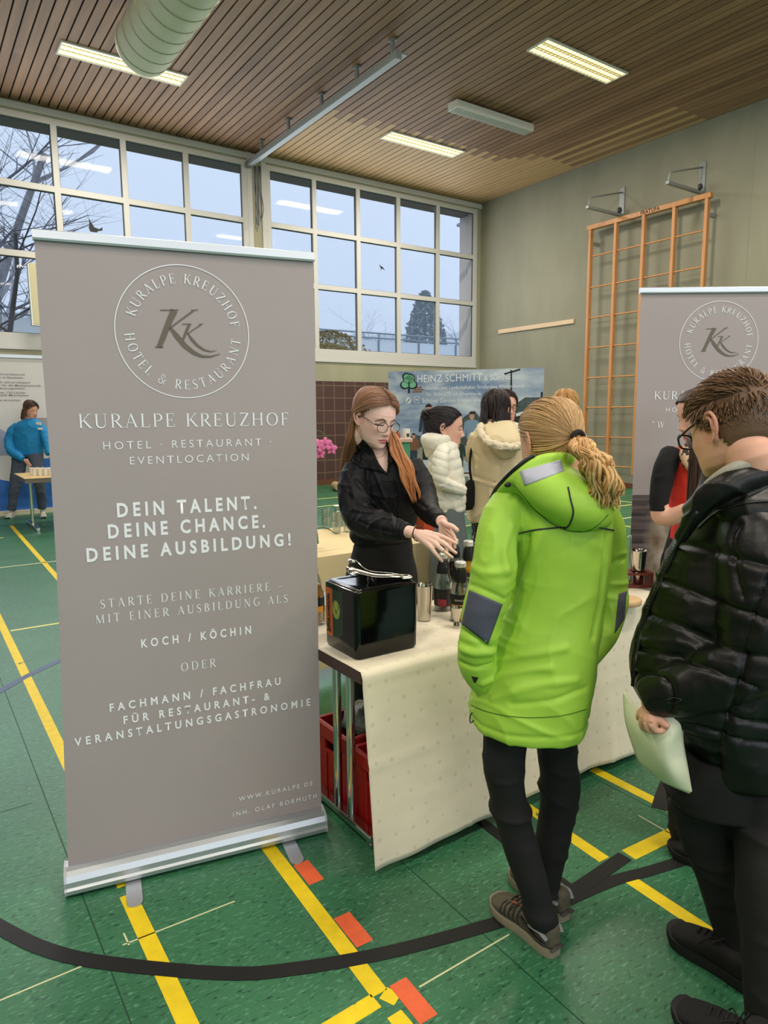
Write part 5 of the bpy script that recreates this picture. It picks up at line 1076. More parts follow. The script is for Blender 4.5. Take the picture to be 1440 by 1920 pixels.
class Hair:
    def __init__(s): s.mb = MB(); s.c = []
    def lock(s, pts, r, c0, c1=None, n=5, k=14, flat=.55, rp=((0, .5), (.15, 1), (.7, .9), (1, .15)), jit=.12):
        Q = smooth_path(pts, k); t = np.linspace(0, 1, k); rr = r*np.interp(t, [a for a, _ in rp], [b_ for _, b_ in rp]); n0 = len(s.mb.v)
        s.mb.tube([Vector(q) for q in Q], list(rr), n, flat=flat); j = 1+random.uniform(-jit, jit); c0 = np.array(srgb(c0)); c1 = np.array(srgb(c1)) if c1 is not None else c0
        for a in t: s.c += [tuple((c0*(1-a)+c1*a)*j)]*n
    def cap(s, sc, pred, col, off=.005, slim=1.):
        rg = head_grid(slim, 0, 60, 56); n0 = len(s.mb.v); na = len(rg[0]); vs = []; keep = []
        for r in rg:
            for p in r: d = (p-HC); vs.append(p+d.normalized()*off); keep.append(pred(p))
        fs = []
        for i in range(len(rg)-1):
            for j in range(na):
                q = (i*na+j, i*na+(j+1) % na, (i+1)*na+(j+1) % na, (i+1)*na+j)
                if all(keep[k] for k in q): fs.append(q)
        top = tuple((len(rg)-1)*na+j for j in range(na)); fs.append(top)
        used = sorted({k for f in fs for k in f}); ix = {k: i for i, k in enumerate(used)}; n = len(used)
        outer = [sc.M @ vs[k] for k in used]; inner = [sc.M @ (vs[k]-(vs[k]-HC).normalized()*(off+.004)) for k in used]
        F = [tuple(ix[k] for k in f) for f in fs]; ed = {}
        for f in F:
            for a, b_ in zip(f, f[1:]+f[:1]): ed[(a, b_)] = 1
        rim = [(a, b_) for a, b_ in ed if (b_, a) not in ed]
        s.mb.add(outer+inner, F+[tuple(n+i for i in reversed(f)) for f in F]+[(b_, a, n+a, n+b_) for a, b_ in rim]); s.c += [srgb(col)]*(2*n)
    def build(s, name, mat, parent):
        me = s.mb.mesh(name, True); paint(me, np.array(s.c)); return link(name, me, mat, parent)
def hairline(p, low=-.07, front=.078, side=.03):
    zh = np.interp(p.y, [-.12, -.045, -.012, .02, .045, .07, .09], [low, low+.005, side-.02, side, .055, front-.008, front]); return p.z > zh
M_hair = M('hair_strands', (120, 80, 60), .42, attr=True, spec=.45, bump=(600, .15), stretch=(1, 1, .1)); M_skin = M('skin', (220, 176, 160), .5, attr=True, spec=.35, sss=.12, bump=(380, .03))
def face_paint(co, Mx, tone, lips=(206, 128, 124), brow=(120, 86, 66), flush=.5, lash=(70, 48, 42), browz=.0205):
    """colours of the skin itself: lips, brows, lashes, flushed cheeks and ears"""
    inv = np.array(Mx.inverted()); L_ = co @ inv[:3, :3].T+inv[:3, 3]; x, y, z = np.abs(L_[:, 0]), L_[:, 1], L_[:, 2]
    c = np.tile(np.array(srgb(tone)), (len(co), 1)); near = (np.abs(z) < .13) & (x < .11) & (y > -.13) & (y < .14)
    def mix(m, col, k): 
        m = (m*k*near)[:, None]; return c*(1-m)+np.array(srgb(col))*m
    fr = (y > .03)
    c = mix(np.exp(-((x-.044)/.02)**2-((z+.034)/.018)**2)*fr, (224, 140, 128), .35*flush); c = mix(np.exp(-(x/.012)**2-((z+.04)/.012)**2)*(y > .09), (222, 138, 124), .3*flush)
    c = mix(((x > .066) & (y < .02) & (y > -.06) & (np.abs(z+.01) < .04))*1., (222, 142, 126), .35*flush)
    lm = np.clip(1.25-np.sqrt((x/.0235)**2+((z+.0708)/(.0092-.12*x))**2), 0, 1)*3; c = mix(np.clip(lm, 0, 1)*(y > .07), lips, .85)
    c = mix(np.exp(-((z+.0706)/.0014)**2)*(x < .022)*(y > .07), (150, 74, 74), .6)
    bz = browz-.9*(x-.028)**2/.02; c = mix(np.clip(1.3-np.abs(z-bz)/.0052, 0, 1)*np.clip((x-.011)/.004, 0, 1)*np.clip((.050-x)/.008, 0, 1)*fr, brow, .85)
    lz = -.0062+4.*(x-.032)**2; c = mix(np.clip(1.3-np.abs(z-lz)/.0034, 0, 1)*(np.abs(x-.032) < .0155)*fr, lash, .95); c = mix(np.exp(-((x-.032)/.014)**2-((z-.002)/.006)**2)*fr, (196, 140, 132), .4)
    return c
def hand_into(mb, wrist, knuckles, fingers, thumb, rw=.019, r=.0082):
    """wrist and finger points in space; each finger its own chain rooted in the palm"""
    for kn in knuckles: limbw(mb, [(wrist, rw*.72), ((wrist*.5+kn*.5), .0135), (kn, .0112)], 10, 8)
    for a, b_ in zip(knuckles, knuckles[1:]): mb.tube([wrist*.35+a*.65, wrist*.35+b_*.65], .0115, 10); mb.tube([wrist*.12+a*.88, wrist*.12+b_*.88], .0095, 10)
    for kn, f in zip(knuckles, fingers):
        P = [(kn, .0098)]+[(p, r*(1.0-.12*i)) for i, p in enumerate(f)]; limbw(mb, P, 10, 14); mb.ball(f[-1], P[-1][1]*.98, 10)
    if thumb:
        P = [(wrist*.8+thumb[0]*.2, .012), (thumb[0], .0118)]+[(p, .0100-.0010*i) for i, p in enumerate(thumb[1:])]; limbw(mb, P, 10, 12); mb.ball(thumb[-1], P[-1][1], 10)
def shoe(parent, toe, heel, w, mats, h=.075, ankle=None, name='shoe', laces=True, chunky=1.):
    """mats: upper, sole, lace; toe and heel are points on the floor"""
    toe = Vector(toe); heel = Vector(heel); d = toe-heel; L_ = d.length; d.normalize(); r = Vector((d.y, -d.x, 0)); up = Vector((0, 0, 1))
    P = lambda x, y, z: heel+d*(y*L_)+r*(x*w/2)+up*z
    ys = [0, .03, .10, .22, .36, .5, .64, .76, .87, .95, .99, 1.0]; hw = [.30, .52, .68, .70, .70, .78, .94, 1.0, .92, .68, .40, .15]
    sb = MB(); out = []; sh = .026*chunky
    for zz, ins in ((0.001, .97), (sh*.5, 1.03), (sh, 1.0)):
        out.append([P(hw[i]*ins, ys[i]+(.01 if ins > 1 and ys[i] > .9 else 0), zz+(.010 if zz > 0 and ys[i] > .9 else 0)+(.012*max(0, ys[i]-.85)/.15 if zz < .002 else 0)) for i in range(len(ys))]+[P(-hw[i]*ins, ys[i], zz+(.010 if zz > 0 and ys[i] > .9 else 0)+(.012*max(0, ys[i]-.85)/.15 if zz < .002 else 0)) for i in range(len(ys)-1, -1, -1)])
    ub = MB(); zt = [.080, .098, .098, .086, .090, .088, .074, .060, .050, .042, .034, .028]; rg = []
    for i in range(len(ys)):
        t = zt[i]*h/.085; rr = []
        for k in range(16):
            a = 2*math.pi*k/16; rr.append(P(hw[i]*.96*math.copysign(abs(math.cos(a))**.8, math.cos(a)), ys[i]*.985+.006, max(sh*.4, (sh*.6+t)/2+((t-sh*.6)/2)*math.copysign(abs(math.sin(a))**.75, math.sin(a)))))
        rg.append(rr)
    ub.rings(rg)
    if ankle is not None: ub.tube([P(0, .20, .05), Vector(ankle)], [.036, .036], 14)
    me = smoothed(fuse(ub, .0045, 3)); o = link(name, me, mats[0], parent); s = MB().rings(out).build('sole', mats[1], o, auto=40)
    if laces:
        lb = MB()
        for k in range(4):
            y = .42+.075*k; zz = np.interp(y, ys, zt)*h/.085+.002; lb.tube(smooth_path([P(-.42, y, zz-.012), P(-.2, y+.01, zz), P(.2, y+.02, zz), P(.42, y+.03, zz-.012)], 8), .0028, 5)
        zz = np.interp(.40, ys, zt)*h/.085
        for sx in (-1, 1): lb.tube(smooth_path([P(0, .40, zz+.004), P(.35*sx, .36, zz+.022), P(.7*sx, .42, zz+.006), P(.3*sx, .42, zz+.002)], 10), .002, 5); lb.tube(smooth_path([P(0, .40, zz+.004), P(.5*sx, .5, zz+.004), P(.8*sx, .56, zz-.02)], 8), .0018, 5)
        lb.build('laces', mats[2], o, smooth=True)
    return o
def specs(parent, Mx, r, mat, lens=True, rx=.0235, ry=.0195, y=.104, z=-.006, sq=1., temple=(.0745, -.008, .004)):
    L_ = lambda x, yy, zz: Mx @ Vector((x, yy, zz)); mb = MB(); k = Mx.to_scale().x
    rim = {}
    for sx in (-1, 1):
        pts = []
        for i in range(33):
            t = 2*math.pi*i/32; c, s = math.cos(t), math.sin(t); x = rx*math.copysign(abs(c)**sq, c); pts.append(L_(sx*.033+x, y-.9*(abs(sx*.033+x)**2)*1.6, z+ry*math.copysign(abs(s)**sq, s)))
        mb.tube(pts, r*k, 6, cap=False); rim[sx] = pts[:-1]
        mb.tube(smooth_path([L_(sx*(.033+rx), y-.005, z+.006), L_(sx*(.066), y-.02, z+.008), L_(sx*temple[0], .03, temple[2]+.004), L_(sx*temple[0], temple[1], temple[2]), L_(sx*(temple[0]-.004), temple[1]-.03, temple[2]-.018)], 14), r*k*1.05, 6)
    mb.tube(smooth_path([L_(-.0105, y-.001, z+.004), L_(0, y+.002, z+.008), L_(.0105, y-.001, z+.004)], 8), r*k, 6)
    o = mb.build('glasses', mat, parent, smooth=True)
    if lens:
        for sx in (-1, 1): MB().add(rim[sx], [tuple(range(32))]).build('lens', M_pane, o)
    return o
def person(label, p, group=None):
    return thing('person', label, 'person', (p.x, p.y, 0), 0, group)
def put(name, me, mat, parent): return link(name, smoothed(me), mat, parent)
def V2(px, py, D): return at(px, py, D)
def polydist(co, P):
    d = np.full(len(co), 9.)
    for a, b_ in zip(P, P[1:]):
        a = np.array(a); ab = np.array(b_)-a; t = np.clip(((co-a) @ ab)/max(1e-9, ab @ ab), 0, 1); d = np.minimum(d, np.linalg.norm(co-(a+t[:, None]*ab), axis=1))
    return d
def folds(me, lines):
    """lines: (px polyline, width m, depth m): grooves (negative) and ridges pressed into the cloth along them"""
    bv = bvh_of(me); out = []
    for pts, w, dp in lines:
        k = max(6, 4*len(pts)); out.append(([tuple(hit(bv, *p)) for p in smooth_path(pts, k)], w, dp))
    def fn(co):
        d = 0
        for P, w, dp in out:
            q = polydist(co, P); d = d+dp*np.exp(-(q/w)**2)
        return d
    displace(me, fn)
def anat(p, h): return p
# ------------------------------------------------------------------ person in the green jacket
M_green = M('lime_green_jacket', (168, 212, 74), .5, spec=.4, var=(3, .05), bump=(9, .25, 5)); M_gpatch = M('slate_grey_patch', (82, 84, 100), .65, bump=(300, .1)); M_reflec = M('silver_reflective_cloth', (178, 180, 196), .45, bump=(60, .08)); M_pipe = M('charcoal_piping', (44, 46, 56), .6); M_blkcloth = M('black_trouser_cloth', (17, 17, 18), .8, bump=(500, .12), var=(5, .15))
def build_green():
    root = person('person in lime green jacket and black trousers seen from behind, curly ponytail', floor_at(1010, 1700))
    # jacket
    mb = MB()
    torso(mb, [(985, 1062, 872, 1.86, .075), (955, 1105, 902, 1.87, .105), (936, 1142, 940, 1.88, .125), (946, 1146, 985, 1.88, .135), (958, 1140, 1050, 1.88, .135), (950, 1131, 1120, 1.88, .135), (922, 1120, 1200, 1.88, .145), (894, 1112, 1265, 1.88, .152), (880, 1104, 1310, 1.88, .155), (878, 1098, 1346, 1.88, .155), (886, 1092, 1358, 1.88, .150)], tilt=-.02)
    limb(mb, [(972, 925, 1.85, 36), (940, 975, 1.81, 38), (928, 1030, 1.79, 40), (924, 1085, 1.78, 41), (905, 1140, 1.78, 37), (898, 1190, 1.79, 35), (893, 1235, 1.81, 35), (905, 1268, 1.84, 31), (925, 1290, 1.88, 22)])
    limb(mb, [(1108, 940, 1.92, 32), (1138, 985, 1.95, 31), (1150, 1050, 1.97, 24), (1151, 1105, 1.97, 24), (1142, 1160, 1.95, 27), (1122, 1205, 1.92, 24), (1100, 1235, 1.90, 18)])
    jacket = fuse(mb, .0055, 5)
    e1 = np.array(at(905, 1150, 1.78)); e2 = np.array(at(1150, 1110, 1.95)); sh = np.array(at(975, 1030, 1.76))
    def wr(co):
        d = .004*vnoise(co*7, 1)+.0025*vnoise(co*17, 2)+.0035*creases(co, (15, 15, 9), 11, 5); n1 = np.linalg.norm(co-e1, axis=1); n2 = np.linalg.norm(co-e2, axis=1); n3 = np.linalg.norm(co-sh, axis=1)
        d += .0085*creases(co, (9, 9, 26), 3, 4)*np.exp(-(n1/.12)**2)+.007*creases(co, (9, 9, 26), 4, 4)*np.exp(-(n2/.12)**2)
        low = np.clip((.98-co[:, 2])/.25, 0, 1); d += .006*creases(co+np.stack([0*co[:, 0], 0*co[:, 0], .5*co[:, 0]], 1), (4, 4, 15), 8, 5)*low; d += .008*creases(co, (14, 14, 5), 9, 4)*np.exp(-(n3/.13)**2)
        hem = co[:, 2]-(.655); d += -.004*np.exp(-((co[:, 2]-.695)/.006)**2); return d
    folds(jacket, [([(992, 1005), (985, 1040), (968, 1090), (958, 1130)], .012, -.012), ([(1140, 1000), (1134, 1060), (1126, 1130), (1114, 1195)], .011, -.010), ([(880, 1095), (905, 1105), (945, 1122)], .006, -.006), ([(866, 1180), (890, 1196), (915, 1212)], .007, -.009), ([(868, 1215), (890, 1222), (922, 1220)], .008, .010), ([(862, 1240), (890, 1250), (920, 1246)], .007, -.008), ([(935, 1240), (990, 1228), (1060, 1215)], .010, .006), ([(905, 1280), (960, 1262), (1030, 1252)], .009, .006), ([(925, 1310), (1000, 1285), (1080, 1275)], .010, .006), ([(960, 1320), (1030, 1312), (1095, 1290)], .009, -.005), ([(1146, 1058), (1158, 1052), (1170, 1048)], .007, -.007), ([(950, 1070), (945, 1030), (960, 985)], .010, .007), ([(1010, 1000), (1000, 1050), (985, 1100)], .012, .005), ([(885, 1060), (910, 1075), (950, 1068)], .010, .005)])
    displace(jacket, wr); jk = put('jacket', jacket, M_green, root)
    # collar and hood lying on the back
    mb = MB()
    torso(mb, [(968, 1050, 868, 1.80, .055), (958, 1092, 888, 1.785, .075), (962, 1128, 912, 1.775, .085), (984, 1146, 940, 1.765, .085), (1010, 1148, 962, 1.76, .075), (1040, 1142, 982, 1.76, .055), (1062, 1118, 993, 1.765, .03)], p=2.1)
    limbw(mb, [(V2(933, 932, 1.86), .015), (V2(950, 912, 1.80), .018), (V2(977, 889, 1.765), .021), (V2(1015, 868, 1.765), .024), (V2(1058, 866, 1.80), .026), (V2(1075, 880, 1.90), .02)], 14, flat=.75)
    limbw(mb, [(V2(932, 938, 1.87), .014), (V2(970, 910, 1.80), .026), (V2(1003, 893, 1.77), .033)], 12)
    hood = fuse(mb, .005, 5)
    displace(hood, lambda co: .003*vnoise(co*9, 21)+.006*creases(co, (9, 9, 16), 22, 4)*np.clip(vnoise(co*4, 5)+.4, 0, 1)); hd = put('hood', hood, M_green, jk)
    bj = bvh_of(jacket, hood)
    decal('reflective_panel', bj, [(974, 884), (1050, 862), (1058, 883), (984, 911)], M_reflec, hd, .0015, thick=.001)
    decal('elbow_patch', bj, [(880, 1106), (942, 1133), (915, 1208), (866, 1170)], M_gpatch, jk, .0015, (14, 14), .001)
    decal('elbow_patch', bj, [(1160, 1113), (1175, 1108), (1170, 1160), (1152, 1188)], M_gpatch, jk, .0015, (8, 12), .001)
    seamline('piping', bj, [(972, 1000), (1007, 993), (1060, 988)], .0022, M_pipe, jk); seamline('piping', bj, [(1124, 989), (1150, 994)], .0022, M_pipe, jk)
    seamline('piping', bj, [(1065, 913), (1070, 937), (1075, 960), (1068, 983), (1058, 992)], .0022, M_pipe, hd)
    seamline('hood_seam', bj, [(963, 908), (985, 935), (1010, 962), (1040, 985), (1075, 997), (1110, 992), (1140, 965)], .0012, M('dark_green_seam', (70, 110, 20), .7), hd)
    seamline('hem_seam', bj, [(884, 1322), (920, 1336), (980, 1345), (1050, 1342), (1098, 1330)], .0012, M('dark_green_seam', (70, 110, 20), .7), jk)
    limbz = [V2(921, 934, 1.86), V2(929, 918, 1.83), V2(942, 902, 1.79), V2(964, 880, 1.762), V2(985, 863, 1.757), V2(1002, 854, 1.757)]
    MB().tube([Vector(p) for p in smooth_path(limbz, 24)], .0055, 6).build('zip_edge', M_dk, jk, smooth=True)
    MB().ball(V2(952, 909, 1.765), (.010, .008, .007), 10).build('cord_lock', M_dk, hd, smooth=True)
    decal('pocket_opening', bj, [(884, 1268), (897, 1270), (892, 1280), (889, 1280)], M_dk, jk, .001, (6, 6), .001)  # black patch stands in for the shade inside the pocket gap
    MB().tube(smooth_path([hit(bj, 886, 1336, .002), hit(bj, 886, 1340, .008)+Vector((0, 0, -.004)), hit(bj, 886, 1340, .006)+Vector((0, 0, -.022)), hit(bj, 893, 1340, .008)+Vector((0, 0, -.016))], 14), .0018, 6).build('draw_cord', M_dk, jk, smooth=True)
    # trousers
    mb = MB(); 
    torso(mb, [(905, 1085, 1300, 1.88, .11), (903, 1087, 1345, 1.88, .11), (905, 1086, 1372, 1.88, .105)])
    limb(mb, [(952, 1345, 1.87, 48), (944, 1425, 1.86, 40), (953, 1495, 1.86, 34), (974, 1580, 1.85, 33), (998, 1655, 1.83, 33), (1014, 1708, 1.82, 29), (1022, 1732, 1.82, 26)])
    limb(mb, [(1040, 1345, 1.90, 45), (1046, 1430, 1.93, 38), (1047, 1505, 1.95, 35), (1037, 1570, 1.955, 34), (1027, 1630, 1.955, 31), (1022, 1672, 1.955, 27)])
    tr = fuse(mb, .006, 4); displace(tr, lambda co: .004*vnoise(co*6, 31)+.009*creases(co, (5, 5, 17), 33, 4)*np.clip(.25+np.exp(-((co[:, 2]-.42)/.10)**2)+1.2*np.exp(-((co[:, 2]-.12)/.08)**2), 0, 1.3)); put('trousers', tr, M_blkcloth, root)
    # shoes
    M_taupe = M('taupe_mesh_shoe', (86, 80, 66), .7, var=(60, .2), bump=(260, .3)); M_solet = M('taupe_sole', (136, 128, 108), .7, var=(20, .1)); M_lacek = M('black_lace', (34, 32, 32), .8); M_grey = M('grey_heel_mesh', (128, 132, 132), .7, bump=(300, .4)); M_oran = M('orange_tread', (186, 88, 50), .6)
    for (tx, ty, hx, hy, an) in ((927, 1692, 1043, 1795, (1019, 1722, 1.82)), (962, 1638, 1062, 1728, (1022, 1668, 1.955))):
        t = floor_at(tx, ty); h_ = floor_at(hx, hy); s = shoe(root, t, h_, .098, (M_taupe, M_solet, M_lacek), .085, at(*an))
        d = (t-h_).normalized(); L_ = (t-h_).length; r = Vector((d.y, -d.x, 0)); P = lambda x, y, z: h_+d*(y*L_)+r*(x*.049)+Vector((0, 0, z))
        bs = bvh_of(s.data); hb = MB()
        def band(pts, wdt, mat, nm):
            mm = MB(); q = smooth_path([P(*p) for p in pts], 18); mm.tube([(lambda v: (bs.find_nearest(Vector(v))[0]+bs.find_nearest(Vector(v))[1]*.0015))(v) for v in q], wdt, 8, flat=.35); mm.build(nm, mat, s, smooth=True)
        for sx in (-1, 1):
            band([(.8*sx, .02, .06), (.85*sx, .14, .075), (.85*sx, .28, .07)], .011, M_grey, 'ankle_padding'); band([(.8*sx, .06, .04), (.9*sx, .25, .05), (.85*sx, .42, .072)], .008, M_dk, 'side_strap')
            for k in range(5): band([(.35*sx, .45+.06*k, .085-.006*k), (.85*sx, .47+.06*k, .055-.003*k), (1.0*sx, .44+.06*k, .033)], .0024, M_lacek, 'upper_rib')
            band([(.3*sx, .43, .088), (.34*sx, .64, .072)], .003, M_oran, 'lace_loops'); band([(.65*sx, .1, .012), (.75*sx, .4, .010), (1.0*sx, .75, .012)], .004, M_oran, 'tread_edge')
        band([(-.35, .02, .03), (0, -.01, .035), (.35, .02, .03)], .014, M('dark_heel_rubber', (60, 58, 54), .6, bump=(120, .5)), 'heel_counter')
    # body: head, neck and a core inside the clothes
    Mx = frame_of(V2(1029, 830, 1.89), math.radians(16), math.radians(14), math.radians(-3), .96)
    mb = MB(); head_into(mb, Mx, .98); L_ = lambda x, y, z: Mx @ Vector((x, y, z))
    limbw(mb, [(L_(0, -.03, -.03), .058), (L_(0, -.035, -.09), .055), (V2(1022, 905, 1.88), .056), (V2(1020, 960, 1.88), .07), (V2(1020, 1150, 1.88), .08), (V2(1000, 1330, 1.88), .08)], 32)
    for pts in ([(1018, 950, 1.88, 22), (985, 940, 1.86, 20), (930, 1030, 1.79, 22), (905, 1145, 1.79, 20), (900, 1240, 1.82, 17), (925, 1285, 1.88, 16)], [(1022, 950, 1.88, 22), (1100, 945, 1.92, 20), (1150, 1050, 1.97, 16), (1146, 1130, 1.96, 16), (1115, 1210, 1.91, 15)], [(1000, 1315, 1.88, 30), (968, 1360, 1.87, 26), (950, 1495, 1.86, 22), (1000, 1660, 1.83, 17), (1019, 1735, 1.82, 15)], [(1000, 1315, 1.88, 30), (1032, 1360, 1.90, 26), (1046, 1505, 1.95, 22), (1027, 1630, 1.955, 17), (1022, 1672, 1.955, 15)]): limb(mb, pts)
    body = fuse(mb, .0035, 3); paint(body, face_paint(coords(body), Mx, (226, 172, 150), flush=1.)); put('body', body, M_skin, root)
    MB().ball(L_(-.077, -.006, -.038), .0028, 8).build('ear_stud', M_stl, root, smooth=True)
    # hair combed back into a low curly ponytail
    sc = Scalp(Mx, .98); H = Hair(); cA, cB = (172, 132, 90), (212, 174, 120)
    tie = Vector((.10, -.98, -.28)); tw = Mx @ (sc.loc(tie, .020))
    H.cap(sc, lambda p: hairline(p, -.085, .078, .022), (160, 118, 76), .004, .98)
    for i in range(900):
        if i < 520:
            y = random.uniform(-.10, .088); sx = random.choice((-1, 1)); zh = np.interp(y, [-.12, -.045, -.012, .02, .045, .07, .09], [-.09, -.085, .004, .024, .055, .070, .078])
            x = sx*np.interp(zh, HZ, HWD)*math.sqrt(max(0, 1-min(1, abs((y+.01)/.1))**2.2)); st = Vector((x, y, zh))-HC
        else: st = Vector((random.gauss(0, .6), random.uniform(-.6, 1), random.uniform(.15, 1)))
        if not hairline(sc.loc(st, 0), -.095, .072, .015): continue
        off = random.uniform(.004, .009); P = []
        for t in np.linspace(0, 1, 7): P.append(Mx @ (sc.loc(slerp(st, tie, t*.96), off*(1-.3*t)+.004*t)+Vector((random.uniform(-1, 1), random.uniform(-1, 1), random.uniform(-1, 1)))*.0012))
        P.append(tw+Vector((random.uniform(-1, 1), random.uniform(-1, 1), random.uniform(-1, 1)))*.008)
        k = random.random(); c = tuple(cA[j]*(1-k)+cB[j]*k for j in range(3)); H.lock(P, random.uniform(.0022, .0042), c, tuple(v*.95 for v in c), k=13, flat=.5, rp=((0, .3), (.2, 1), (1, .8)))
    hr_ = H.build('hair', M_hair, root)
    ax = (tw-(Mx @ HC)).normalized()
    MB().tube([tw+ax*.004+(ax.orthogonal().normalized()*math.cos(a)+ax.cross(ax.orthogonal().normalized())*math.sin(a))*.0165 for a in np.linspace(0, 2*math.pi, 25)], .0075, 8).build('hair_tie', M('black_hair_tie', (22, 20, 22), .8), hr_, smooth=True)
    H = Hair(); mids = [tw, V2(1098, 842, 1.715), V2(1120, 872, 1.70), V2(1134, 912, 1.70), V2(1138, 955, 1.71)]
    for i in range(420):
        a = random.uniform(0, 2*math.pi); rr = math.sqrt(random.random()); P = []; cl = int(a/6.2832*7)+7*int(rr*1.99); ph = cl*2.4+random.gauss(0, .35); fr = 2.2+(cl*.37) % 1.3+random.gauss(0, .1); ln = random.uniform(.70, 1.03)
        base = smooth_path(mids, 20); wd = (.008, .030, .040, .043, .034); curl = random.uniform(.006, .010)
        for q in range(16):
            t = q/15*ln; b_ = Vector(base[min(19, int(t*19))]); w = np.interp(t, [0, .2, .5, .8, 1], wd)*rr
            P.append(b_+HR*(math.cos(a)*w+curl*math.sin(ph+fr*t*6.28)*min(1, t*5))+HF*(math.sin(a)*w*.85+curl*math.cos(ph+fr*t*6.28)*min(1, t*5))+Vector((0, 0, curl*.6*math.sin(ph*2+fr*t*5))))
        k = random.random(); c0 = (176, 128, 74) if k < .6 else (206, 164, 104); H.lock(P, random.uniform(.0024, .0045), c0, (224, 190, 132) if random.random() < .6 else (190, 140, 80), k=26, flat=.6, rp=((0, .6), (.2, 1), (.8, .9), (1, .15)))
    H.build('ponytail', M_hair, hr_)
build_green()
# ------------------------------------------------------------------ man in the black padded jacket
M_leather = M('black_padded_leather', (14, 14, 14), .40, spec=.4, bump=(12, .3, 6), var=(6, .2)); M_rib = M('grey_marl_cloth', (168, 164, 150), .85, bump=(300, .2)); M_blkshoe = M('black_suede_shoe', (16, 16, 17), .85, bump=(220, .2)); M_blksole = M('black_rubber', (22, 22, 23), .7); M_lace2 = M('black_cotton_lace', (20, 20, 21), .85)
def build_man():
    root = person('person with short brown hair and glasses in black padded jacket, holding a pale sheet', floor_at(1420, 1860))
    mb = MB()
    torso(mb, [(1330, 1450, 872, 1.72, .085), (1318, 1490, 915, 1.72, .12), (1298, 1520, 960, 1.73, .15), (1270, 1530, 1020, 1.74, .165), (1242, 1530, 1080, 1.74, .17), (1212, 1528, 1150, 1.74, .175), (1190, 1522, 1210, 1.74, .175), (1184, 1515, 1265, 1.74, .175), (1200, 1508, 1310, 1.74, .17), (1240, 1505, 1345, 1.74, .165), (1280, 1502, 1385, 1.74, .165), (1290, 1500, 1420, 1.74, .16), (1296, 1495, 1436, 1.74, .15)], tilt=.05)
    limb(mb, [(1410, 960, 1.66, 60), (1425, 1030, 1.60, 78), (1432, 1110, 1.57, 84), (1430, 1180, 1.555, 82), (1405, 1238, 1.55, 72), (1345, 1272, 1.57, 62), (1285, 1290, 1.60, 52), (1232, 1306, 1.635, 40), (1214, 1313, 1.645, 34)])
    limb(mb, [(1470, 960, 1.8, 60), (1530, 1060, 1.84, 62), (1540, 1170, 1.86, 58), (1500, 1260, 1.88, 50)])
    j = fuse(mb, .006, 5)
    folds(j, [([(1240, 1085), (1290, 1105), (1350, 1130), (1410, 1150), (1440, 1160)], .010, -.010), ([(1215, 1150), (1270, 1170), (1340, 1205), (1400, 1225), (1440, 1232)], .010, -.009), ([(1280, 1020), (1330, 1030), (1390, 1048), (1440, 1060)], .010, -.008),
              ([(1195, 1215), (1240, 1225), (1300, 1240), (1350, 1262), (1420, 1290)], .009, -.010), ([(1190, 1262), (1220, 1262), (1250, 1272), (1262, 1300), (1260, 1330)], .008, -.010), ([(1385, 985), (1372, 1010), (1378, 1060), (1395, 1120)], .009, -.008), ([(1400, 1230), (1385, 1290), (1370, 1340), (1352, 1400), (1345, 1440)], .010, -.011),
              ([(1290, 1360), (1330, 1370), (1380, 1385), (1440, 1392)], .010, -.010), ([(1360, 1340), (1400, 1352), (1445, 1358)], .009, -.010), ([(1440, 1085), (1410, 1160), (1390, 1235)], .008, -.008), ([(1255, 1010), (1235, 1070), (1212, 1140), (1196, 1200), (1186, 1260)], .008, -.009)])
    displace(j, lambda co: .004*vnoise(co*9, 41)+.005*creases(co, (9, 9, 15), 42, 4)+.0025*creases(co, (22, 22, 28), 43, 4)); jk = put('jacket', j, M_leather, root)
    # collar and hood roll round the neck
    mb = MB()
    limbw(mb, [(V2(1292, 960, 1.66), .022), (V2(1325, 936, 1.615), .028), (V2(1368, 908, 1.60), .030), (V2(1430, 888, 1.63), .032), (V2(1480, 878, 1.72), .032)], 14, flat=1.)
    limbw(mb, [(V2(1275, 1010, 1.67), .012), (V2(1300, 968, 1.63), .016), (V2(1335, 935, 1.60), .020)], 12)
    torso(mb, [(1365, 1520, 908, 1.66, .06), (1335, 1530, 935, 1.65, .09), (1345, 1530, 970, 1.64, .08), (1380, 1520, 1000, 1.64, .04)])
    h = fuse(mb, .0055, 4); displace(h, lambda co: .003*vnoise(co*12, 45)+.006*creases(co, (16, 16, 12), 46, 4)); put('hood', h, M_leather, jk)
    bj = bvh_of(j, h); zp = MB(); P = smooth_path([(1302, 958), (1274, 1005), (1248, 1060), (1218, 1125), (1197, 1185), (1186, 1245), (1183, 1285)], 60)
    for p in P[::1]: zp.box((-.0035, -.0035, -.002), (.0035, .0035, .002), mat=Matrix.Translation(hit(bj, p[0]+4, p[1], .001)))
    zp.build('zip_teeth', M_dk, jk); seamline('zip_tape', bj, [(p[0]+6, p[1]) for p in P[::6]], .005, M_dk, jk)
    seamline('hood_zip', bj, [(1310, 990), (1345, 960), (1390, 945), (1440, 940)], .003, M_dk, jk); seamline('pocket_seam', bj, [(1248, 1314), (1262, 1308), (1278, 1312), (1262, 1318), (1250, 1316)], .002, M_dk, jk)
    mb = MB(); limbw(mb, [(V2(1322, 912, 1.65), .012), (V2(1350, 893, 1.625), .018), (V2(1385, 876, 1.612), .022), (V2(1438, 862, 1.63), .026), (V2(1482, 856, 1.72), .026)], 28, flat=.8); put('shirt_collar', fuse(mb, .005, 3), M_rib, root)
    # trousers
    mb = MB(); torso(mb, [(1262, 1470, 1400, 1.74, .125), (1250, 1470, 1450, 1.74, .125), (1252, 1470, 1500, 1.74, .12)])
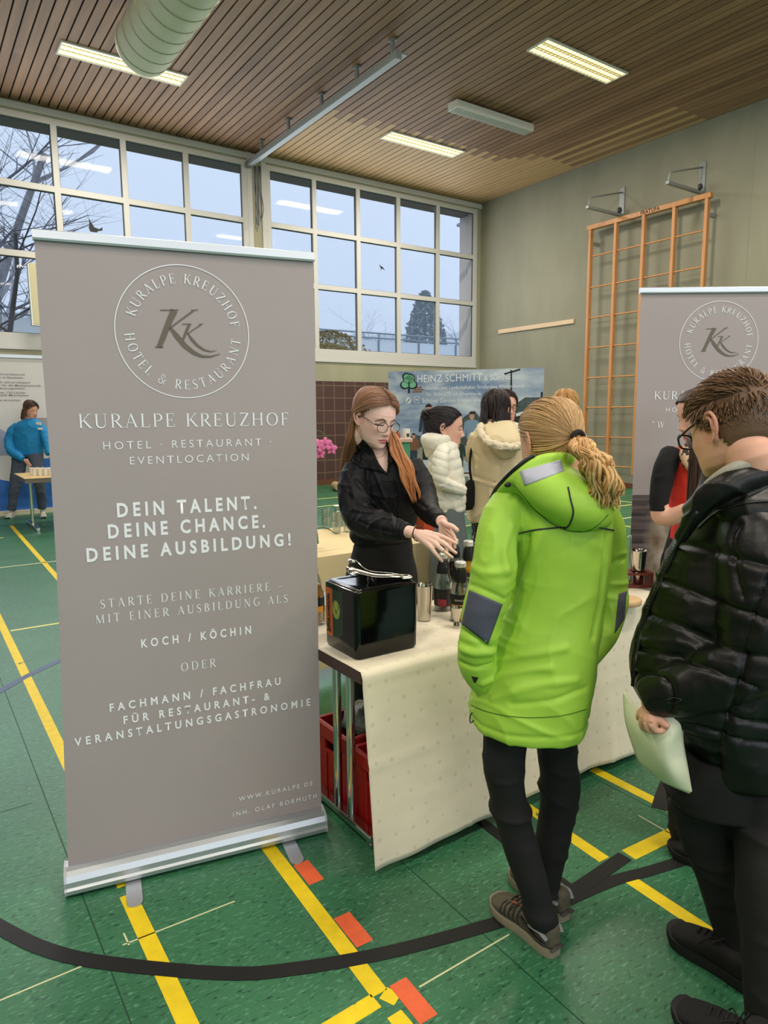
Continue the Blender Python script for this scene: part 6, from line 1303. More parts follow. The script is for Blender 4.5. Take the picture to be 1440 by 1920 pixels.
    tj = floor_at(1255, 1750); hj = floor_at(1425, 1868)
    limb(mb, [(1318, 1440, 1.76, 62), (1322, 1520, 1.77, 62), (1348, 1610, 1.77, 54), (1372, 1700, 1.76, 48), (1398, 1790, 1.74, 47), (1412, 1845, 1.73, 46)])
    limb(mb, [(1420, 1450, 1.68, 62), (1432, 1540, 1.66, 60), (1440, 1640, 1.60, 62), (1450, 1760, 1.55, 60), (1455, 1880, 1.50, 60), (1462, 1960, 1.47, 58)])
    tr = fuse(mb, .006, 4); displace(tr, lambda co: .004*vnoise(co*7, 51)+.010*creases(co, (6, 6, 16), 53, 4)*np.clip(.45+np.exp(-((co[:, 2]-.45)/.12)**2), 0, 1.2)); put('trousers', tr, M_blkcloth, root)
    mats = (M_blkshoe, M_blksole, M_lace2)
    shoe(root, tj, hj, .104, mats, .085, at(1408, 1835, 1.73), chunky=1.2)
    t2 = floor_at(1262, 1898); h2 = t2+(hj-tj)+Vector((.03, 0, 0)); shoe(root, t2, h2, .106, mats, .085, h2+(t2-h2)*.22+Vector((0, 0, .12)), chunky=1.2)
    # body with the hand that holds the sheet
    Mx = frame_of(V2(1368, 801, 1.70), math.radians(12), math.radians(20), math.radians(-3), 1.04)
    L_ = lambda x, y, z: Mx @ Vector((x, y, z)); mb = MB(); head_into(mb, Mx, 1.0, 1.0, ear_s=1.1)
    limbw(mb, [(L_(0, -.025, -.03), .052), (L_(0, -.036, -.09), .053), (V2(1412, 905, 1.71), .060), (V2(1440, 980, 1.72), .08), (V2(1440, 1200, 1.74), .09), (V2(1400, 1400, 1.74), .09)], 36)
    wr = V2(1222, 1322, 1.64)
    for pts in ([(1440, 975, 1.72, 26), (1415, 985, 1.66, 24), (1430, 1110, 1.57, 28), (1425, 1200, 1.56, 26), (1345, 1272, 1.57, 22), (1232, 1306, 1.635, 19), (1222, 1322, 1.64, 19)], [(1440, 975, 1.72, 26), (1480, 980, 1.8, 24), (1540, 1100, 1.85, 24), (1500, 1260, 1.88, 20)], [(1400, 1390, 1.74, 32), (1335, 1440, 1.75, 28), (1348, 1610, 1.77, 22), (1408, 1835, 1.73, 18)], [(1400, 1390, 1.74, 32), (1425, 1460, 1.68, 28), (1440, 1640, 1.60, 24), (1455, 1880, 1.50, 20)]): limb(mb, pts)
    kn = [V2(1199, 1340, 1.66), V2(1204, 1348, 1.635), V2(1212, 1354, 1.615), V2(1222, 1357, 1.60)]
    fg = [[V2(1200, 1356, 1.675), V2(1212, 1364, 1.665), V2(1222, 1362, 1.655)], [V2(1206, 1364, 1.64), V2(1220, 1370, 1.635), V2(1231, 1367, 1.63)], [V2(1216, 1368, 1.615), V2(1230, 1372, 1.61), V2(1242, 1368, 1.608)], [V2(1228, 1368, 1.60), V2(1240, 1371, 1.597), V2(1249, 1365, 1.597)]]
    th = [V2(1232, 1340, 1.615), V2(1240, 1352, 1.602), V2(1250, 1360, 1.590)]
    hand_into(mb, wr, kn, fg, th, .020, .0088)
    body = fuse(mb, .0034, 3); paint(body, face_paint(coords(body), Mx, (224, 170, 146), flush=1.1, brow=(104, 76, 54))); put('body', body, M_skin, root)
    specs(root, Mx, .0026, M_dk, True, .026, .018, .106, -.004, .6, (.0765, -.014, .010))
    # short hair, faded at the sides
    sc = Scalp(Mx); H = Hair(); c = (112, 82, 58)
    H.cap(sc, lambda p: hairline(p, -.098, .074, .010), (104, 78, 58), .0028)
    for i in range(2600):
        st = Vector((random.gauss(0, .7), random.uniform(-1, .95), random.uniform(-.75, 1))); p0 = sc.loc(st, .001)
        if not hairline(p0, -.102, .070, .004): continue
        top = min(1, max(0, (p0.z+.03)/.09)); L0 = .006+.024*top**1.3; nrm = (p0-HC).normalized(); fw = Vector((random.gauss(0, .25), .8, -.15)) if p0.z > .05 else Vector((0, .2, -1)); tg = (fw-nrm*fw.dot(nrm)).normalized(); d = (nrm*(.25+.15*random.random())+tg*.9).normalized()
        P = [Mx @ p0, Mx @ (p0+d*L0*.5+nrm*.003*top), Mx @ (p0+d*L0+nrm*.001)]; k = random.random(); q = .85+.15*top; H.lock(P, .0009+.0017*top, (96*q, 70*q, 50*q) if k < .6 else (134*q, 100*q, 72*q), (124, 92, 64), k=6, n=4, rp=((0, 1), (.6, .9), (1, .1)))
    H.build('hair', M_hair, root)
    # the pale sheet in his hand
    rows = [((1168, 1292, 1.70), (1200, 1330, 1.668), (1250, 1335, 1.63), (1283, 1332, 1.645)), ((1171, 1345, 1.71), (1200, 1368, 1.655), (1252, 1378, 1.60), (1285, 1350, 1.64)), ((1183, 1390, 1.715), (1212, 1408, 1.66), (1250, 1418, 1.61), (1281, 1385, 1.64)), ((1198, 1428, 1.72), (1230, 1447, 1.67), (1262, 1455, 1.63), (1290, 1440, 1.645)), ((1212, 1440, 1.72), (1240, 1464, 1.69), (1268, 1478, 1.67), (1299, 1491, 1.66))]
    g = [smooth_path([tuple(at(*p)) for p in r], 14) for r in rows]; cols = [smooth_path([r[i] for r in g], 18) for i in range(14)]
    vs = [tuple(cols[i][j]) for j in range(18) for i in range(14)]
    me = bpy.data.meshes.new('sheet'); me.from_pydata(vs, [], [(j*14+i, j*14+i+1, (j+1)*14+i+1, (j+1)*14+i) for j in range(17) for i in range(13)]); smoothed(me)
    o = link('paper_sheet', me, M('pale_cream_paper', (242, 240, 208), .7, bump=(7, .15))); s = o.modifiers.new('t', 'SOLIDIFY'); s.thickness = .0008; tag(o, 'pale curved paper sheet held in the hand beside the black jacket', 'paper')
build_man()
# ------------------------------------------------------------------ woman in the black blouse behind the counter
M_satin = M('black_satin', (13, 13, 18), .55, spec=.28, bump=(22, .15, 5)); M_frame = M('thin_dark_metal_frame', (46, 40, 38), .3, metal=.7); M_goldj = M('gold_jewellery', (214, 176, 110), .25, metal=1.)
def build_bartender():
    root = person('person with long red hair and glasses in black blouse reaching over the bottles', at(715, 1200, 3.1))
    Mx = frame_of(V2(703, 784, 2.95), math.radians(177), math.radians(17), math.radians(3), 1.02); L_ = lambda x, y, z: Mx @ Vector((x, y, z))
    # blouse
    mb = MB()
    torso(mb, [(682, 742, 846, 3.02, .06), (664, 762, 860, 3.03, .09), (650, 782, 876, 3.04, .105), (656, 786, 905, 3.04, .118), (664, 786, 940, 3.05, .118), (666, 782, 970, 3.07, .115), (660, 774, 990, 3.08, .115), (656, 772, 1004, 3.08, .118), (662, 768, 1014, 3.085, .110)])
    limb(mb, [(668, 878, 2.98, 24), (661, 912, 2.93, 27), (666, 950, 2.87, 29), (682, 976, 2.80, 30), (712, 986, 2.70, 27), (745, 994, 2.59, 21), (764, 998, 2.545, 17)])
    limb(mb, [(768, 872, 3.08, 24), (786, 905, 3.04, 26), (796, 940, 2.95, 25), (804, 960, 2.83, 21), (820, 973, 2.70, 16), (826, 976, 2.66, 14)])
    bl = fuse(mb, .005, 4)
    folds(bl, [([(668, 905), (690, 935), (706, 950)], .008, .008), ([(655, 930), (680, 945), (705, 948)], .007, -.008), ([(662, 955), (690, 962), (715, 960)], .007, .008), ([(690, 990), (715, 972), (735, 975)], .006, .007), ([(700, 880), (712, 910), (722, 935)], .006, .005), ([(770, 930), (790, 945), (800, 955)], .006, -.006), ([(740, 905), (746, 940), (742, 985)], .006, -.005), ([(675, 978), (700, 990), (740, 1000)], .006, -.006), ([(716, 940), (730, 960), (738, 985)], .006, .005), ([(650, 885), (660, 915), (664, 940)], .007, .006)])
    displace(bl, lambda co: .003*vnoise(co*9, 61)+.004*creases(co, (12, 12, 18), 62, 4)+.002*creases(co, (26, 26, 34), 63, 4))
    # the open V of the neckline: faces inside it are left out
    inv = np.array(camo.matrix_world.inverted()); co = coords(bl); q = co @ inv[:3, :3].T+inv[:3, 3]; px = 720+FPX*q[:, 0]/-q[:, 2]; py = 960-FPX*q[:, 1]/-q[:, 2]
    nr = normals(bl); front = ((np.array(CO)-co)*nr).sum(1) > 0
    t = np.clip((py-838)/(887-838), 0, 1); inside = front & (py < 887) & (py > 800) & (px > 687+(723-687)*t) & (px < 729+(728-729)*t)
    bm = bmesh.new(); bm.from_mesh(bl); bm.verts.ensure_lookup_table(); bmesh.ops.delete(bm, geom=[f for f in bm.faces if all(inside[v.index] for v in f.verts)], context='FACES'); bm.to_mesh(bl); bm.free()
    bo = put('blouse', bl, M_satin, root)
    mb = MB(); limbw(mb, [(L_(0, -.03, -.03), .05), (L_(0, -.04, -.09), .049), (V2(708, 850, 3.0), .054), (V2(712, 880, 3.02), .075), (V2(715, 960, 3.06), .08), (V2(715, 1080, 3.1), .08)], 32)
    chest = MB(); torso(chest, [(694, 730, 838, 3.01, .05), (688, 736, 855, 3.01, .074), (684, 742, 880, 3.02, .088), (690, 745, 905, 3.03, .085)]); mb.rings([[Vector(v) for v in chest.v[i*48:(i+1)*48]] for i in range(len(chest.v)//48)])
    head_into(mb, Mx, .96, .95, ear_s=.92)
    wR, wL = V2(774, 998, 2.53), V2(829, 978, 2.645)
    for pts in ([(712, 884, 3.03, 18), (672, 882, 2.98, 15), (666, 950, 2.87, 16), (690, 980, 2.78, 15), (745, 994, 2.59, 13), (774, 998, 2.53, 11.5)], [(714, 884, 3.03, 18), (768, 878, 3.08, 15), (796, 940, 2.95, 15), (806, 962, 2.82, 13), (829, 978, 2.645, 11)]): limb(mb, pts)
    # right hand: back of the hand up, fingers spread over the bottle necks
    kn = [V2(822, 1004, 2.485), V2(820, 1012, 2.465), V2(816, 1020, 2.452), V2(808, 1026, 2.448)]
    fg = [[V2(836, 1009, 2.47), V2(847, 1015, 2.462), V2(855, 1019, 2.458)], [V2(836, 1022, 2.445), V2(847, 1031, 2.437), V2(855, 1037, 2.432)], [V2(829, 1031, 2.435), V2(839, 1039, 2.43), V2(848, 1045, 2.428)], [V2(815, 1036, 2.437), V2(822, 1044, 2.434), V2(829, 1052, 2.434)]]
    hand_into(mb, wR, kn, fg, [V2(806, 1000, 2.55), V2(824, 1012, 2.56), V2(838, 1022, 2.55)], .0195, .0079)
    # left hand: palm towards the viewer, thumb stretched out, fingers curling down
    kn = [V2(842, 994, 2.60), V2(839, 1000, 2.615), V2(834, 1006, 2.63), V2(828, 1009, 2.64)]
    fg = [[V2(850, 1003, 2.575), V2(854, 1012, 2.56), V2(856, 1019, 2.555)], [V2(848, 1010, 2.585), V2(852, 1019, 2.57), V2(853, 1027, 2.565)], [V2(842, 1016, 2.60), V2(845, 1025, 2.59), V2(846, 1032, 2.585)], [V2(834, 1018, 2.625), V2(837, 1027, 2.615), V2(838, 1033, 2.61)]]
    hand_into(mb, wL, kn, fg, [V2(838, 984, 2.60), V2(848, 987, 2.575), V2(857, 994, 2.56)], .0175, .0076)
    for pts in ([(714, 1050, 3.1, 26), (690, 1080, 3.1, 22), (690, 1250, 3.12, 19), (692, 1420, 3.14, 15)], [(714, 1050, 3.1, 26), (745, 1080, 3.1, 22), (742, 1250, 3.12, 19), (742, 1420, 3.14, 15)]): limb(mb, pts)
    body = fuse(mb, .0026, 2); paint(body, face_paint(coords(body), Mx, (240, 200, 186), lips=(206, 104, 112), brow=(158, 112, 88), flush=.9)); put('body', body, M_skin, root)
    bb = bvh_of(bl, body)
    c1 = decal('collar', bb, [(681, 824), (699, 843), (719, 887), (674, 877)], M_satin, bo, .005, (10, 10), .002, bulge=.003); decal('collar', bb, [(724, 828), (742, 838), (752, 858), (731, 872)], M_satin, bo, .006, (10, 10), .002, bulge=.003)
    decal('collar', bb, [(681, 824), (676, 874), (662, 866), (668, 838)], M_satin, bo, .006, (8, 8), .002)
    for pl in ([(678, 826), (693, 846), (708, 868), (723, 889)], [(724, 829), (729, 850), (729, 872), (726, 890)]): seamline('neckline', bb, pl, .0042, M_satin, bo, .002)
    for p in ((732, 901), (742, 928), (746, 956)): b_ = hit(bb, *p, .002); MB().ball(b_, (.0055, .0055, .0055), 10).build('button', M_dk, bo, smooth=True)
    seamline('placket', bb, [(725, 886), (734, 905), (744, 932), (748, 960), (746, 995)], .0016, M_dk, bo)
    mb = MB(); torso(mb, [(668, 770, 1000, 3.09, .105), (664, 773, 1020, 3.09, .115), (655, 778, 1050, 3.1, .13), (645, 784, 1085, 3.1, .135), (645, 784, 1120, 3.1, .13)])
    limb(mb, [(685, 1110, 3.1, 34), (688, 1230, 3.12, 30), (690, 1350, 3.13, 28), (692, 1445, 3.14, 27)]); limb(mb, [(748, 1110, 3.1, 34), (745, 1230, 3.12, 30), (743, 1350, 3.13, 28), (742, 1445, 3.14, 27)])
    tr = fuse(mb, .007, 4); displace(tr, lambda co: .004*creases(co, (8, 8, 14), 65, 4)); put('trousers', tr, M_blkcloth, root)
    for x in (692, 742): h_ = at(x, 1300, 3.16); h_ = Vector((h_.x, h_.y+.05, 0)); shoe(root, h_+Vector((0, -.25, 0)), h_, .09, (M_blkshoe, M_blksole, M_lace2), .08, h_+Vector((0, -.05, .12)), laces=False)
    gl = specs(root, Mx, .0013, M_frame, True, .0245, .0205, .1045, -.010, .85)
    for sx in (-1, 1):
        def on(x, z, off):
            a = L_(sx*x, .2, z); d = (Mx.to_3x3() @ Vector((0, -1, 0))).normalized(); r = bb.ray_cast(a, d); return (r[0] if r[0] is not None else L_(sx*x, .085, z))-d*off
        MB().tube([on(x, -.0065+4.2*(x-.032)**2, .0004) for x in np.linspace(.018, .0465, 14)], [.0006, .0010, .0012, .0013, .0014, .0014, .0014, .0014, .0014, .0014, .0014, .0013, .0011, .0007], 6).build('eyelashes', M('dark_brown_lash', (58, 40, 36), .6), root, smooth=True)
        MB().tube([on(x, .0212-.9*(x-.030)**2/.02, .0002) for x in np.linspace(.012, .050, 14)], [.0012, .0019, .0023, .0025, .0026, .0025, .0024, .0023, .0021, .0018, .0015, .0013, .0010, .0006], 6).build('eyebrow', M('auburn_brow', (136, 98, 78), .7), root, smooth=True)
    rr = (wR-V2(745, 994, 2.59)).normalized(); u = rr.orthogonal().normalized(); v = rr.cross(u); cc = V2(784, 1000, 2.515)
    MB().tube([cc+(u*math.cos(a)+v*math.sin(a))*.0285 for a in np.linspace(0, 2*math.pi, 25)], .0022, 6).build('hair_tie_bracelet', M('brown_elastic', (70, 46, 44), .8), root, smooth=True)
    f0, f1 = V2(829, 1031, 2.435), V2(839, 1039, 2.43); rr = (f1-f0).normalized(); u = rr.orthogonal().normalized(); v = rr.cross(u); cc = f0*.7+f1*.3
    MB().tube([cc+(u*math.cos(a)+v*math.sin(a))*.0086 for a in np.linspace(0, 2*math.pi, 17)], .0011, 6).build('finger_ring', M_goldj, root, smooth=True)
    ec = L_(.076, -.006, -.040); MB().tube([ec+(Mx.to_3x3() @ Vector((0, math.cos(a)*.008, math.sin(a)*.0095-.008))) for a in np.linspace(0, 2*math.pi, 19)], .0019, 6).build('hoop_earring', M_goldj, root, smooth=True)
    seamline('necklace', bb, [(697, 846), (704, 856), (715, 857), (723, 846), (726, 838)], .0009, M_goldj, root)
    # long red hair with a centre parting
    sc = Scalp(Mx, .96); H = Hair(); r0, r1, r2 = (140, 104, 86), (172, 124, 88), (194, 126, 72)
    H.cap(sc, lambda p: hairline(p, -.085, .080, .012), (134, 98, 80), .004, .96)
    J = lambda s: Vector((random.uniform(-1, 1), random.uniform(-1, 1), random.uniform(-1, 1)))*s
    for i in range(640):
        side = 1 if i % 2 else -1; y0 = random.uniform(-.075, .084); t0 = Vector((.003*side, y0, np.interp(y0, [-.08, -.03, .02, .06, .085], [.09, .112, .112, .098, .076])))-HC; off = random.uniform(.005, .013)
        if side > 0:
            end = Vector((.93, random.uniform(-.72, -.40), random.uniform(-.35, -.1))); P = [Mx @ sc.loc(slerp(t0, end, t), off+.002*math.sin(math.pi*t)) for t in np.linspace(0, 1, 6)]
            j = random.uniform(-1, 1); k = random.uniform(-1, 1); P += [V2(668+11*j, 792, 2.985+.025*k)+J(.003), V2(664+15*j, 826, 3.02+.03*k)+J(.004), V2(655+15*j, 862, 3.09+.02*k)+J(.004), V2(648+10*j, 905+random.uniform(0, 25), 3.16+.02*k)+J(.005)]
        else:
            end = Vector((-.93, random.uniform(-.60, -.12), random.uniform(-.5, -.2))); P = [Mx @ sc.loc(slerp(t0, end, t), off+.002*math.sin(math.pi*t)) for t in np.linspace(0, 1, 6)]
            j = random.uniform(-1, 1); k = random.uniform(-1, 1); e = random.uniform(.72, 1.04)
            W_ = [V2(738+9*j, 822, 2.96+.02*k)+J(.003), V2(745+12*j+2*math.sin(3*j), 848, 2.93+.02*k)+J(.003), V2(757+13*j-3*math.sin(3*j+1), 872, 2.905+.016*k)+J(.003), V2(768+13*j+3*math.sin(3*j+2), 898, 2.89+.015*k)+J(.003), V2(776+11*j-3*math.sin(3*j+3), 922, 2.885+.014*k)+J(.003), V2(783+8*j, 944, 2.89+.014*k)+J(.004)]
            P += W_[:max(3, int(6*e))]
        kx = random.random(); c0 = r0 if kx < .6 else (160, 120, 94); H.lock(P, random.uniform(.0024, .0046), c0, r2 if side < 0 else r1, k=24, flat=.5, rp=((0, .25), (.12, 1), (.85, .8), (1, .1)))
    H.build('hair', M_hair, root)
build_bartender()
# ------------------------------------------------------------------ the other visitors
M_puff = M('ivory_quilted_nylon', (226, 222, 204), .5, spec=.4, bump=(22, .3, 5)); M_beige = M('beige_parka_cloth', (212, 196, 158), .8, var=(4, .06), bump=(14, .25, 5)); M_fleece = M('cream_fleece', (222, 208, 180), .95, bump=(60, 1.0)); M_gtr = M('grey_wide_trousers', (98, 106, 106), .85, bump=(12, .2)); M_red = M('red_top_cloth', (212, 50, 38), .75, bump=(14, .2)); M_cardi = M('black_cardigan_knit', (11, 11, 13), .9, bump=(140, .2)); M_blue = M('bright_blue_sweat', (22, 128, 186), .75, bump=(16, .3)); M_jean = M('grey_blue_denim', (86, 92, 108), .85, var=(8, .12)); M_wshoe = M('white_trainer', (226, 220, 210), .6); M_wsole = M('white_rubber_sole', (232, 228, 220), .6)
def dotted(name, a, b_, sc, thr):
    m = bpy.data.materials.new(name); m.use_nodes = True; nt = m.node_tree; L = nt.links.new; b = nt.nodes['Principled BSDF']; tc = nn(nt, 'ShaderNodeTexCoord'); v = nn(nt, 'ShaderNodeTexNoise'); v.inputs['Scale'].default_value = sc; v.inputs['Detail'].default_value = 2
    r = nn(nt, 'ShaderNodeMapRange'); r.inputs['From Min'].default_value = thr; r.inputs['From Max'].default_value = thr+.03; mx = nn(nt, 'ShaderNodeMix', data_type='RGBA'); mx.inputs[6].default_value = (*srgb(a), 1); mx.inputs[7].default_value = (*srgb(b_), 1)
    L(tc.outputs['Object'], v.inputs[0]); L(v.outputs[0], r.inputs[0]); L(r.outputs[0], mx.inputs[0]); L(mx.outputs[2], b.inputs['Base Color']); b.inputs['Roughness'].default_value = .8; return m
M_floral = dotted('black_floral_skirt', (24, 22, 28), (190, 178, 180), 42, .56); M_leop = dotted('animal_print_scarf', (196, 160, 130), (40, 28, 24), 55, .50)
def neck_core(mb, Mx, path, s=1.):
    L_ = lambda x, y, z: Mx @ Vector((x, y, z)); limbw(mb, [(L_(0, -.03, -.03), .052*s), (L_(0, -.036, -.09), .050*s)]+[(p, r) for p, r in path], 24)
def finish_body(mb, Mx, root, tone, vox=.0045, **kw):
    b = fuse(mb, vox, 2); paint(b, face_paint(coords(b), Mx, tone, **kw)); return put('body', b, M_skin, root)
def ground(px, py, D): q = at(px, py, D); return Vector((q.x, q.y, 0))
def fall_hair(H, sc, Mx, n, c0, c1, length, top=.08, r=.004, spread=(-.9, .1), wave=0., low=-.10, part=0., back=True, k=14):
    """straight or wavy hair falling from a parting, down to length below the eye line (head units)"""
    for i in range(n):
        y0 = random.uniform(-.09, .082); sd = 1 if i % 2 else -1; t0 = Vector((part+.004*sd, y0, np.interp(y0, [-.09, -.03, .02, .06, .085], [.085, .112, .112, .098, .074])))-HC
        ye = random.uniform(*spread); xe = math.sqrt(max(.02, 1-ye*ye)); end = Vector((sd*xe, ye, random.uniform(-.35, -.15))); off = random.uniform(.004, .014); P = [Mx @ sc.loc(slerp(t0, end, t), off) for t in np.linspace(0, 1, 6)]
        e = sc.loc(end, off); ln = length*random.uniform(.8, 1.05); ph = random.uniform(0, 6.3)
        for q in (.33, .66, 1.):
            z = e.z-(e.z+ln)*q; P.append(Mx @ Vector((e.x*(1+.05*q)+wave*math.sin(ph+6*q), e.y-.01*q+wave*math.cos(ph+6*q), z))+Vector((random.uniform(-1, 1), random.uniform(-1, 1), 0))*.004)
        H.lock(P, r*random.uniform(.7, 1.2), c0, c1, k=k, flat=.5, rp=((0, .3), (.12, 1), (.8, .9), (1, .2)))
def build_white():
    D = 4.2; root = person('person in ivory quilted jacket with dark hair in a bun, seen in profile', ground(842, 1000, D)); Mx = frame_of(V2(835, 802, D), math.radians(122), math.radians(4), 0, 1.10)
    mb = MB(); torso(mb, [(822, 848, 824, D, .06), (812, 856, 834, D, .10), (806, 860, 850, D, .125), (803, 866, 875, D, .13), (804, 870, 900, D, .13), (806, 873, 925, D, .13), (808, 872, 945, D, .13), (811, 871, 956, D, .125)])
    j = fuse(mb, .007, 4); zz = lambda co: np.abs(np.sin((co[:, 2]-.15*co[:, 0])*math.pi/.058)); displace(j, lambda co: .0065*(zz(co)**.5)-.004+.004*creases(co, (20, 20, 16), 71, 4)); jk = put('jacket', j, M_puff, root)
    mb = MB(); limb(mb, [(834, 838, D-.10, 10), (827, 855, D-.15, 14), (825, 878, D-.17, 15), (825, 897, D-.17, 14.5), (838, 909, D-.16, 12), (855, 916, D-.13, 10), (870, 921, D-.10, 8)], 20)
    s = fuse(mb, .006, 3); displace(s, lambda co: .005*np.abs(np.sin((co[:, 2]+.35*(co@np.array(HR)))*math.pi/.045))**.6+.004*creases(co, (20, 20, 20), 72, 4)); put('sleeve', s, M_puff, jk)
    mb = MB(); torso(mb, [(806, 834, 810, D+.02, .07), (793, 845, 817, D, .09), (789, 847, 824, D, .105), (791, 844, 833, D, .10), (796, 832, 844, D, .08), (800, 818, 856, D, .05)], tilt=0); h = fuse(mb, .006, 5); displace(h, lambda co: .006*creases(co, (9, 9, 16), 73, 4)+.004*vnoise(co*12, 3)); put('hood', h, M_puff, jk)
    mb = MB(); torso(mb, [(822, 866, 945, D, .12), (818, 868, 975, D, .13), (812, 874, 1010, D, .14), (808, 878, 1050, D, .15), (806, 880, 1110, D, .15), (806, 880, 1190, D, .15)], n=40); t = fuse(mb, .008, 3); displace(t, lambda co: .012*creases(co, (9, 9, 2), 74, 3)); put('trousers', t, M_gtr, root)
    mb = MB(); head_into(mb, Mx, .95); neck_core(mb, Mx, [(V2(836, 850, D), .06), (V2(838, 950, D), .08)]); w = V2(858, 921, D-.07); limb(mb, [(836, 850, D-.05, 9), (826, 885, D-.16, 9), (858, 918, D-.10, 6)])
    hand_into(mb, w, [w+HR*.02+HF*.03+Vector((0, 0, .02-.015*k)) for k in range(4)], [[w+HR*.02+HF*.05+Vector((0, 0, .015-.015*k)), w+HR*.02+HF*.065+Vector((0, 0, -.005-.015*k)), w+HR*.02+HF*.07+Vector((0, 0, -.02-.013*k))] for k in range(4)], [w+HR*.02, w+HR*.02+HF*.02+Vector((0, 0, -.02)), w+HR*.02+HF*.03+Vector((0, 0, -.04))])
    finish_body(mb, Mx, root, (222, 172, 150), brow=(50, 36, 34))
    for x in (824, 866): h_ = ground(x, 1190, D); shoe(root, h_+HR*.22-HF*.08, h_, .09, (M_wshoe, M_wsole, M_wsole), .08, h_+HR*.05+Vector((0, 0, .12)), laces=False)
    sc = Scalp(Mx, .95); H = Hair(); H.cap(sc, lambda p: hairline(p, -.08, .075, .015), (34, 27, 30), .004, .95); tie = Vector((.0, -1, .28)); tw = Mx @ sc.loc(tie, .02)
    for i in range(420):
        y = random.uniform(-.10, .085); sx = random.choice((-1, 1)); zh = np.interp(y, [-.12, -.045, -.012, .02, .045, .07, .09], [-.085, -.08, .0, .02, .05, .068, .076]); st = Vector((sx*.075*math.sqrt(max(0, 1-min(1, abs((y+.01)/.1))**2.2)), y, zh))-HC
        P = [Mx @ sc.loc(slerp(st, tie, t*.96), random.uniform(.004, .009)) for t in np.linspace(0, 1, 7)]+[tw]; H.lock(P, .004, (40, 32, 36), (30, 24, 28), k=12)
    bc = V2(804, 779, D)
    for i in range(90):
        a0 = random.uniform(0, 6.28); rr = random.uniform(.018, .042); ax = Vector((random.gauss(0, 1), random.gauss(0, 1), random.gauss(0, 1))).normalized(); u = ax.orthogonal().normalized(); v = ax.cross(u); H.lock([bc+(u*math.cos(a0+t)+v*math.sin(a0+t))*rr+ax*.01*t for t in np.linspace(0, 3.2, 7)], .006, (38, 30, 34), (28, 22, 26), k=12)
    H.lock([bc+HR*.03, (bc+tw)/2, tw], .03, (34, 27, 30), k=6, rp=((0, 1), (1, 1))); H.build('hair', M_hair, root)
def build_beige():
    D = 4.55; root = person('person with dark straight hair in beige hooded parka seen from behind', ground(925, 1000, D)); Mx = frame_of(V2(930, 770, D), math.radians(58), math.radians(6), 0, 1.10)
    mb = MB(); torso(mb, [(905, 960, 792, D, .09), (891, 972, 806, D, .13), (884, 982, 830, D, .15), (884, 986, 865, D, .155), (884, 988, 892, D, .155), (880, 990, 902, D, .16), (878, 994, 935, D, .165), (876, 996, 975, D, .17)]); limb(mb, [(895, 815, D-.02, 13), (889, 845, D+.02, 13), (892, 880, D+.10, 12), (910, 890, D+.2, 11)]); limb(mb, [(972, 815, D+.02, 13), (984, 850, D+.05, 13), (980, 885, D+.12, 12)])
    c = fuse(mb, .0075, 4); folds(c, [([(884, 893), (905, 899), (925, 904), (960, 908)], .012, -.014), ([(884, 897), (925, 909), (960, 913)], .012, .010), ([(890, 850), (897, 860), (893, 872)], .012, -.010), ([(935, 865), (938, 885), (937, 900)], .01, -.006)]); displace(c, lambda co: .005*vnoise(co*6, 81)+.010*creases(co, (8, 8, 6), 82, 4)); co_ = put('parka', c, M_beige, root)
    mb = MB(); torso(mb, [(908, 958, 790, D-.05, .08), (903, 968, 808, D-.12, .10), (908, 976, 826, D-.16, .11), (922, 972, 842, D-.16, .09), (936, 962, 858, D-.15, .05)]); h = fuse(mb, .007, 4); displace(h, lambda co: .007*creases(co, (9, 9, 9), 83, 4)); hd = put('hood', h, M_beige, co_)
    mb = MB(); limb(mb, [(902, 797, D-.14, 6), (900, 806, D-.19, 7), (906, 820, D-.24, 8), (918, 831, D-.27, 8.5), (938, 837, D-.275, 8.5), (960, 838, D-.26, 8), (978, 835, D-.22, 7)], 16); tr = fuse(mb, .007, 2); displace(tr, lambda co: .007*vnoise(co*45, 84)+.004*vnoise(co*90, 85)); put('fleece_trim', tr, M_fleece, hd)
    mb = MB(); torso(mb, [(884, 986, 960, D, .14), (884, 980, 1000, D, .14), (886, 974, 1060, D, .14), (888, 972, 1110, D, .14)]); sk = fuse(mb, .009, 3); displace(sk, lambda co: .010*creases(co, (10, 10, 2), 86, 3)); put('skirt', sk, M_floral, root)
    mb = MB(); head_into(mb, Mx, .95); neck_core(mb, Mx, [(V2(932, 830, D), .07), (V2(935, 960, D), .09)]); 
    for x in (912, 952): limb(mb, [(x, 960, D, 14), (x, 1060, D, 13), (x, 1160, D, 9)])
    finish_body(mb, Mx, root, (222, 172, 150))
    for x in (912, 952): h_ = ground(x, 1160, D); shoe(root, h_+HF*.2, h_-HF*.05, .09, (M_blkshoe, M_blksole, M_lace2), .085, h_+Vector((0, 0, .12)), laces=False)
    sc = Scalp(Mx, .95); H = Hair(); H.cap(sc, lambda p: hairline(p, -.09, .075, .0), (36, 28, 28), .005, .95); fall_hair(H, sc, Mx, 520, (42, 32, 32), (34, 26, 26), .125, r=.005, spread=(-1., .35)); H.build('hair', M_hair, root)
    bg_ = thing('shoulder_bag', 'black bag hanging at the left side of the beige parka', 'bag', V2(880, 925, D-.05)); mb = MB(); limb(mb, [(884, 900, D-.08, 4), (881, 912, D-.08, 9), (879, 930, D-.08, 11), (879, 948, D-.08, 10), (880, 956, D-.08, 5)], 20, flat=1.4); put('pouch', fuse(mb, .006, 3), M_cardi, bg_)
    MB().tube(smooth_path([V2(884, 902, D-.08), V2(881, 880, D-.06), V2(882, 855, D-.05), V2(888, 828, D-.04), V2(900, 806, D-.02)], 18), .012, 8, flat=.4).build('strap', M_cardi, bg_, smooth=True)
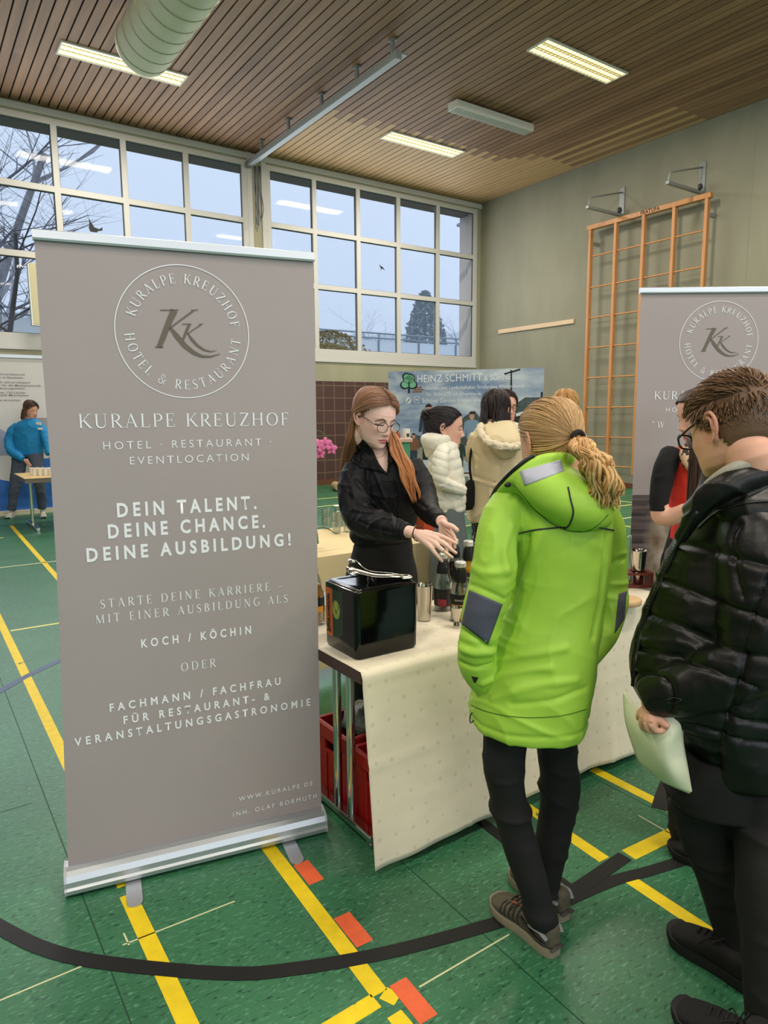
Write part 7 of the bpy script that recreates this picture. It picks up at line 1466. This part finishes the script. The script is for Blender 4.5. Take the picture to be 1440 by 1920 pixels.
def simple(label, D, headpx, heading, rows, jmat, hair, hmat, tmat, feet, legs, pitch=0., s=1.08, arms=(), glasses=False, extra=None, tone=(222, 174, 154), vox=.006, slim=.96, shoes=(None, None)):
    root = person(label, ground(feet[0][0] if feet else headpx[0], 1000, D)); Mx = frame_of(V2(headpx[0], headpx[1], D), math.radians(heading), math.radians(pitch), 0, s)
    mb = MB(); torso(mb, rows)
    for a in arms: limb(mb, a)
    j = fuse(mb, vox, 4); displace(j, lambda co: .004*vnoise(co*8, 91)+.008*creases(co, (10, 10, 14), 92, 4)); jk = put('jacket', j, jmat, root)
    mb = MB(); limb(mb, [legs[0][0], legs[1][0]]); torso(mb, [(rows[-1][0]+2, rows[-1][1]-2, rows[-1][2]-14, D, rows[-1][4]*.9), (rows[-1][0]+2, rows[-1][1]-2, rows[-1][2]+4, D, rows[-1][4]*.9)])
    for l in legs: limb(mb, l)
    t = fuse(mb, vox, 4); displace(t, lambda co: .008*creases(co, (8, 8, 14), 93, 4)); put('trousers', t, tmat, root)
    mb = MB(); head_into(mb, Mx, slim); cx = (rows[-1][0]+rows[-1][1])/2; neck_core(mb, Mx, [(V2((rows[0][0]+rows[0][1])/2, rows[1][2]+2, D), .06), (V2(cx, rows[-1][2]-5, D), .08)])
    limb(mb, [(q_[0], q_[1], q_[2], q_[3]*.6) for q_ in (legs[0][0], (cx, rows[-1][2]-6, D, legs[0][0][3]), legs[1][0])])
    for a in arms: limb(mb, [(cx, a[0][1]+3, D, a[0][3]*.7), (a[0][0], a[0][1], a[0][2], a[0][3]*.7)])
    for l in legs: limb(mb, [(q[0], q[1], q[2], q[3]*.5) for q in l])
    for a in arms: limb(mb, [(q[0], q[1], q[2], q[3]*.6) for q in a])
    if extra: extra(mb, root, Mx, jk, None)
    finish_body(mb, Mx, root, tone, vox=max(.0042, vox*.7))
    sc = Scalp(Mx, slim); H = Hair(); hair(H, sc, Mx); H.build('hair', M_hair, root)
    for (fx, fy, dx, dy) in feet:
        h_ = ground(fx, fy, D); d = HR*dx+HF*dy; m = shoes if shoes[0] else (M_blkshoe, M_blksole); shoe(root, h_+d*.20, h_-d*.06, .09, (m[0], m[1], M_lace2), .08, h_+Vector((0, 0, .12)), laces=False)
    if glasses: specs(root, Mx, .0018, M_frame, False)
    return root, Mx, jk
def hair_long(c0, c1, ln, n=380, r=.005, spread=(-1, .2), wave=0., part=0.):
    def f(H, sc, Mx): H.cap(sc, lambda p: hairline(p, -.09, .075, .0), c0, .005, sc_s); fall_hair(H, sc, Mx, n, c0, c1, ln, r=r, spread=spread, wave=wave, part=part)
    sc_s = .96; return f
build_white(); build_beige()
D = 5.5
simple('person with brown hair whose face shows behind the dark-haired beige parka', D, (947, 764), 200, [(930, 962, 792, D, .06), (915, 985, 802, D, .10), (908, 992, 825, D, .12), (908, 992, 880, D, .12), (910, 990, 930, D, .12)], M_puff, hair_long((64, 46, 42), (84, 60, 50), .14), M_hair, M_blkcloth, [(930, 1100, 0, -1), (968, 1100, 0, -1)], [[(935, 920, D, 17), (933, 1000, D, 15), (930, 1090, D, 12)], [(966, 920, D, 17), (967, 1000, D, 15), (968, 1090, D, 12)]], s=1.12, glasses=True)
D = 5.3
simple('person with straight blonde hair just above the green jacket wearer', D, (1060, 765), 50, [(1043, 1078, 798, D, .06), (1028, 1092, 808, D, .10), (1020, 1100, 830, D, .12), (1022, 1098, 880, D, .12), (1024, 1096, 930, D, .12)], M('cream_jacket_cloth', (206, 198, 180), .8), hair_long((176, 128, 70), (206, 164, 100), .16, 460, .0055, (-1, .2)), M_hair, M_blkcloth, [(1040, 1105, 0, 1), (1080, 1105, 0, 1)], [[(1045, 920, D, 18), (1043, 1000, D, 15), (1040, 1090, D, 12)], [(1076, 920, D, 18), (1078, 1000, D, 15), (1080, 1090, D, 12)]], s=1.14)
# the hidden visitor between the man in black and the counter: long dark hair, black trousers, one shoe
D = 2.3
simple('person with long dark hair in black clothes mostly hidden behind the man in black', D, (1343, 845), 30, [(1325, 1375, 908, D, .07), (1312, 1405, 935, D, .11), (1308, 1415, 985, D, .13), (1314, 1418, 1080, D, .13), (1316, 1416, 1180, D, .13), (1318, 1414, 1260, D, .13)], M_cardi, hair_long((52, 36, 32), (70, 48, 42), .27, 420, .005, (-1, .35)), M_hair, M_blkcloth, [], [[(1318, 1240, D, 40), (1296, 1350, D, 40), (1286, 1470, D, 37), (1288, 1560, D-.02, 32), (1296, 1608, D-.02, 29)], [(1392, 1240, D, 38), (1392, 1380, D+.02, 34), (1390, 1560, D+.04, 28)]], s=1.0)
hp = [o for o in bpy.data.objects if o.get('label', '').startswith('person with long dark hair in black')][0]
t0 = floor_at(1252, 1592); shoe(hp, t0, t0+Vector((.06, -.27, 0)), .098, (M_blkshoe, M_blksole, M_lace2), .085, at(1296, 1608, 2.28), laces=False); t1 = t0+Vector((.24, -.06, 0)); shoe(hp, t1, t1+Vector((.06, -.27, 0)), .098, (M_blkshoe, M_blksole, M_lace2), .085, laces=False)
def build_red():
    D = 3.15; root = person('woman in red top and black cardigan standing in front of the right banner', ground(1300, 1200, D)); Mx = frame_of(V2(1312, 778, D), math.radians(292), math.radians(14), 0, 1.05)
    mb = MB(); torso(mb, [(1290, 1345, 835, D, .07), (1258, 1370, 850, D, .11), (1250, 1380, 880, D, .125), (1256, 1378, 930, D, .12), (1262, 1372, 980, D, .115), (1258, 1376, 1030, D, .13)]); r = fuse(mb, .006, 4); displace(r, lambda co: .006*creases(co, (10, 10, 8), 95, 4)); put('top', r, M_red, root)
    mb = MB(); torso(mb, [(1300, 1352, 832, D+.04, .07), (1268, 1378, 846, D+.05, .11), (1258, 1388, 880, D+.06, .125), (1266, 1388, 930, D+.07, .12), (1262, 1384, 985, D+.06, .12), (1246, 1390, 1040, D+.06, .13), (1240, 1395, 1090, D+.06, .14)]); limb(mb, [(1262, 850, D-.01, 20), (1248, 875, D-.05, 20), (1240, 915, D-.08, 18), (1236, 948, D-.10, 16), (1238, 958, D-.10, 14)])
    c = fuse(mb, .006, 4); displace(c, lambda co: .006*creases(co, (10, 10, 14), 96, 4)); cd = put('cardigan', c, M_cardi, root)
    mb = MB(); torso(mb, [(1256, 1380, 1010, D, .13), (1244, 1392, 1080, D, .14), (1240, 1396, 1160, D, .14), (1250, 1390, 1260, D, .14)]); put('skirt', fuse(mb, .008, 4), M_cardi, root)
    mb = MB(); head_into(mb, Mx, .96); neck_core(mb, Mx, [(V2(1316, 860, D), .075), (V2(1320, 1000, D), .09)]); w = V2(1290, 948, D-.20)
    limb(mb, [(1317, 868, D, 16), (1262, 866, D-.03, 12), (1246, 884, D-.05, 11), (1238, 945, D-.10, 15), (1240, 966, D-.10, 18), (1262, 968, D-.14, 17), (1284, 954, D-.19, 11), (1290, 948, D-.20, 8)])
    kn = [w+HR*(.045-.006*k)+Vector((0, 0, .02-.018*k))-HF*.01 for k in range(4)]; hand_into(mb, w, kn, [[k_+HR*.03-HF*.008, k_+HR*.05+Vector((0, 0, -.012)), k_+HR*.058+Vector((0, 0, -.03))] for k_ in kn], [w+HR*.02-HF*.025+Vector((0, 0, .02)), w+HR*.045-HF*.035+Vector((0, 0, .03)), w+HR*.065-HF*.03+Vector((0, 0, .03))])
    for x in (1290, 1345): limb(mb, [(1318, 990, D, 24), (x, 1180, D, 20), (x, 1330, D, 16), (x, 1440, D+.02, 12)])
    finish_body(mb, Mx, root, (224, 174, 152), brow=(80, 56, 46))
    for x in (1290, 1345): h_ = ground(x, 1400, D); shoe(root, h_-HF*.16-HR*.12, h_+HF*.05, .09, (M_blkshoe, M_blksole, M_lace2), .08, h_+Vector((0, 0, .1)), laces=False)
    mb = MB(); limbw(mb, [(V2(1288, 836, D-.09), .012), (V2(1284, 850, D-.11), .020), (V2(1290, 868, D-.13), .022), (V2(1302, 880, D-.14), .014)], 14); limbw(mb, [(V2(1290, 836, D-.09), .015), (V2(1310, 838, D-.12), .02), (V2(1335, 838, D-.05), .02)], 14); sc_ = fuse(mb, .005, 2); displace(sc_, lambda co: .006*creases(co, (20, 20, 20), 97, 3)); put('scarf', sc_, M_leop, root)
    sc = Scalp(Mx, .96); H = Hair(); H.cap(sc, lambda p: hairline(p, -.09, .076, .01), (58, 40, 36), .005, .96); tie = Vector((0, -1, .0))
    for i in range(380):
        y = random.uniform(-.10, .085); sx = random.choice((-1, 1)); zh = np.interp(y, [-.12, -.045, -.012, .02, .045, .07, .09], [-.085, -.08, .0, .02, .05, .068, .076]); st = Vector((sx*.075*math.sqrt(max(0, 1-min(1, abs((y+.01)/.1))**2.2)), y, zh))-HC
        H.lock([Mx @ sc.loc(slerp(st, tie, t*.96), random.uniform(.004, .01)) for t in np.linspace(0, 1, 7)], .004, (66, 46, 40), (54, 38, 34), k=12)
    bc = Mx @ Vector((0, -.135, .02))
    for i in range(60):
        a0 = random.uniform(0, 6.28); rr = random.uniform(.012, .036); ax = Vector((random.gauss(0, 1), random.gauss(0, 1), random.gauss(0, 1))).normalized(); u = ax.orthogonal().normalized(); v = ax.cross(u); H.lock([bc+(u*math.cos(a0+t)+v*math.sin(a0+t))*rr for t in np.linspace(0, 3.2, 7)], .006, (62, 44, 38), (50, 36, 32), k=10)
    H.build('hair', M_hair, root)
build_red()
def build_blue():
    D = 10.6; hh = hair_long((62, 46, 42), (112, 82, 62), .155, 420, .008, (-1, .25), .012)
    def ex(mb, root, Mx, jk, _):
        for (wx, wy, sx) in ((45, 862, 1), (92, 855, 1)):
            w = V2(wx, wy, D-.2); kn = [w+HR*(.03+.01*k)+Vector((0, 0, -.05+.008*k)) for k in range(4)]; hand_into(mb, w, kn, [[k_+HR*.02+Vector((0, 0, -.03)), k_+HR*.035+Vector((0, 0, -.05)), k_+HR*.045+Vector((0, 0, -.065))] for k_ in kn], [w+HR*.04, w+HR*.06+Vector((0, 0, -.02)), w+HR*.075+Vector((0, 0, -.035))], .022, .0095)
        b_ = V2(73, 793, D-.16); Q = lambda x, z: b_+HR*x+Vector((0, 0, z))-HF*.012
        MB().add([Q(-.04, -.02), Q(.04, -.035), Q(.045, .005), Q(-.035, .02)], [(0, 1, 2, 3)]).build('name_badge', M('white_badge', (236, 226, 214), .5), jk); MB().add([Q(-.02, -.10), Q(.06, -.10), Q(.06, -.07), Q(-.02, -.07)], [(0, 1, 2, 3)]).build('chest_print', M('white_chest_print', (226, 230, 236), .5), jk)
    simple('woman in bright blue zip jacket and grey jeans at the small table with paper cups', D, (58, 768), 152, [(49, 66, 785, D, .07), (38, 74, 790, D, .10), (30, 79, 798, D, .13), (27, 80, 812, D, .14), (27, 81, 830, D, .14), (27, 80, 845, D, .13), (27, 79, 852, D, .125)], M_blue, hh, M_hair, M_jean, [(22, 962, .15, -1), (80, 958, .5, -.9)], [[(38, 845, D, 13), (34, 880, D-.02, 12), (27, 920, D-.02, 9), (22, 956, D, 7)], [(66, 845, D, 13), (70, 880, D-.02, 12), (76, 920, D-.02, 9), (79, 954, D, 7)]], 18, 1.10, arms=[[(35, 799, D, 9), (24, 810, D-.02, 9), (18, 828, D-.05, 8.5), (21, 845, D-.12, 8), (34, 855, D-.18, 7), (43, 861, D-.2, 5.5)], [(73, 799, D, 9), (83, 812, D-.03, 8.5), (89, 832, D-.10, 8), (92, 852, D-.18, 5.5)]], extra=ex, tone=(224, 168, 146), shoes=(M_wshoe, M_wsole), vox=.009)
build_blue()
